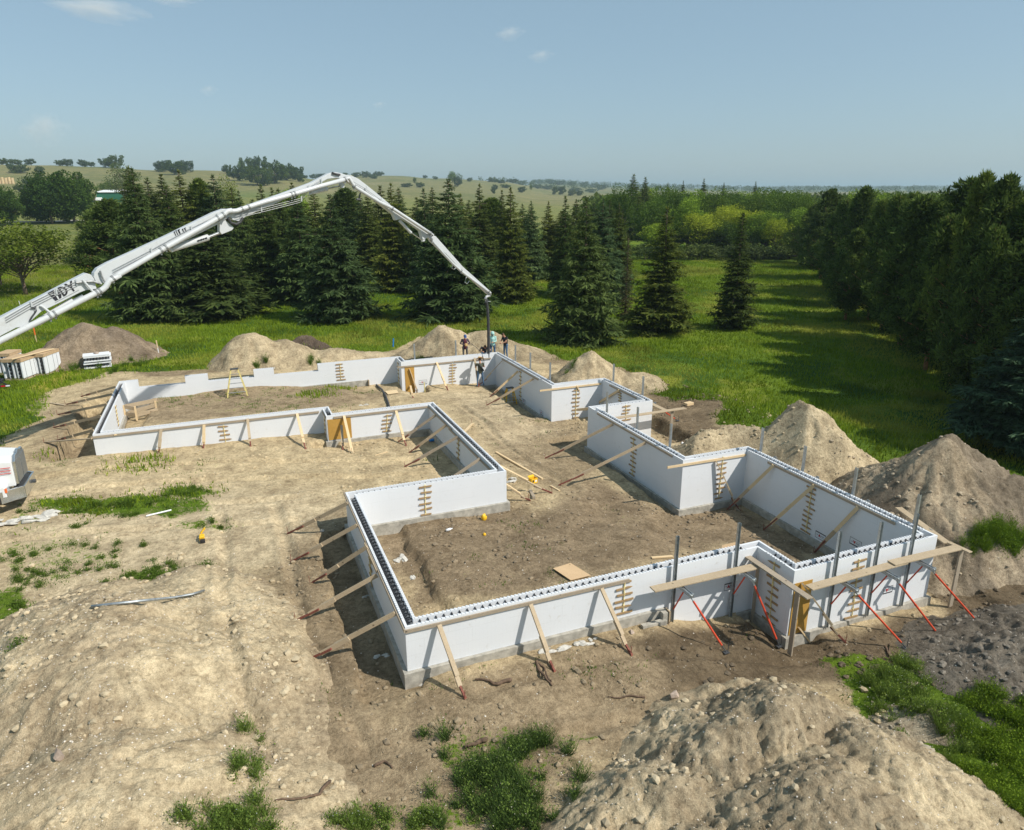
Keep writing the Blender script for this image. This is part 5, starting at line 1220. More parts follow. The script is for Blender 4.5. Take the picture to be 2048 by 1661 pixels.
bundle((27,750), (50,741), .8, 1.25, 'rearmost strapped bundle of foam forms, mostly hidden by the trailer ramp')
zt_ = cb2[0].z+1.42
pa_, pb_ = onZ(22,719,zt_), onZ(107,698,zt_)
single(MB().bar(pa_, pb_, .12, .04), 'loose_board', 'pine', 'long pale board lying across the cardboard tops of the foam bundles', 'board', GL)
# black trailer with raised ramp, its tail end in the picture
g1 = G(16, 781); t = thing('utility_trailer', 'black trailer tail with its ramp gate raised and red lights at the left edge', 'trailer', g1)
m = MB()
for x in (-.62, -.36, 0, .36, .62):
    if abs(x) < .1 or abs(x) > .3: m.box(g1+Vector((-.5+x*.0, x, 1.25)), (.05, .07 if abs(x) > .5 else .05, 1.5))
for k in range(8): m.box(g1+Vector((-.5, 0, .55+k*.2)), (.06, 1.28, .05))
m.build('ramp_gate', M['black'], t)
m = MB(); m.box(g1+Vector((-2.6, 0, .50)), (4.3, 1.9, .10)); m.box(g1+Vector((-.4, 0, .42)), (.14, 2.0, .16)); m.bar(g1+Vector((-.45, .6, 1.1)), g1+Vector((-1.4, .9, .5)), .05, .05); m.bar(g1+Vector((-.45, -.64, 1.0)), g1+Vector((.2, -.75, .48)), .06, .06); m.box(g1+Vector((.0, -.85, .46)), (.7, .10, .10)); m.box(g1+Vector((-2.6, -.95, .68)), (4.3, .05, .05)); m.build('trailer_bed', M['black'], t)
MB().box(g1+Vector((.05, -.905, .46)), (.22, .01, .07)).box(g1+Vector((-.32, -.6, .42)), (.01, .18, .07)).build('tail_light', M['redlens'], t); MB().box(g1+Vector((.27, -.905, .46)), (.2, .01, .07)).build('reflector', M['white'], t)
for y in (-1.05, 1.05):
    w_ = MB().tube([g1+Vector((-2.2, y-.1, .33)), g1+Vector((-2.2, y+.1, .33))], .33, 20).build('wheel', M['rubber'], t); MB().tube([g1+Vector((-2.2, y-.11, .33)), g1+Vector((-2.2, y+.11, .33))], .18, 16).build('rim', M['steel'], w_)
# stones, roots and broken concrete
GR = 'broken pieces of concrete around the footings'
def rock(px, r, sc, label, mat='concpale', name='concrete_rubble', cat='rubble', seed=0, group=GR):
    g_ = random.Random(seed); k_ = .62 if mat != 'stone' else .75; r = r*k_; p = GS(*px); bm = bmesh.new(); pieces = 1 if mat == 'stone' or mat == 'white' else (26 if r > .5 else 6)
    for q in range(pieces):       # broken, flat-sided lumps lying against each other
        rr = r*(1 if pieces == 1 else g_.uniform(.14, .34) if pieces > 20 else g_.uniform(.35, .75)); c = Vector((0, 0, 0)) if pieces == 1 else Vector((g_.uniform(-.8, .8)*r*sc[0], g_.uniform(-.8, .8)*r*sc[1], 0)); vs = []
        for _ in range(16):
            v = Vector((g_.gauss(0, 1), g_.gauss(0, 1), g_.gauss(0, 1))).normalized(); vs.append(bm.verts.new(c+Vector((v.x*sc[0], v.y*sc[1], v.z*sc[2]))*rr*g_.uniform(.75, 1.1)+Vector((0, 0, rr*sc[2]*.35))))
        bmesh.ops.convex_hull(bm, input=vs, use_existing_faces=False)
    me = bpy.data.meshes.new(name); bm.to_mesh(me); bm.free(); me.materials.append(M[mat]); o = link(bpy.data.objects.new(name, me)); o.location = p; tag(o, label, cat, group); return o
rock((843,1372), .17, (1.3,.7,.7), 'pale rubble piece below the near corner of the foundation', seed=1); rock((1105,1301), .30, (1.9,.7,.5), 'pale broken slab at the foot of the near wall, left of the second brace', seed=2)
rock((1170,1289), .26, (1.6,.8,.55), 'pale rubble lump at the foot of the near wall, right of the second brace', seed=3); rock((1187,1280), .18, (1.2,.8,.6), 'smaller rubble lump beside the pale lump at the near wall', seed=4)
rock((1017,962), .42, (1.5,.9,.35), 'spread of hardened concrete at the courtyard wall corner', seed=5); rock((800,1118), .30, (1.0,1.6,.4), 'pale slab in the narrow strip behind the near left wall', seed=6); rock((826,1160), .20, (.7,1.8,.5), 'long pale chunk below the slab behind the near left wall', seed=7)
rock((760,1315), .20, (1.8,.7,.5), 'flat grey piece in the dark trench at the near corner', seed=8); rock((646,1063), .16, (1,.8,.9), 'grey lump at the top end of the dark trench', seed=9); rock((733,1195), .14, (1.4,.8,.6), 'grey piece halfway along the dark trench', seed=10)
rock((905,1029), .16, (1.5,.7,.5), 'small rubble at the footing of the near courtyard wall', seed=11); rock((728,812), .24, (1.6,.7,.6), 'pale rubble on the garage ground behind the courtyard wall', seed=12)
rock((45,1040), 1.0, (1.7,.75,.42), 'wide spill of hardened grey concrete below the truck bumper', seed=13, group=None)
rock((1348,1393), .17, (1.2,.9,.8), 'rounded brown stone beside the foreground mound', 'stone', 'stone', 'stone', 14, None); rock((1263,1267), .11, (1,1,.8), 'small pale stone in front of the near wall', 'stone', 'stone', 'stone', 15, None)
rock((118,1520), .16, (.8,1.,1.3), 'upright orange-tan clod on the bottom left mound', 'stone', 'dirt_clod', 'clod', 16, None); rock((1820,1378), .3, (1.4,.9,.6), 'brown clod in the weeds of the bottom right', 'stone', 'dirt_clod', 'clod', 17, None)
rock((1364,888), .16, (1.,.8,.8), 'white lump on the earth behind the long middle wall', 'white', 'foam_scrap', 'foam scrap', 18, None)
def root(pts, r, label):
    P_ = [GS(*q)+Vector((0, 0, r*.8)) for q in pts]; PP = []
    for i in range(len(P_)-1):
        for k in range(4): PP.append(P_[i].lerp(P_[i+1], k/4)+Vector((random.uniform(-1, 1), random.uniform(-1, 1), random.uniform(0, 1)))*r*.5)
    PP.append(P_[-1]); single(MB().tube(PP, [r*(1-.6*i/len(PP)) for i in range(len(PP))], 7), 'tree_root', 'root', label, 'root', 'torn tree roots on the dirt', smooth=True)
root([(1022,1364),(1008,1368),(992,1374),(975,1366),(950,1364)], .05, 'wavy root in front of the near wall between two braces'); root([(1072,1328),(1080,1345),(1090,1360),(1104,1375)], .045, 'bent root right under the second front brace'); root([(1077,1330),(1088,1340),(1098,1362),(1103,1368)], .03, 'thin root twisted beside the bent root')
root([(973,1484),(958,1488),(945,1495),(930,1500)], .06, 'broken root with a pale end in the bottom centre'); root([(1290,1400),(1260,1395),(1235,1400),(1215,1398)], .025, 'thin root left of the rounded brown stone'); root([(660,1565),(640,1590),(610,1600),(550,1606)], .035, 'long thin root near the bottom edge'); root([(750,1535),(770,1525),(785,1540)], .035, 'small forked root at the bottom centre left')
root([(1950,1060),(1985,1222),(2040,1236)], .0, 'x') if False else None
root([(1770,1295),(1777,1315),(1778,1290)], .03, 'dark root sticking up beside a prop foot on the right') 
single(MB().box(GS(1377,811)+Vector((0, 0, .08)), (.5, .3, .14), Matrix.Rotation(.2, 3, 'Z')), 'wood_block', 'pine', 'pale wood block with an orange end on the bare earth behind the bay', 'block')

# ------------------------------------------------------------ loose clods and pebbles (nobody could count them)
def scatter_lumps(name, n, region, rmin, rmax, mat, weight=None, seed=1, power=2.2):
    r = np.random.default_rng(seed); V = []; Fc = []
    ico = bmesh.new(); bmesh.ops.create_icosphere(ico, subdivisions=1, radius=1); iv = np.array([v.co[:] for v in ico.verts]); fi = np.array([[v.index for v in f.verts] for f in ico.faces]); ico.free()
    x0, x1, y0, y1 = region; x = r.uniform(x0, x1, n*3); y = r.uniform(y0, y1, n*3)
    w = weight(x, y); k = r.random(len(x)) < w; x, y = x[k][:n], y[k][:n]; n = len(x)
    rr = rmin+(rmax-rmin)*r.random(n)**power; z = surf(x, y)
    a = iv[None]*(1+r.uniform(-.28, .28, (n, len(iv), 1)))*rr[:, None, None]*np.stack([r.uniform(.8, 1.3, n), r.uniform(.8, 1.3, n), r.uniform(.5, .9, n)], -1)[:, None, :]
    a = a+np.stack([x, y, z+rr*.18], -1)[:, None, :]
    Q = (fi[None]+np.arange(n)[:, None, None]*len(iv)).reshape(-1, 3)
    D = dirt[np.clip(np.searchsorted(gx, x), 0, len(gx)-1), np.clip(np.searchsorted(gy, y), 0, len(gy)-1)]*.88; gz0 = ground_np(x, y)
    for (po, X, Y, Z, keep), pc in zip(PILES, PCOL):
        ok = (x > X[0, 0]) & (x < X[-1, 0]) & (y > Y[0, 0]) & (y < Y[0, -1]) & (z > gz0+.08); D[ok] = pc
    o = link(bpy.data.objects.new(name, raw_mesh(name, a.reshape(-1, 3), Q, mat, {'leaf': np.repeat(D*r.uniform(.75, 1.15, (n, 1)), len(iv), 0)}, smooth=False))); return o
_t = NT('earth_clod'); _t.color(_t.n('ShaderNodeAttribute', attribute_name='leaf').outputs['Color']); _t.set(Roughness=.95); _t.bump(_t.noise(_t.coord(False), 40, 3), .5, .01); M['clod'] = _t.m; M['pebble'] = simple('pale_pebble', (.62,.57,.49), .85, 0, .3, 3, .2, obj=False)
INS = [(3.4,14.6),(13.0,14.6),(13.0,13.2),(18.2,13.2),(18.2,20.7),(15.2,20.8),(15.2,28.4),(18.3,28.4),(18.3,32.6),(15.2,32.6),(15.2,41),(9.2,41.1),(9.2,42.2),(-5.5,42.2),(-5.5,33.4),(4,33.4),(4,32.2),(8.9,32.2),(8.9,22.3),(3.4,22.3)]
def wt(x, y):
    pk = np.zeros_like(x); base = ground_np(x, y); up = surf(x, y)-base; c = vnoise(x*.9+4, y*.9)**2*1.2
    foot = np.exp(-((up-.15)/.25)**2)*(up > -.05)
    wall = np.abs(sdf(x, y, EXT)); wl = (np.abs(wall-.6) < .75)*.35
    inwall = (wall < .42)
    left = np.exp(-((x-.1)**2)/1.4)*(y < 21)*(y > 10)
    w = .035+.35*(up > .06)*c+.5*foot*c+wl*c+.7*left*c+.3*c*(x > 13)*(y < 12.3)+.35*c*(x > 15.8)*(y > 15)
    w = np.where((y > 33) | ((x < 3) & (y > 22)), w*.25, w)
    return np.where(inwall & ~((y < 14.2) & (y > 13.4) & False), 0, w)
c1_ = scatter_lumps('dirt_clods', 26000, (-7.5, 26, 5, 36), .008, .09, M['clod'], wt, 4, 4.5); tag(c1_, kind='stuff')
def wp(x, y): return np.where(np.abs(sdf(x, y, EXT)) < .42, 0, .1+.9*((x < 0) & (y < 19))+.5*((x > 4.5) & (y < 11)))
c2_ = scatter_lumps('pebbles', 11000, (-7.5, 22, 6, 34), .006, .021, M['pebble'], wp, 9, 2.5); tag(c2_, kind='stuff')
# ------------------------------------------------------------ foliage
def kites(P, D, N, L, Wd):
    """flat leaf or needle sprays: a kite at P along D, N = spread direction"""
    a = P; b = P+D*L[:, None]*.45+N*Wd[:, None]*.5; c = P+D*L[:, None]; d = P+D*L[:, None]*.45-N*Wd[:, None]*.5
    V = np.stack([a, b, c, d], 1).reshape(-1, 3); Q = np.arange(len(P)*4).reshape(-1, 4); return V, Q
def unit(v): return v/np.maximum(np.linalg.norm(v, axis=-1, keepdims=True), 1e-9)
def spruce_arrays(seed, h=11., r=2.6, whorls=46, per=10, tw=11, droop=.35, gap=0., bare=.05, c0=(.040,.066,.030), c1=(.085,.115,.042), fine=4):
    g = np.random.default_rng(seed); P = []; D = []; N = []; L = []; Wd = []; C = []; stems = []
    for i in range(whorls):
        t = i/(whorls-1); t = t**1.05; z = h*(bare+(1-bare)*t*.985)
        rl = r*(1-t)**.80*(1-.35*max(0, (.10-t))/.10)+.06
        rl *= 1+.16*math.sin(i*1.9+seed)+g.uniform(-.09, .09)
        k = max(4, int(per*(1-.45*t)))
        off = g.uniform(0, 6.28)
        for j in range(k):
            if g.random() < gap: continue
            a = off+6.283*j/k+g.uniform(-.3, .3); bl = rl*g.uniform(.68, 1.16); dr = droop*g.uniform(.5, 1.4)*(1-t*.9)-.25*t
            d = np.array([math.cos(a), math.sin(a), 0.]); zz = z+g.uniform(-.12, .12)
            n = max(4, int(tw*(.35+.65*bl/r)))
            s = (np.arange(n)+g.uniform(0, 1, n))/n
            s = .10+.9*s
            def pt(q): return np.outer(q*bl, d)+np.stack([np.zeros_like(q), np.zeros_like(q), zz-dr*bl*q+.30*bl*q**2.6*dr*1.7], -1)
            c = pt(s); side = np.array([-d[1], d[0], 0.])
            for sg in (-1, 1):
                dd = unit(d*.75+side*sg*g.uniform(.5, 1.1, (n, 1))+np.stack([g.normal(0, .12, n), g.normal(0, .12, n), g.uniform(-.62, .02, n)], -1))
                ll = bl*(.24+.20*(1-s))*g.uniform(.7, 1.25, n)+.10; tc_ = g.uniform(0, 1, (n, 1))
                for q_ in range(fine):       # each spray is a few thin needle-covered fingers
                    f0 = g.uniform(0, .55, (n, 1)); d3 = unit(dd+g.normal(0, .42, (n, 3))-np.array([0, 0, .12])); l3 = ll*g.uniform(.45, .8, n)
                    P.append(c+dd*ll[:, None]*f0); D.append(d3); N.append(unit(np.cross(d3, [0, 0, 1.])+g.normal(0, .6, (n, 3)))); l3 = l3*(1 if tw < 20 else .6); L.append(l3); Wd.append(l3*g.uniform(.20, .34, n))
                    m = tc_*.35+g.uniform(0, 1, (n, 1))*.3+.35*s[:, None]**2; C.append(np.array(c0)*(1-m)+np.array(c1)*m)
            # drooping sprays under the branch and the tip
            dd = unit(np.tile(d*.5, (n, 1))+np.stack([g.normal(0, .3, n), g.normal(0, .3, n), -g.uniform(.3, .9, n)], -1))
            P.append(c); D.append(dd); N.append(np.tile(side, (n, 1))); L.append(np.full(n, .16*bl+.12)); Wd.append(np.full(n, .08*bl+.07)); C.append(np.tile(np.array(c0)*.9, (n, 1)))
            stems.append((pt(np.array([0.]))[0], pt(np.array([.8]))[0]))
    P.append(np.tile([0, 0, h*.965], (6, 1))); D.append(unit(g.normal(0, .25, (6, 3))+[0, 0, 1])); N.append(unit(g.normal(0, 1, (6, 3)))); L.append(np.full(6, .045*h)); Wd.append(np.full(6, .08)); C.append(np.tile(c1, (6, 1)))
    P, D, N, L, Wd, C = map(np.concatenate, (P, D, N, L, Wd, C))
    V, Q = kites(P, D, N, L, Wd); return V, Q, np.repeat(C, 4, 0), stems
def clump_arrays(seed, centers, rad_, n, size, c0, c1, up=.0, aspect=.8, out=.6, fl=1.):
    g = np.random.default_rng(seed); m = len(centers)
    n_i = n if not hasattr(n, '__len__') else n
    ci = np.repeat(np.arange(m), n); k = len(ci)
    u = unit(g.normal(0, 1, (k, 3))); rr = rad_[ci]*g.uniform(.35, 1.0, k)**.5
    P = centers[ci]+u*rr[:, None]*np.array([1, 1, fl]); D = unit(u*out+g.normal(0, .7, (k, 3))+[0, 0, up]); N = unit(np.cross(D, g.normal(0, 1, (k, 3))))
    L = size*g.uniform(.6, 1.4, k); cm = g.uniform(0, 1, (m, 1))[ci]*.55+g.uniform(0, 1, (k, 1))*.45
    C = np.array(c0)*(1-cm)+np.array(c1)*cm
    V, Q = kites(P, D, N, L, L*aspect); return V, Q, np.repeat(C, 4, 0)
def trunk_mesh(name, h, r0, r1, stems, mat, lean=0, n=8, rs=.03):
    mb = MB(); g = random.Random(len(name)+int(h*10)); pts = []
    for i in range(7): t = i/6; pts.append((lean*t*t+g.uniform(-.04, .04)*h*.05, g.uniform(-.04, .04)*h*.05, h*t-.15*(i == 0)))
    mb.tube(pts, [r0+(r1-r0)*(i/6)**.8 for i in range(7)], n)
    for a, b in stems: mb.tube([a, b], [rs, rs*.3], 4, caps=False)
    V = np.concatenate(mb.v); me = bpy.data.meshes.new(name); me.from_pydata(V.tolist(), [], mb.f); me.materials.append(mat); me.polygons.foreach_set('use_smooth', np.ones(len(me.polygons), bool)); me.update(); return me
PROTO = {}
def proto(key, trunk, V, Q, C):
    hb = 5. if key == 'bush' else 1.6 if key.startswith('shrub') else (11. if not key.startswith('decid') else 10.)
    V = V.copy(); V[:, 2] *= np.where(V[:, 2] > 0, hb/V[:, 2].max(), 1)
    PROTO[key] = (trunk, raw_mesh(key+'_crown', V, Q, M['leaf'], {'leaf': C}, smooth=False))
for i, (h, r, dp, gp, c0, c1) in enumerate([(11, 2.6, .35, .02, (.040,.064,.024), (.105,.135,.042)), (11, 3.0, .42, .03, (.040,.066,.030), (.090,.130,.060)), (11, 2.2, .30, .05, (.042,.062,.020), (.115,.138,.038)), (11, 3.3, .45, .02, (.040,.068,.040), (.095,.142,.078)), (11, 2.0, .25, .08, (.046,.066,.022), (.125,.145,.036)), (11, 2.4, .5, .14, (.040,.066,.024), (.11,.145,.044)), (11, 2.9, .28, .10, (.038,.064,.030), (.10,.145,.060)), (11, 2.1, .38, .18, (.046,.068,.022), (.14,.165,.045))]):
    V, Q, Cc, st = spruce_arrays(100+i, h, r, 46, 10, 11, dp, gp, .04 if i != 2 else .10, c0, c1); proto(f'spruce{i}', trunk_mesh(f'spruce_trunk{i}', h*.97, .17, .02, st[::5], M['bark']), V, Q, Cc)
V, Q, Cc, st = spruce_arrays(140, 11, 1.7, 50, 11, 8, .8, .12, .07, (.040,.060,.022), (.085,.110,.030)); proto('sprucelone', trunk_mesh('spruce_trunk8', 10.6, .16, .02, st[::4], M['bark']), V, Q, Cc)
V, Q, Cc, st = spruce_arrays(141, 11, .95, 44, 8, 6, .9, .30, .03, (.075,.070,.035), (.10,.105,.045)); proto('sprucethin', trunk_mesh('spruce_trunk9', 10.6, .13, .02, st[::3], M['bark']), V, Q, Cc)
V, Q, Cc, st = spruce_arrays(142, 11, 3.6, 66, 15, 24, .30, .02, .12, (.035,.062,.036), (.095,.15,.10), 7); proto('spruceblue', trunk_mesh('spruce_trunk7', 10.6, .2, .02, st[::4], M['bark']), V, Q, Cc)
def pine(seed, h=11., r=2.6, c0=(.018,.040,.012), c1=(.15,.20,.060)):
    g = np.random.default_rng(seed); cs = []; rs = []; st = []
    for i in range(13):
        t = .16+.80*i/12; z = h*t; rl = r*(1-max(0, t-.30)/.74)**1.0*(.75 if t < .25 else 1)
        for j in range(6 if t < .8 else 4):
            a = g.uniform(0, 6.28); b = rl*g.uniform(.55, 1.12); s0 = np.array([0, 0, z-.05*h]); e = np.array([math.cos(a)*b, math.sin(a)*b, z+b*g.uniform(.05, .45)])
            st.append((s0, e))
            for q in (.5, .8, 1.0):
                cs.append(s0+(e-s0)*q+g.normal(0, .22, 3)); rs.append(g.uniform(.30, .56))
                if g.random() < .5: cs.append(s0+(e-s0)*q+g.normal(0, .35, 3)); rs.append(g.uniform(.22, .4))
            if g.random() < .8: cs.append(e+[0, 0, .35]); rs.append(.26)
    for q in range(9): cs.append(np.array([g.normal(0, .25), g.normal(0, .25), h*(.84+.17*q/8)])); rs.append(.34-.032*q)
    for q in range(6):      # upright candles at the top
        p_ = np.array([g.normal(0, .42), g.normal(0, .42), h*g.uniform(.80, .92)])
        for w_ in range(4): cs.append(p_+[0, 0, w_*.24]); rs.append(.17-.03*w_)
    cs = np.array(cs); rs = np.array(rs); V, Q, Cc = clump_arrays(seed+1, cs, rs, 52, .36, c0, c1, .55, .26, .9); return V, Q, Cc, st
for i, (h, r) in enumerate([(11, 2.7), (11, 3.1), (11, 2.3)]):
    V, Q, Cc, st = pine(200+i, h, r); proto(f'pine{i}', trunk_mesh(f'pine_trunk{i}', h*.96, .17, .03, st, M['orange_bark'], .2, rs=.045), V, Q, Cc)
def decid(seed, h=10., r=3.6, c0=(.05,.09,.018), c1=(.14,.20,.04), n=62, low=.12, size=.23, per=130, dn=False):
    g = np.random.default_rng(seed); cs = []; rs = []; st = []
    for i in range(n):
        u = unit(g.normal(0, 1, 3)); u[2] = abs(u[2])*(g.choice([1, -1]) if dn else g.choice([1, 1, -.6])); q = g.uniform(.45, .95)
        c = np.array([u[0]*r*q, u[1]*r*q, h*(low+(1-low)*.5)+u[2]*h*(1-low)*.46*q]); cs.append(c); rs.append(g.uniform(.11, .20)*h*.75)
        if i % 2 == 0: st.append((np.array([0, 0, h*g.uniform(.18, .45)]), c*.96))
    cs = np.array(cs); rs = np.array(rs); V, Q, Cc = clump_arrays(seed+1, cs, rs, per, size, c0, c1, .1, .75, .7, .8); return V, Q, Cc, st
for i, (h, r, c0, c1, kw) in enumerate([(10, 3.8, (.040,.080,.018), (.12,.18,.038), {}), (10, 3.0, (.075,.13,.020), (.22,.31,.05), {}), (10, 4.4, (.034,.068,.018), (.095,.145,.032), {}), (10, 3.6, (.14,.18,.020), (.36,.40,.06), {}), (10, 4.6, (.050,.080,.018), (.13,.17,.036), dict(low=.06)), (10, 3.3, (.07,.10,.045), (.17,.21,.09), dict(n=30, per=90))]):
    V, Q, Cc, st = decid(300+i, h, r, c0, c1, **kw); proto(f'decid{i}', trunk_mesh(f'leafy_trunk{i}', h*.62, .20, .07, st, M['bark'], .3, rs=.06), V, Q, Cc)
V, Q, Cc, st = decid(370, 10, 4.6, (.030,.062,.018), (.075,.125,.030), n=95, low=.04, per=170, size=.32, dn=True); proto('decid6', trunk_mesh('leafy_trunk6', 6, .3, .1, st, M['bark'], .2, rs=.07), V, Q, Cc)
V, Q, Cc, st = decid(360, 5, 4.0, (.034,.060,.020), (.075,.105,.034), n=46, low=-.05, per=90, size=.32, dn=True); proto('bush', trunk_mesh('bush_trunk', 2.5, .2, .07, st, M['bark']), V, Q, Cc)
def shrub(seed, c0, c1, n=12):
    g = np.random.default_rng(seed); cs = np.stack([g.normal(0, .55, n), g.normal(0, .55, n), g.uniform(.3, 1.1, n)], -1); V, Q, Cc = clump_arrays(seed, cs, g.uniform(.3, .55, n), 80, .16, c0, c1, .2, .6, .7, .8); return V, Q, Cc
for i, (c0, c1) in enumerate([((.035,.060,.020), (.075,.10,.032)), ((.045,.065,.03), (.10,.125,.05))]):
    V, Q, Cc = shrub(400+i, c0, c1); proto(f'shrub{i}', trunk_mesh(f'shrub_stem{i}', .8, .05, .02, [], M['bark']), V, Q, Cc)
def tree(key, x, y, H, label, cat='tree', name='tree', group=None, wide=1.0, rot=None, z=None, sink=.1):
    tm, cm = PROTO[key]; base = 5. if key == 'bush' else 1.6 if key.startswith('shrub') else (11. if not key.startswith('decid') else 10.)
    s = H/base; z0 = gz(x, y)-sink if z is None else z
    t = thing(name, label, cat, (x, y, z0), group); t.scale = (s*wide, s*wide, s); t.rotation_euler = (0, 0, random.uniform(0, 6.28) if rot is None else rot)
    link(bpy.data.objects.new('trunk' if not key.startswith('shrub') else 'stem', tm), t); link(bpy.data.objects.new('crown' if not key.startswith('shrub') else 'foliage', cm), t); return t
def tree_px(key, bx, by, ty, label, name, cat, group=None, wpx=None, **k):
    """place a tree by where its foot and its top show in the photograph"""
    p = G(bx, by); H = max(1., height_at(p.x, p.y, ty)-p.z)
    base_r = dict(spruce5=2.4, spruce6=2.9, spruce7=2.1, spruce0=2.6, spruce1=3.0, spruce2=2.2, spruce3=3.3, spruce4=2.0, sprucelone=1.7, sprucethin=.95, spruceblue=3.6, pine0=2.9, pine1=3.2, pine2=2.5, decid0=4.6, decid1=3.9, decid2=5.2, decid3=4.4, decid4=5.4, decid5=4.1, decid6=5.6, shrub0=1.1, shrub1=1.1)[key]
    base = 5. if key == 'bush' else 1.6 if key.startswith('shrub') else (11. if not key.startswith('decid') else 10.)
    wide = 1.0
    if wpx: dist = math.hypot(p.x, p.y); wide = (wpx/2/F*dist)/(base_r*H/base)
    return tree(key, p.x, p.y, H, label, cat, name, group, wide, **k)
random.seed(11)
GSP = 'spruces of the planted row behind the site'
SP = [('spruce1',310,638,330,150,'tall blue-green spruce with a bare double tip behind the boom, left end of the row'),('spruce0',430,632,432,175,'bushy spruce right of the tall one, its top under the boom joint'),('spruce0',365,610,365,110,'spruce squeezed between the tall left spruce and the bushy one'),
 ('spruce5',545,598,365,105,'dark slim spruce behind the boom left of the big central spruce'),('spruce6',612,606,376,120,'spruce just left of the big bushy central spruce'),('spruce1',678,640,384,160,'big bushy spruce in the middle with skirts to the grass'),
 ('spruce7',792,580,362,100,'spruce under the falling part of the boom'),('spruce2',745,560,380,80,'narrow spruce half hidden by the boom'),('spruce1',905,636,352,185,'broadest spruce behind the last boom arm, skirts spread low'),('spruce6',855,585,372,100,'spruce left of the broadest one, touching the boom'),
 ('spruce7',962,575,364,95,'spruce rising above the hose elbow'),('spruce4',1022,604,370,95,'spruce with a visible trunk right of the hose'),('spruce3',1062,560,398,80,'short bluish spruce right of the one with the visible trunk'),('spruce4',1096,545,400,60,'slender pale spruce before the field gap'),
 ('spruce5',1128,590,388,80,'slim spruce left of the foremost spruce'),('spruce1',1166,684,388,160,'foremost spruce with bare lower trunk in the centre right'),('spruce3',1200,600,392,120,'bluish spruce close behind the foremost one'),('spruce2',1232,585,402,70,'slim spruce behind the thin dying one'),
 ('sprucethin',1250,642,468,40,'thin browning spruce like a column'),('spruce4',1321,664,408,125,'loose dark spruce right of the thin column'),('sprucelone',1466,658,420,82,'lone drooping spruce standing in the open meadow'),
 ('spruce6',500,585,376,80,'spruce in the gap right of the bushy left spruce'),('spruce0',575,575,372,90,'rear spruce left of centre behind the boom'),('spruce4',1005,545,377,60,'rear narrow spruce near the field gap')]
for k, bx, by, ty, w, lb in SP: tree_px(k, bx, by, ty, lb, 'spruce_tree', 'spruce', GSP, w)
tree_px('spruceblue', 2070, 900, 555, 'silvery blue spruce with a bare foot at the right edge', 'spruce_tree', 'spruce', None, 260)
tree_px('pine0', 243, 592, 392, 'crooked pine with orange trunk at the left end of the row', 'pine_tree', 'pine', None, 130); tree_px('pine2', 213, 520, 410, 'small loose pine before the left field', 'pine_tree', 'pine', None, 100)
GB2 = 'conifers of the rear rows behind the spruces'
rear = [(288,540,328),(322,545,352),(350,548,345),(385,550,336),(420,550,352),(450,552,345),(482,548,372),(520,545,395),(560,540,372),(600,545,362),(640,545,372),(700,540,372),(730,545,385),(770,545,368),(805,545,372),(840,545,392),(870,540,372),(925,545,385),(985,540,392),(1045,535,405),(1150,540,396),(1185,535,402),(1215,535,396),(1120,545,420),(940,520,398)]
for i, (bx, by, ty) in enumerate(rear):
    side = 'under the high end of the boom' if bx < 560 else 'behind the falling arm of the boom' if bx < 900 else 'behind the row in the centre right'
    tree_px(('spruce0','spruce5','spruce2','spruce7','pine2','spruce6','spruce4')[i % 7], bx, by, ty, f'rear conifer {side}, one of the close dark mass', 'pine_tree' if i % 7 == 4 else 'spruce_tree', 'conifer', GB2, random.uniform(75, 120))
# right-hand wood of dark pines
GPW = 'dark pines of the wood on the right'
RW = [(1640,560,372),(1672,590,392),(1700,612,366),(1735,640,392),(1690,640,452),(1762,660,380),(1800,690,372),(1790,640,352),(1840,700,372),(1850,740,420),(1880,720,345),(1900,760,330),(1935,775,336),(1960,740,345),(1990,790,338),(2020,800,334),(2045,770,352),(1925,820,440),(1985,840,470),(1820,640,358),(1860,650,362),(1745,600,372),(1715,560,385),(2080,830,335),(2110,790,345),(2010,720,372),(1780,590,366),(1668,540,388),(1980,680,372),(1905,640,352),(2150,860,340),(1760,560,385),(1830,590,384),(1625,530,402),(2090,740,360),(2075,860,345),(2130,800,335),(2040,870,520),(2100,700,350),(2000,860,560)]
RPK = (2, 10, 11, 12, 15, 16, 0)
for i, (bx, by, ty) in enumerate(RW):
    if i not in RPK: ty = max(ty, 376+random.uniform(0, 18))
    tree_px(('pine0','pine1','pine2','pine1')[i % 4], bx, by, ty, 'dark pine in the dense wood along the right side of the meadow' if i not in (2, 11, 15) else {2: 'pine with a pointed top where the right wood begins', 11: 'tallest ragged pine of the right wood', 15: 'ragged pine top near the right edge of the picture'}[i], 'pine_tree', 'pine', GPW, random.uniform(120, 165) if by > 640 else random.uniform(85, 115))
for i in range(18):     # the wood goes on behind its edge
    x = random.uniform(52, 95); y = random.uniform(22, 72)
    if x*.6+y < 66 or math.atan2(x, y) < heading(1700): continue
    tree(('pine0','pine1','decid0')[i % 3], x, y, random.uniform(8, 9.8), 'tree deeper inside the right wood, behind its dark edge', 'tree', 'tree', 'trees deeper in the right wood', 1.25)
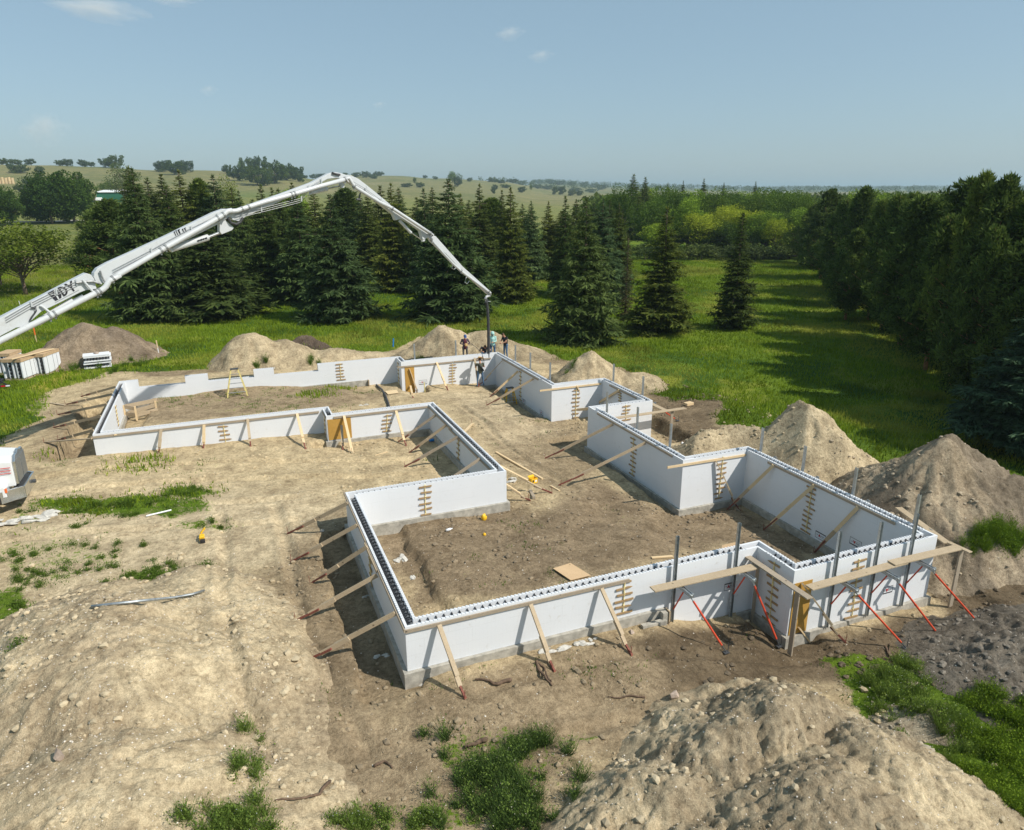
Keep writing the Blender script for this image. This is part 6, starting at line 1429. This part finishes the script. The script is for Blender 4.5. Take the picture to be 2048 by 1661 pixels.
# leafy trees across the middle distance
GLT = 'leafy trees beyond the meadow'
LT = [('decid2',1240,500,362,80),('spruce0',1262,480,346,70),('spruce0',1285,478,352,60),('decid0',1300,505,392,90),('decid2',1345,500,368,100),('decid1',1372,508,390,90),('decid3',1392,512,420,95),('decid5',1350,505,440,70),('decid2',1418,498,372,110),('decid3',1486,512,414,90),('decid3',1450,508,404,90),('decid5',1432,510,448,60),('decid2',1500,500,378,110),('decid1',1528,515,420,80),('decid3',1545,518,430,70),('decid0',1560,505,376,90),('decid0',1600,505,382,90),('decid1',1590,516,412,75),('decid2',1632,512,395,90),('decid0',1530,492,372,80),
 ('decid1',1385,485,376,80),('decid2',1460,482,372,90),('decid0',1328,480,370,80),('spruce2',1400,470,356,40),('spruce2',1360,470,360,30),('spruce2',1502,470,362,36),('decid2',1660,500,384,90),('decid1',1720,500,374,100),('decid0',1770,500,380,100),('decid2',1820,500,380,110),('decid0',1690,490,385,80),('decid5',1620,520,440,60),('decid0',1750,480,376,80),('decid1',1860,500,384,90),('spruce2',1330,470,364,30),('spruce2',1440,468,364,30),('decid0',1570,480,378,80),('decid1',1480,478,380,80),('decid0',1215,490,385,70),('decid1',1290,470,372,60)]
LT += [(('decid2','decid1','decid3','decid0','decid1')[i % 5], 1300+i*14.5+random.uniform(-6, 6), 508+random.uniform(-4, 8), random.uniform(412, 452), random.uniform(62, 96)) for i in range(23) if not 1455 < 1300+i*14.5 < 1475]
nm = {'decid3': 'yellow-green leafy tree', 'decid5': 'thin grey-green leafy tree', 'decid0': 'dark green leafy tree', 'decid1': 'mid-green leafy tree', 'decid2': 'deep green broad leafy tree', 'spruce0': 'dark spruce', 'spruce2': 'narrow dark spruce'}
for k, bx, by, ty, w in LT:
    where = 'at the far left of the leafy belt' if bx < 1310 else 'above the lone meadow spruce' if bx < 1560 else 'at the far end of the meadow before the right wood' if bx < 1640 else 'showing over the right wood'
    tree_px(k, bx, by, ty, f'{nm[k]} {where}', 'leafy_tree' if k[0] == 'd' else 'spruce_tree', 'tree', GLT, w)
for i in range(34):
    q = G(1290+i*10.5+random.uniform(-5, 5), 517+random.uniform(-3, 5)); tree('shrub%d' % (i % 2), q.x, q.y, random.uniform(1.6, 3.0), 'low bush under the leafy trees at the far edge of the meadow', 'bush', 'bush', 'bushes along the far edge of the meadow', 1.5)
# left side
tree_px('decid4', 52, 592, 432, 'low spreading leafy tree at the left edge above the first boom arm', 'leafy_tree', 'tree', None, 200); tree_px('decid4', 4, 575, 480, 'bushy part of the thicket at the left edge', 'leafy_tree', 'tree', None, 90)
tree_px('decid6', 105, 449, 338, 'left half of the big dark pair of trees by the dirt road', 'leafy_tree', 'tree', None, 92); tree_px('decid6', 150, 448, 336, 'right half of the big dark pair of trees by the dirt road', 'leafy_tree', 'tree', None, 92); tree_px('decid6', 75, 446, 385, 'small dark tree leaning out left of the big pair', 'leafy_tree', 'tree', None, 60)
tree_px('decid6', 10, 452, 368, 'dark tree cut by the left edge beside the road', 'leafy_tree', 'tree', None, 75); tree_px('decid5', 258, 425, 322, 'tall grey-green tree left of the conifers, on the skyline', 'leafy_tree', 'tree', None, 75); tree_px('decid5', 200, 442, 420, 'silvery low bush by the road', 'leafy_tree', 'tree', None, 26)
tree_px('decid1', 262, 470, 412, 'bright green leafy tree behind the crooked pine', 'leafy_tree', 'tree', None, 60); tree_px('decid0', 218, 396, 363, 'round tree behind the green shed', 'leafy_tree', 'tree', None, 36)
tree_px('decid1', 590, 480, 375, 'leafy tree in the gap under the top of the boom', 'leafy_tree', 'tree', None, 80); tree_px('decid5', 470, 500, 345, 'grey-green leafy tree above the second boom arm', 'leafy_tree', 'tree', None, 70)
GH = 'trees and bushes dotted over the far hills'
def hilltree(px, py, hpx, wpx, key='decid2', lb=None):
    d = ray(px, py); az = math.atan2(d.x, d.y); hit = None
    rs = np.geomspace(130, 4000, 500); X = np.sin(az)*rs; Y = np.cos(az)*rs; Z = ground_np(X, Y); R = CZ+d.z/math.hypot(d.x, d.y)*rs
    k = np.argmax(R < Z)
    if not R[k] < Z[k]:
        k = int(np.argmax((Z-CZ)/rs))
    x, y = X[k], Y[k]; D = rs[k]; H = hpx/F*D*1.05
    if wpx > hpx*.75: key = 'bush'
    rb = {'decid2': .52, 'decid0': .46, 'decid5': .41, 'decid1': .39, 'spruce0': .24, 'bush': .92}[key]
    return tree(key, float(x), float(y), H, lb or 'dark bush or small tree on the distant hills', 'tree', 'hill_tree', GH, (wpx/2/F*D)/(rb*H), sink=.4)
for i, (px, py, h, w) in enumerate([(5,328,10,30),(30,329,9,26),(62,329,10,22),(118,331,9,18),(135,333,12,26),(165,334,12,20),(182,333,8,18),(80,348,12,18),(42,348,14,40),(212,334,14,30),(232,338,22,40),(330,345,20,40),(350,350,24,50),(372,345,20,40),(455,348,16,22),(483,347,22,12),(520,352,34,40),(498,350,30,40),(550,368,40,60),(480,362,26,50),(515,372,34,70),(575,362,30,50),(590,360,24,50),(512,345,10,30),(588,345,6,16),(610,346,6,12),(630,348,9,26),(645,350,7,22),(598,365,16,26),(715,355,9,26),(732,356,12,22),(745,358,9,24),(755,353,9,20),(762,352,8,16),(830,372,16,10),(840,376,10,22),(815,375,8,30),(850,357,6,12),(870,359,6,14),(905,372,26,18),(915,374,20,22),(940,364,8,14),(985,365,9,26),(1000,367,7,30),(1025,366,8,30),(1045,367,9,26),(1075,368,8,30),(1100,369,9,28),(1120,371,9,26),(1145,372,9,22),(1170,374,9,22),(1190,376,8,24),(1062,384,14,8),(1045,386,12,22),(1110,390,16,14),(1125,390,16,20),(1145,392,12,22),(1160,392,10,18),(986,388,14,12),(990,380,10,14),(1075,378,9,26),(1095,380,9,26),(1120,382,8,30),(1150,384,8,30),(1180,386,8,26),(1010,376,7,26),(700,362,8,16),(560,352,9,22),(690,352,6,14),(20,336,8,14),(58,372,14,20),(42,385,14,24),(1205,380,10,30)]):
    where = 'on the left skyline' if px < 400 else 'on the slope behind the boom' if px < 650 else 'on the hillside above the spruce row' if px < 950 else 'on the hazy far ridge in the centre'
    hilltree(px, py, h, w, ('decid2','decid0','decid2','decid1')[i % 4], f'dark bush or small tree {where}')
# far woods toward the horizon on the right: one mass
def woods(name, az0, az1, r0, r1, n, hh, seed, c0=(.045,.070,.026), c1=(.10,.13,.045)):
    g = np.random.default_rng(seed); a = g.uniform(az0, az1, n); r = g.uniform(r0, r1, n); x = np.sin(a)*r; y = np.cos(a)*r; z = ground_np(x, y)
    cs = np.stack([x, y, z+hh*.5], -1); rs = g.uniform(.35, .7, n)*hh; V, Q, Cc = clump_arrays(seed, cs, rs, 60, hh*.15, c0, c1, .1, .8, .7, .85)
    o = link(bpy.data.objects.new(name, raw_mesh(name, V, Q, M['leaf'], {'leaf': Cc}, smooth=False))); return tag(o, kind='stuff')
woods('far_woods', heading(1180), heading(2500), 190, 420, 1500, 9.0, 77)
woods('distant_woods', heading(900), heading(2500), 1500, 4500, 1200, 14, 78)
# ------------------------------------------------------------ grass and weeds
def blades(name, x, y, h, w, c0, c1, per=5, seed=0, spread=.12, z=None, lean=.35, dry=None):
    g = np.random.default_rng(seed); n = len(x); x = np.repeat(x, per)+g.normal(0, spread, n*per); y = np.repeat(y, per)+g.normal(0, spread, n*per); z = surf(x, y)-.02
    hh = np.repeat(h, per)*g.uniform(.55, 1.2, n*per); ww = w*g.uniform(.6, 1.3, n*per); a = g.uniform(0, 6.28, n*per); b = g.uniform(0, 6.28, n*per)
    P = np.stack([x, y, z], -1); S_ = np.stack([np.cos(a), np.sin(a), 0*a], -1)*ww[:, None]*.5; T_ = P+np.stack([np.cos(b)*lean*hh, np.sin(b)*lean*hh, hh], -1)
    V = np.stack([P-S_, P+S_, T_], 1).reshape(-1, 3); Q = np.arange(len(x)*3).reshape(-1, 3); m = np.repeat(g.uniform(0, 1, (n, 1)), per, 0)*.6+g.uniform(0, 1, (n*per, 1))*.4; C = np.array(c0)*(1-m)+np.array(c1)*m
    if dry is not None:
        q = (sstep(.02, .2, fbm(x*.16+50, y*.16, 4))*.75)[:, None]; C = C*(1-q)+np.array(dry)*q; q = (sstep(.02, .16, fbm(x*.3+9, y*.3+30, 3))*.6)[:, None]; C = C*(1-q*.55)
    C = np.repeat(C, 3, 0)
    o = link(bpy.data.objects.new(name, raw_mesh(name, V, Q, M['leaf'], {'leaf': C}, smooth=False))); return tag(o, kind='stuff')
def cover_at(x, y):
    i = np.clip(np.searchsorted(gx, x), 0, len(gx)-1); j = np.clip(np.searchsorted(gy, y), 0, len(gy)-1); return cover[i, j]
g = np.random.default_rng(21)
a = g.uniform(heading(-700), heading(2900), 130000); r = 27+95*g.random(130000)**.85; x, y = np.sin(a)*r, np.cos(a)*r
onp = surf(x, y)-ground_np(x, y) < .03
k = (cover_at(x, y)+fbm(x*.5, y*.5, 3)*.7 > .45) & onp; x, y = x[k], y[k]; hs_ = (.10+.26*np.clip(fbm(x*.25, y*.25, 3)+.5, 0, 1))*(1+.5*sstep(60, 110, np.hypot(x, y)))
blades('meadow_grass', x, y, hs_, .06, (.080,.140,.012), (.25,.315,.030), 5, 22, .25, dry=(.30,.29,.07))
x = g.uniform(-11, 26, 110000); y = g.uniform(7, 45, 110000); cvx = cover_at(x, y); k = (cvx > .05) & (cvx < .97) & (g.random(110000) < cvx*.5) & (fbm(x*1.1, y*1.1, 4)*1.5+cvx > .45) & (np.abs(sdf(x, y, EXT)) > .3) & (surf(x, y)-ground_np(x, y) < .05)
blades('sprouting_weeds', x[k], y[k], np.full(k.sum(), .10), .035, (.050,.105,.018), (.13,.21,.04), 7, 23, .09)
# tall feathery weeds at the spots where the photograph has them
def weed(spots, name, seed, h=.5, c0=(.07,.12,.028), c1=(.19,.25,.07), flower=True):
    gg = np.random.default_rng(seed); X = []; Y = []; Hh = []
    for px, py, rx, ry, n in spots:
        p = GS(px, py); q = GS(px+rx, py); s_ = GS(px, py-ry); ax_ = max(.12, (q-p).length); ay = max(.12, math.hypot(s_.x-p.x, s_.y-p.y))
        m = max(3, n//26); cx_ = p.x+gg.normal(0, .52, m)*ax_; cy_ = p.y+gg.normal(0, .52, m)*ay; rr = gg.uniform(.07, .26, m); hh = h*gg.uniform(.35, 1.15, m)
        i = gg.integers(0, m, n); t = gg.uniform(0, 6.28, n); u = np.abs(gg.normal(0, .6, n)); X.append(cx_[i]+rr[i]*u*np.cos(t)); Y.append(cy_[i]+rr[i]*u*np.sin(t)); Hh.append(hh[i]*np.clip(1.1-.45*u, .25, 1.2))
    X, Y, Hh = map(np.concatenate, (X, Y, Hh)); blades(name, X, Y, Hh, .013, c0, c1, 5, seed, .03, lean=.6)
    n = len(X)*3; i = gg.integers(0, len(X), n); P = np.stack([X[i]+gg.normal(0, .05, n), Y[i]+gg.normal(0, .05, n), surf(X[i], Y[i])+Hh[i]*gg.uniform(.1, 1.1, n)], -1); D = unit(gg.normal(0, 1, (n, 3))+[0, 0, .6]); N = unit(np.cross(D, gg.normal(0, 1, (n, 3)))); L = gg.uniform(.025, .065, n); m = gg.uniform(0, 1, (n, 1)); C = np.array(c0)*(1-m)+np.array(c1)*m
    if flower: fl = gg.random(n) < .05; C[fl] = (.40,.41,.52); L[fl] *= .55
    V, Q = kites(P, D, N, L, L*.5); o = link(bpy.data.objects.new(name+'_leaves', raw_mesh(name+'_leaves', V, Q, M['leaf'], {'leaf': np.repeat(C, 4, 0)}, smooth=False))); tag(o, kind='stuff')
weed([(985,1550,75,36,700),(1030,1610,95,34,700),(945,1600,60,36,260),(1070,1495,60,22,240),(1070,1645,70,20,260),(900,1500,90,60,90),(1120,1560,60,60,90)], 'flowering_weeds', 31, .5, (.045,.085,.028), (.125,.185,.065))
weed([(470,1645,90,22,800),(500,1532,28,20,180),(730,1650,60,25,420),(860,1650,60,16,300),(495,1455,22,14,60)], 'low_weeds', 32, .32)
weed([(1790,1370,60,26,900),(1850,1420,60,24,500),(1810,1335,30,14,250),(1905,1450,60,30,500)], 'feathery_weeds', 33, .42)
weed([(1985,1500,60,60,1800),(2030,1450,60,60,1500),(1950,1400,50,18,300),(2020,1600,40,50,900)], 'roadside_grass', 34, .32, (.06,.11,.015), (.15,.22,.03), False)
weed([(1985,1075,50,16,700),(2030,1090,40,16,500)], 'grass_by_the_tall_pile', 35, .5, (.05,.10,.015), (.12,.19,.03), False)
weed([(250,1010,80,12,520),(170,1022,60,9,300),(380,985,60,8,360),(100,1150,110,26,420),(300,1150,70,20,420),(60,1110,70,16,260),(230,1100,110,20,200),(30,1213,18,16,120),(60,1023,20,7,70),(430,1052,30,7,120),(345,1018,16,5,50),(270,1030,50,8,120),(30,1294,10,6,40),(170,1050,40,8,80),(120,1145,80,12,220),(310,1150,60,12,220)], 'left_side_weeds', 36, .17, (.055,.10,.018), (.13,.19,.04), False)
weed([(1270,742,14,5,30),(845,722,18,10,120),(1135,742,14,8,50),(230,742,40,6,200),(170,740,40,8,160),(260,732,40,8,200),(520,735,30,6,90),(640,728,30,6,90)], 'tall_weeds', 37, .55, (.05,.10,.015), (.11,.18,.03), False)
# ------------------------------------------------------------ far buildings and vehicles
def place_far(px, py): return G(px, py)
p = onZ(235, 405, 0); sh = None
az = math.atan2(ray(233,405).x, ray(233,405).y)
p = G(235, 406); D_ = math.hypot(p.x, p.y); u = D_/F    # metres per picture pixel there
rt = Vector((math.cos(az), -math.sin(az), 0)); fw = Vector((math.sin(az), math.cos(az), 0))
M['green_metal'] = simple('green_steel_siding', (.01,.10,.055), .5, 0, .15, .5, .05, obj=False); M['white_roof'] = simple('white_steel_roof', (.74,.75,.75), .45, 0, .05, .5, 0, obj=False)
t = thing('metal_shed', 'green metal shed with a white roof below the hills on the left', 'shed', p)
w_, h_, dd_ = 58*u, 16*u, 40*u; c = Vector(p)
Mx = Matrix((rt, fw, Vector((0, 0, 1)))).transposed()
MB().box(c+fw*dd_/2+Vector((0, 0, h_/2-.5)), (w_, dd_, h_+1), Mx).build('wall', M['green_metal'], t)
a_ = c+Vector((0, 0, h_)); MB().prism([a_-rt*w_*.53-fw*.6, a_-rt*w_*.2+fw*dd_*.5+Vector((0, 0, 3.2*u)), a_-rt*w_*.4+fw*dd_*1.03, a_-rt*w_*.53+fw*dd_*1.0], (0, 0, .2)).prism([a_-rt*w_*.53-fw*.6, a_+rt*w_*.53-fw*.6, a_+rt*w_*.45+fw*dd_*.5+Vector((0, 0, 3.4*u)), a_-rt*w_*.3+fw*dd_*.5+Vector((0, 0, 3.4*u))], (0, 0, .2)).build('roof', M['white_roof'], t)
p2 = G(199, 406); t = thing('white_truck', 'small white truck parked left of the green shed', 'truck', p2)
MB().box(p2+Vector((0, 0, .9+.9)), (10*u, 2.6, 5*u), Mx).build('box_body', M['white'], t); MB().box(p2+rt*6*u+Vector((0, 0, 1.2)), (3*u, 2.4, 3*u), Mx).build('cab', M['white'], t)
for q in (-3, 4): MB().tube([p2+rt*q*u-fw*1.4+Vector((0, 0, .45)), p2+rt*q*u+fw*1.4+Vector((0, 0, .45))], .45, 12).build('wheel', M['rubber'], t)
p3 = G(194, 402); t = thing('quonset_hut', 'small brown arched hut beside the white truck', 'hut', p3)
m = MB(); n_ = 10; R_ = 5*u; pts = [p3+rt*math.cos(math.pi*i/n_)*R_+Vector((0, 0, math.sin(math.pi*i/n_)*R_*1.1)) for i in range(n_+1)]; m.prism(pts, fw*8); m.build('shell', M['root'], t)
def hay(px, py, wpx, hpx, label, mat, name, cat):
    p = G(px, py); D = math.hypot(p.x, p.y)/F; az = math.atan2(p.x, p.y); rt = Vector((math.cos(az), -math.sin(az), 0)); fw = Vector((math.sin(az), math.cos(az), 0)); Mx = Matrix((rt, fw, Vector((0, 0, 1)))).transposed()
    t = thing(name, label, cat, p); return p, D, rt, fw, Mx, t
M['straw_far'] = simple('stacked_timber', (.55,.42,.24), .9, 0, .2, .5, .2, obj=False)
p, D, rt, fw, Mx, t = hay(13, 369, 22, 10, 'stack of pale round bales on the hillside at the far left', None, 'bale_stack', 'bales')
for i in range(5): MB().tube([p+rt*(i-2)*4.4*D*1.0+Vector((0, 0, 0)), p+rt*(i-2)*4.4*D+Vector((0, 0, (9.+(i % 2))*D))], 2.3*D, 12).build('bale', M['straw_far'], t)
p, D, rt, fw, Mx, t = hay(1612, 404, 26, 5, '', None, 'white_roofed_building', 'building'); t['label'] = 'white roof of a building beyond the trees at the gap before the right wood'
MB().box(p+Vector((0, 0, 2)), (22*D, 12, 5), Mx).build('wall', M['green_metal'], t); MB().box(p+Vector((0, 0, 4.7+1.2*D)), (24*D, 14, 2.6*D), Mx).build('roof', M['white_roof'], t)
# pale water glimpsed beyond the meadow
M['water'] = simple('pond_water', (.30,.36,.42), .15, 0, .05, .5, 0, obj=False)
ribbon('pond', [G(1548,517)[:2], G(1600,513)[:2]], 3.0, M['water'], .25, 12)
# ------------------------------------------------------------ clouds high above
CM = bpy.data.materials.new('thin_cloud'); CM.use_nodes = True; n_ = CM.node_tree; n_.nodes.clear(); o_ = n_.nodes.new('ShaderNodeOutputMaterial'); pv = n_.nodes.new('ShaderNodeVolumePrincipled'); pv.inputs['Color'].default_value = (1, 1, 1, 1)
tc = n_.nodes.new('ShaderNodeTexCoord'); nz = n_.nodes.new('ShaderNodeTexNoise'); nz.inputs['Scale'].default_value = 1.6; nz.inputs['Detail'].default_value = 6; n_.links.new(tc.outputs['Object'], nz.inputs['Vector'])
ln = n_.nodes.new('ShaderNodeVectorMath'); ln.operation = 'LENGTH'; n_.links.new(tc.outputs['Object'], ln.inputs[0])
m1 = n_.nodes.new('ShaderNodeMath'); m1.operation = 'SUBTRACT'; m1.inputs[0].default_value = 1.0; n_.links.new(ln.outputs['Value'], m1.inputs[1])
m2 = n_.nodes.new('ShaderNodeMath'); m2.operation = 'MULTIPLY_ADD'; n_.links.new(nz.outputs['Fac'], m2.inputs[0]); m2.inputs[1].default_value = 2.2; m2.inputs[2].default_value = -1.35
m3 = n_.nodes.new('ShaderNodeMath'); m3.operation = 'ADD'; n_.links.new(m1.outputs[0], m3.inputs[0]); n_.links.new(m2.outputs[0], m3.inputs[1])
m4 = n_.nodes.new('ShaderNodeMath'); m4.operation = 'MULTIPLY'; m4.use_clamp = False; mx_ = n_.nodes.new('ShaderNodeMath'); mx_.operation = 'MAXIMUM'; mx_.inputs[1].default_value = 0; n_.links.new(m3.outputs[0], mx_.inputs[0]); n_.links.new(mx_.outputs[0], m4.inputs[0]); m4.inputs[1].default_value = .012
n_.links.new(m4.outputs[0], pv.inputs['Density']); n_.links.new(pv.outputs[0], o_.inputs['Volume'])
def cloud(px, py, wpx, hpx, label, rot=0):
    d = ray(px, py).normalized(); D = 3800; c = C0+d*D; r = wpx/2/F*D; h = hpx/2/F*D
    bm = bmesh.new(); bmesh.ops.create_icosphere(bm, subdivisions=2, radius=1.05); me = bpy.data.meshes.new('cloud'); bm.to_mesh(me); bm.free(); me.materials.append(CM)
    o = link(bpy.data.objects.new('cloud', me)); o.location = c; o.scale = (r*1.35, r, h*1.6); o.rotation_euler = (0, rot, -math.atan2(d.x, d.y)); tag(o, label, 'cloud', 'small clouds in a hazy sky')
for a_ in [(190,15,120,24,'long faint cloud at the top left corner',.10),(345,-3,70,14,'thin cloud cut by the top edge',0),(1018,66,46,18,'small bright puff, the upper of the pair right of centre',0),(1080,111,40,16,'small puff, the lower of the pair right of centre',0),(85,257,60,40,'faint patch of cloud low on the left',0),(416,180,26,14,'very faint small wisp above the boom',0),(758,209,24,9,'tiny wisp in the middle of the sky',0)]: cloud(*a_)
# ------------------------------------------------------------ dusty summer air
HZ = bpy.data.materials.new('haze_air'); HZ.use_nodes = True; n_ = HZ.node_tree; n_.nodes.clear(); o_ = n_.nodes.new('ShaderNodeOutputMaterial'); pv = n_.nodes.new('ShaderNodeVolumePrincipled')
pv.inputs['Color'].default_value = (.56,.72,.84,1); pv.inputs['Density'].default_value = .00020; pv.inputs['Anisotropy'].default_value = .2; n_.links.new(pv.outputs[0], o_.inputs['Volume'])
zmax = max(float(GZ.max()), 40)+32
hz = MB().box((0, 0, (zmax-60)/2-0), (19400, 19400, zmax+60)).build('haze', HZ); hz['kind'] = 'stuff'
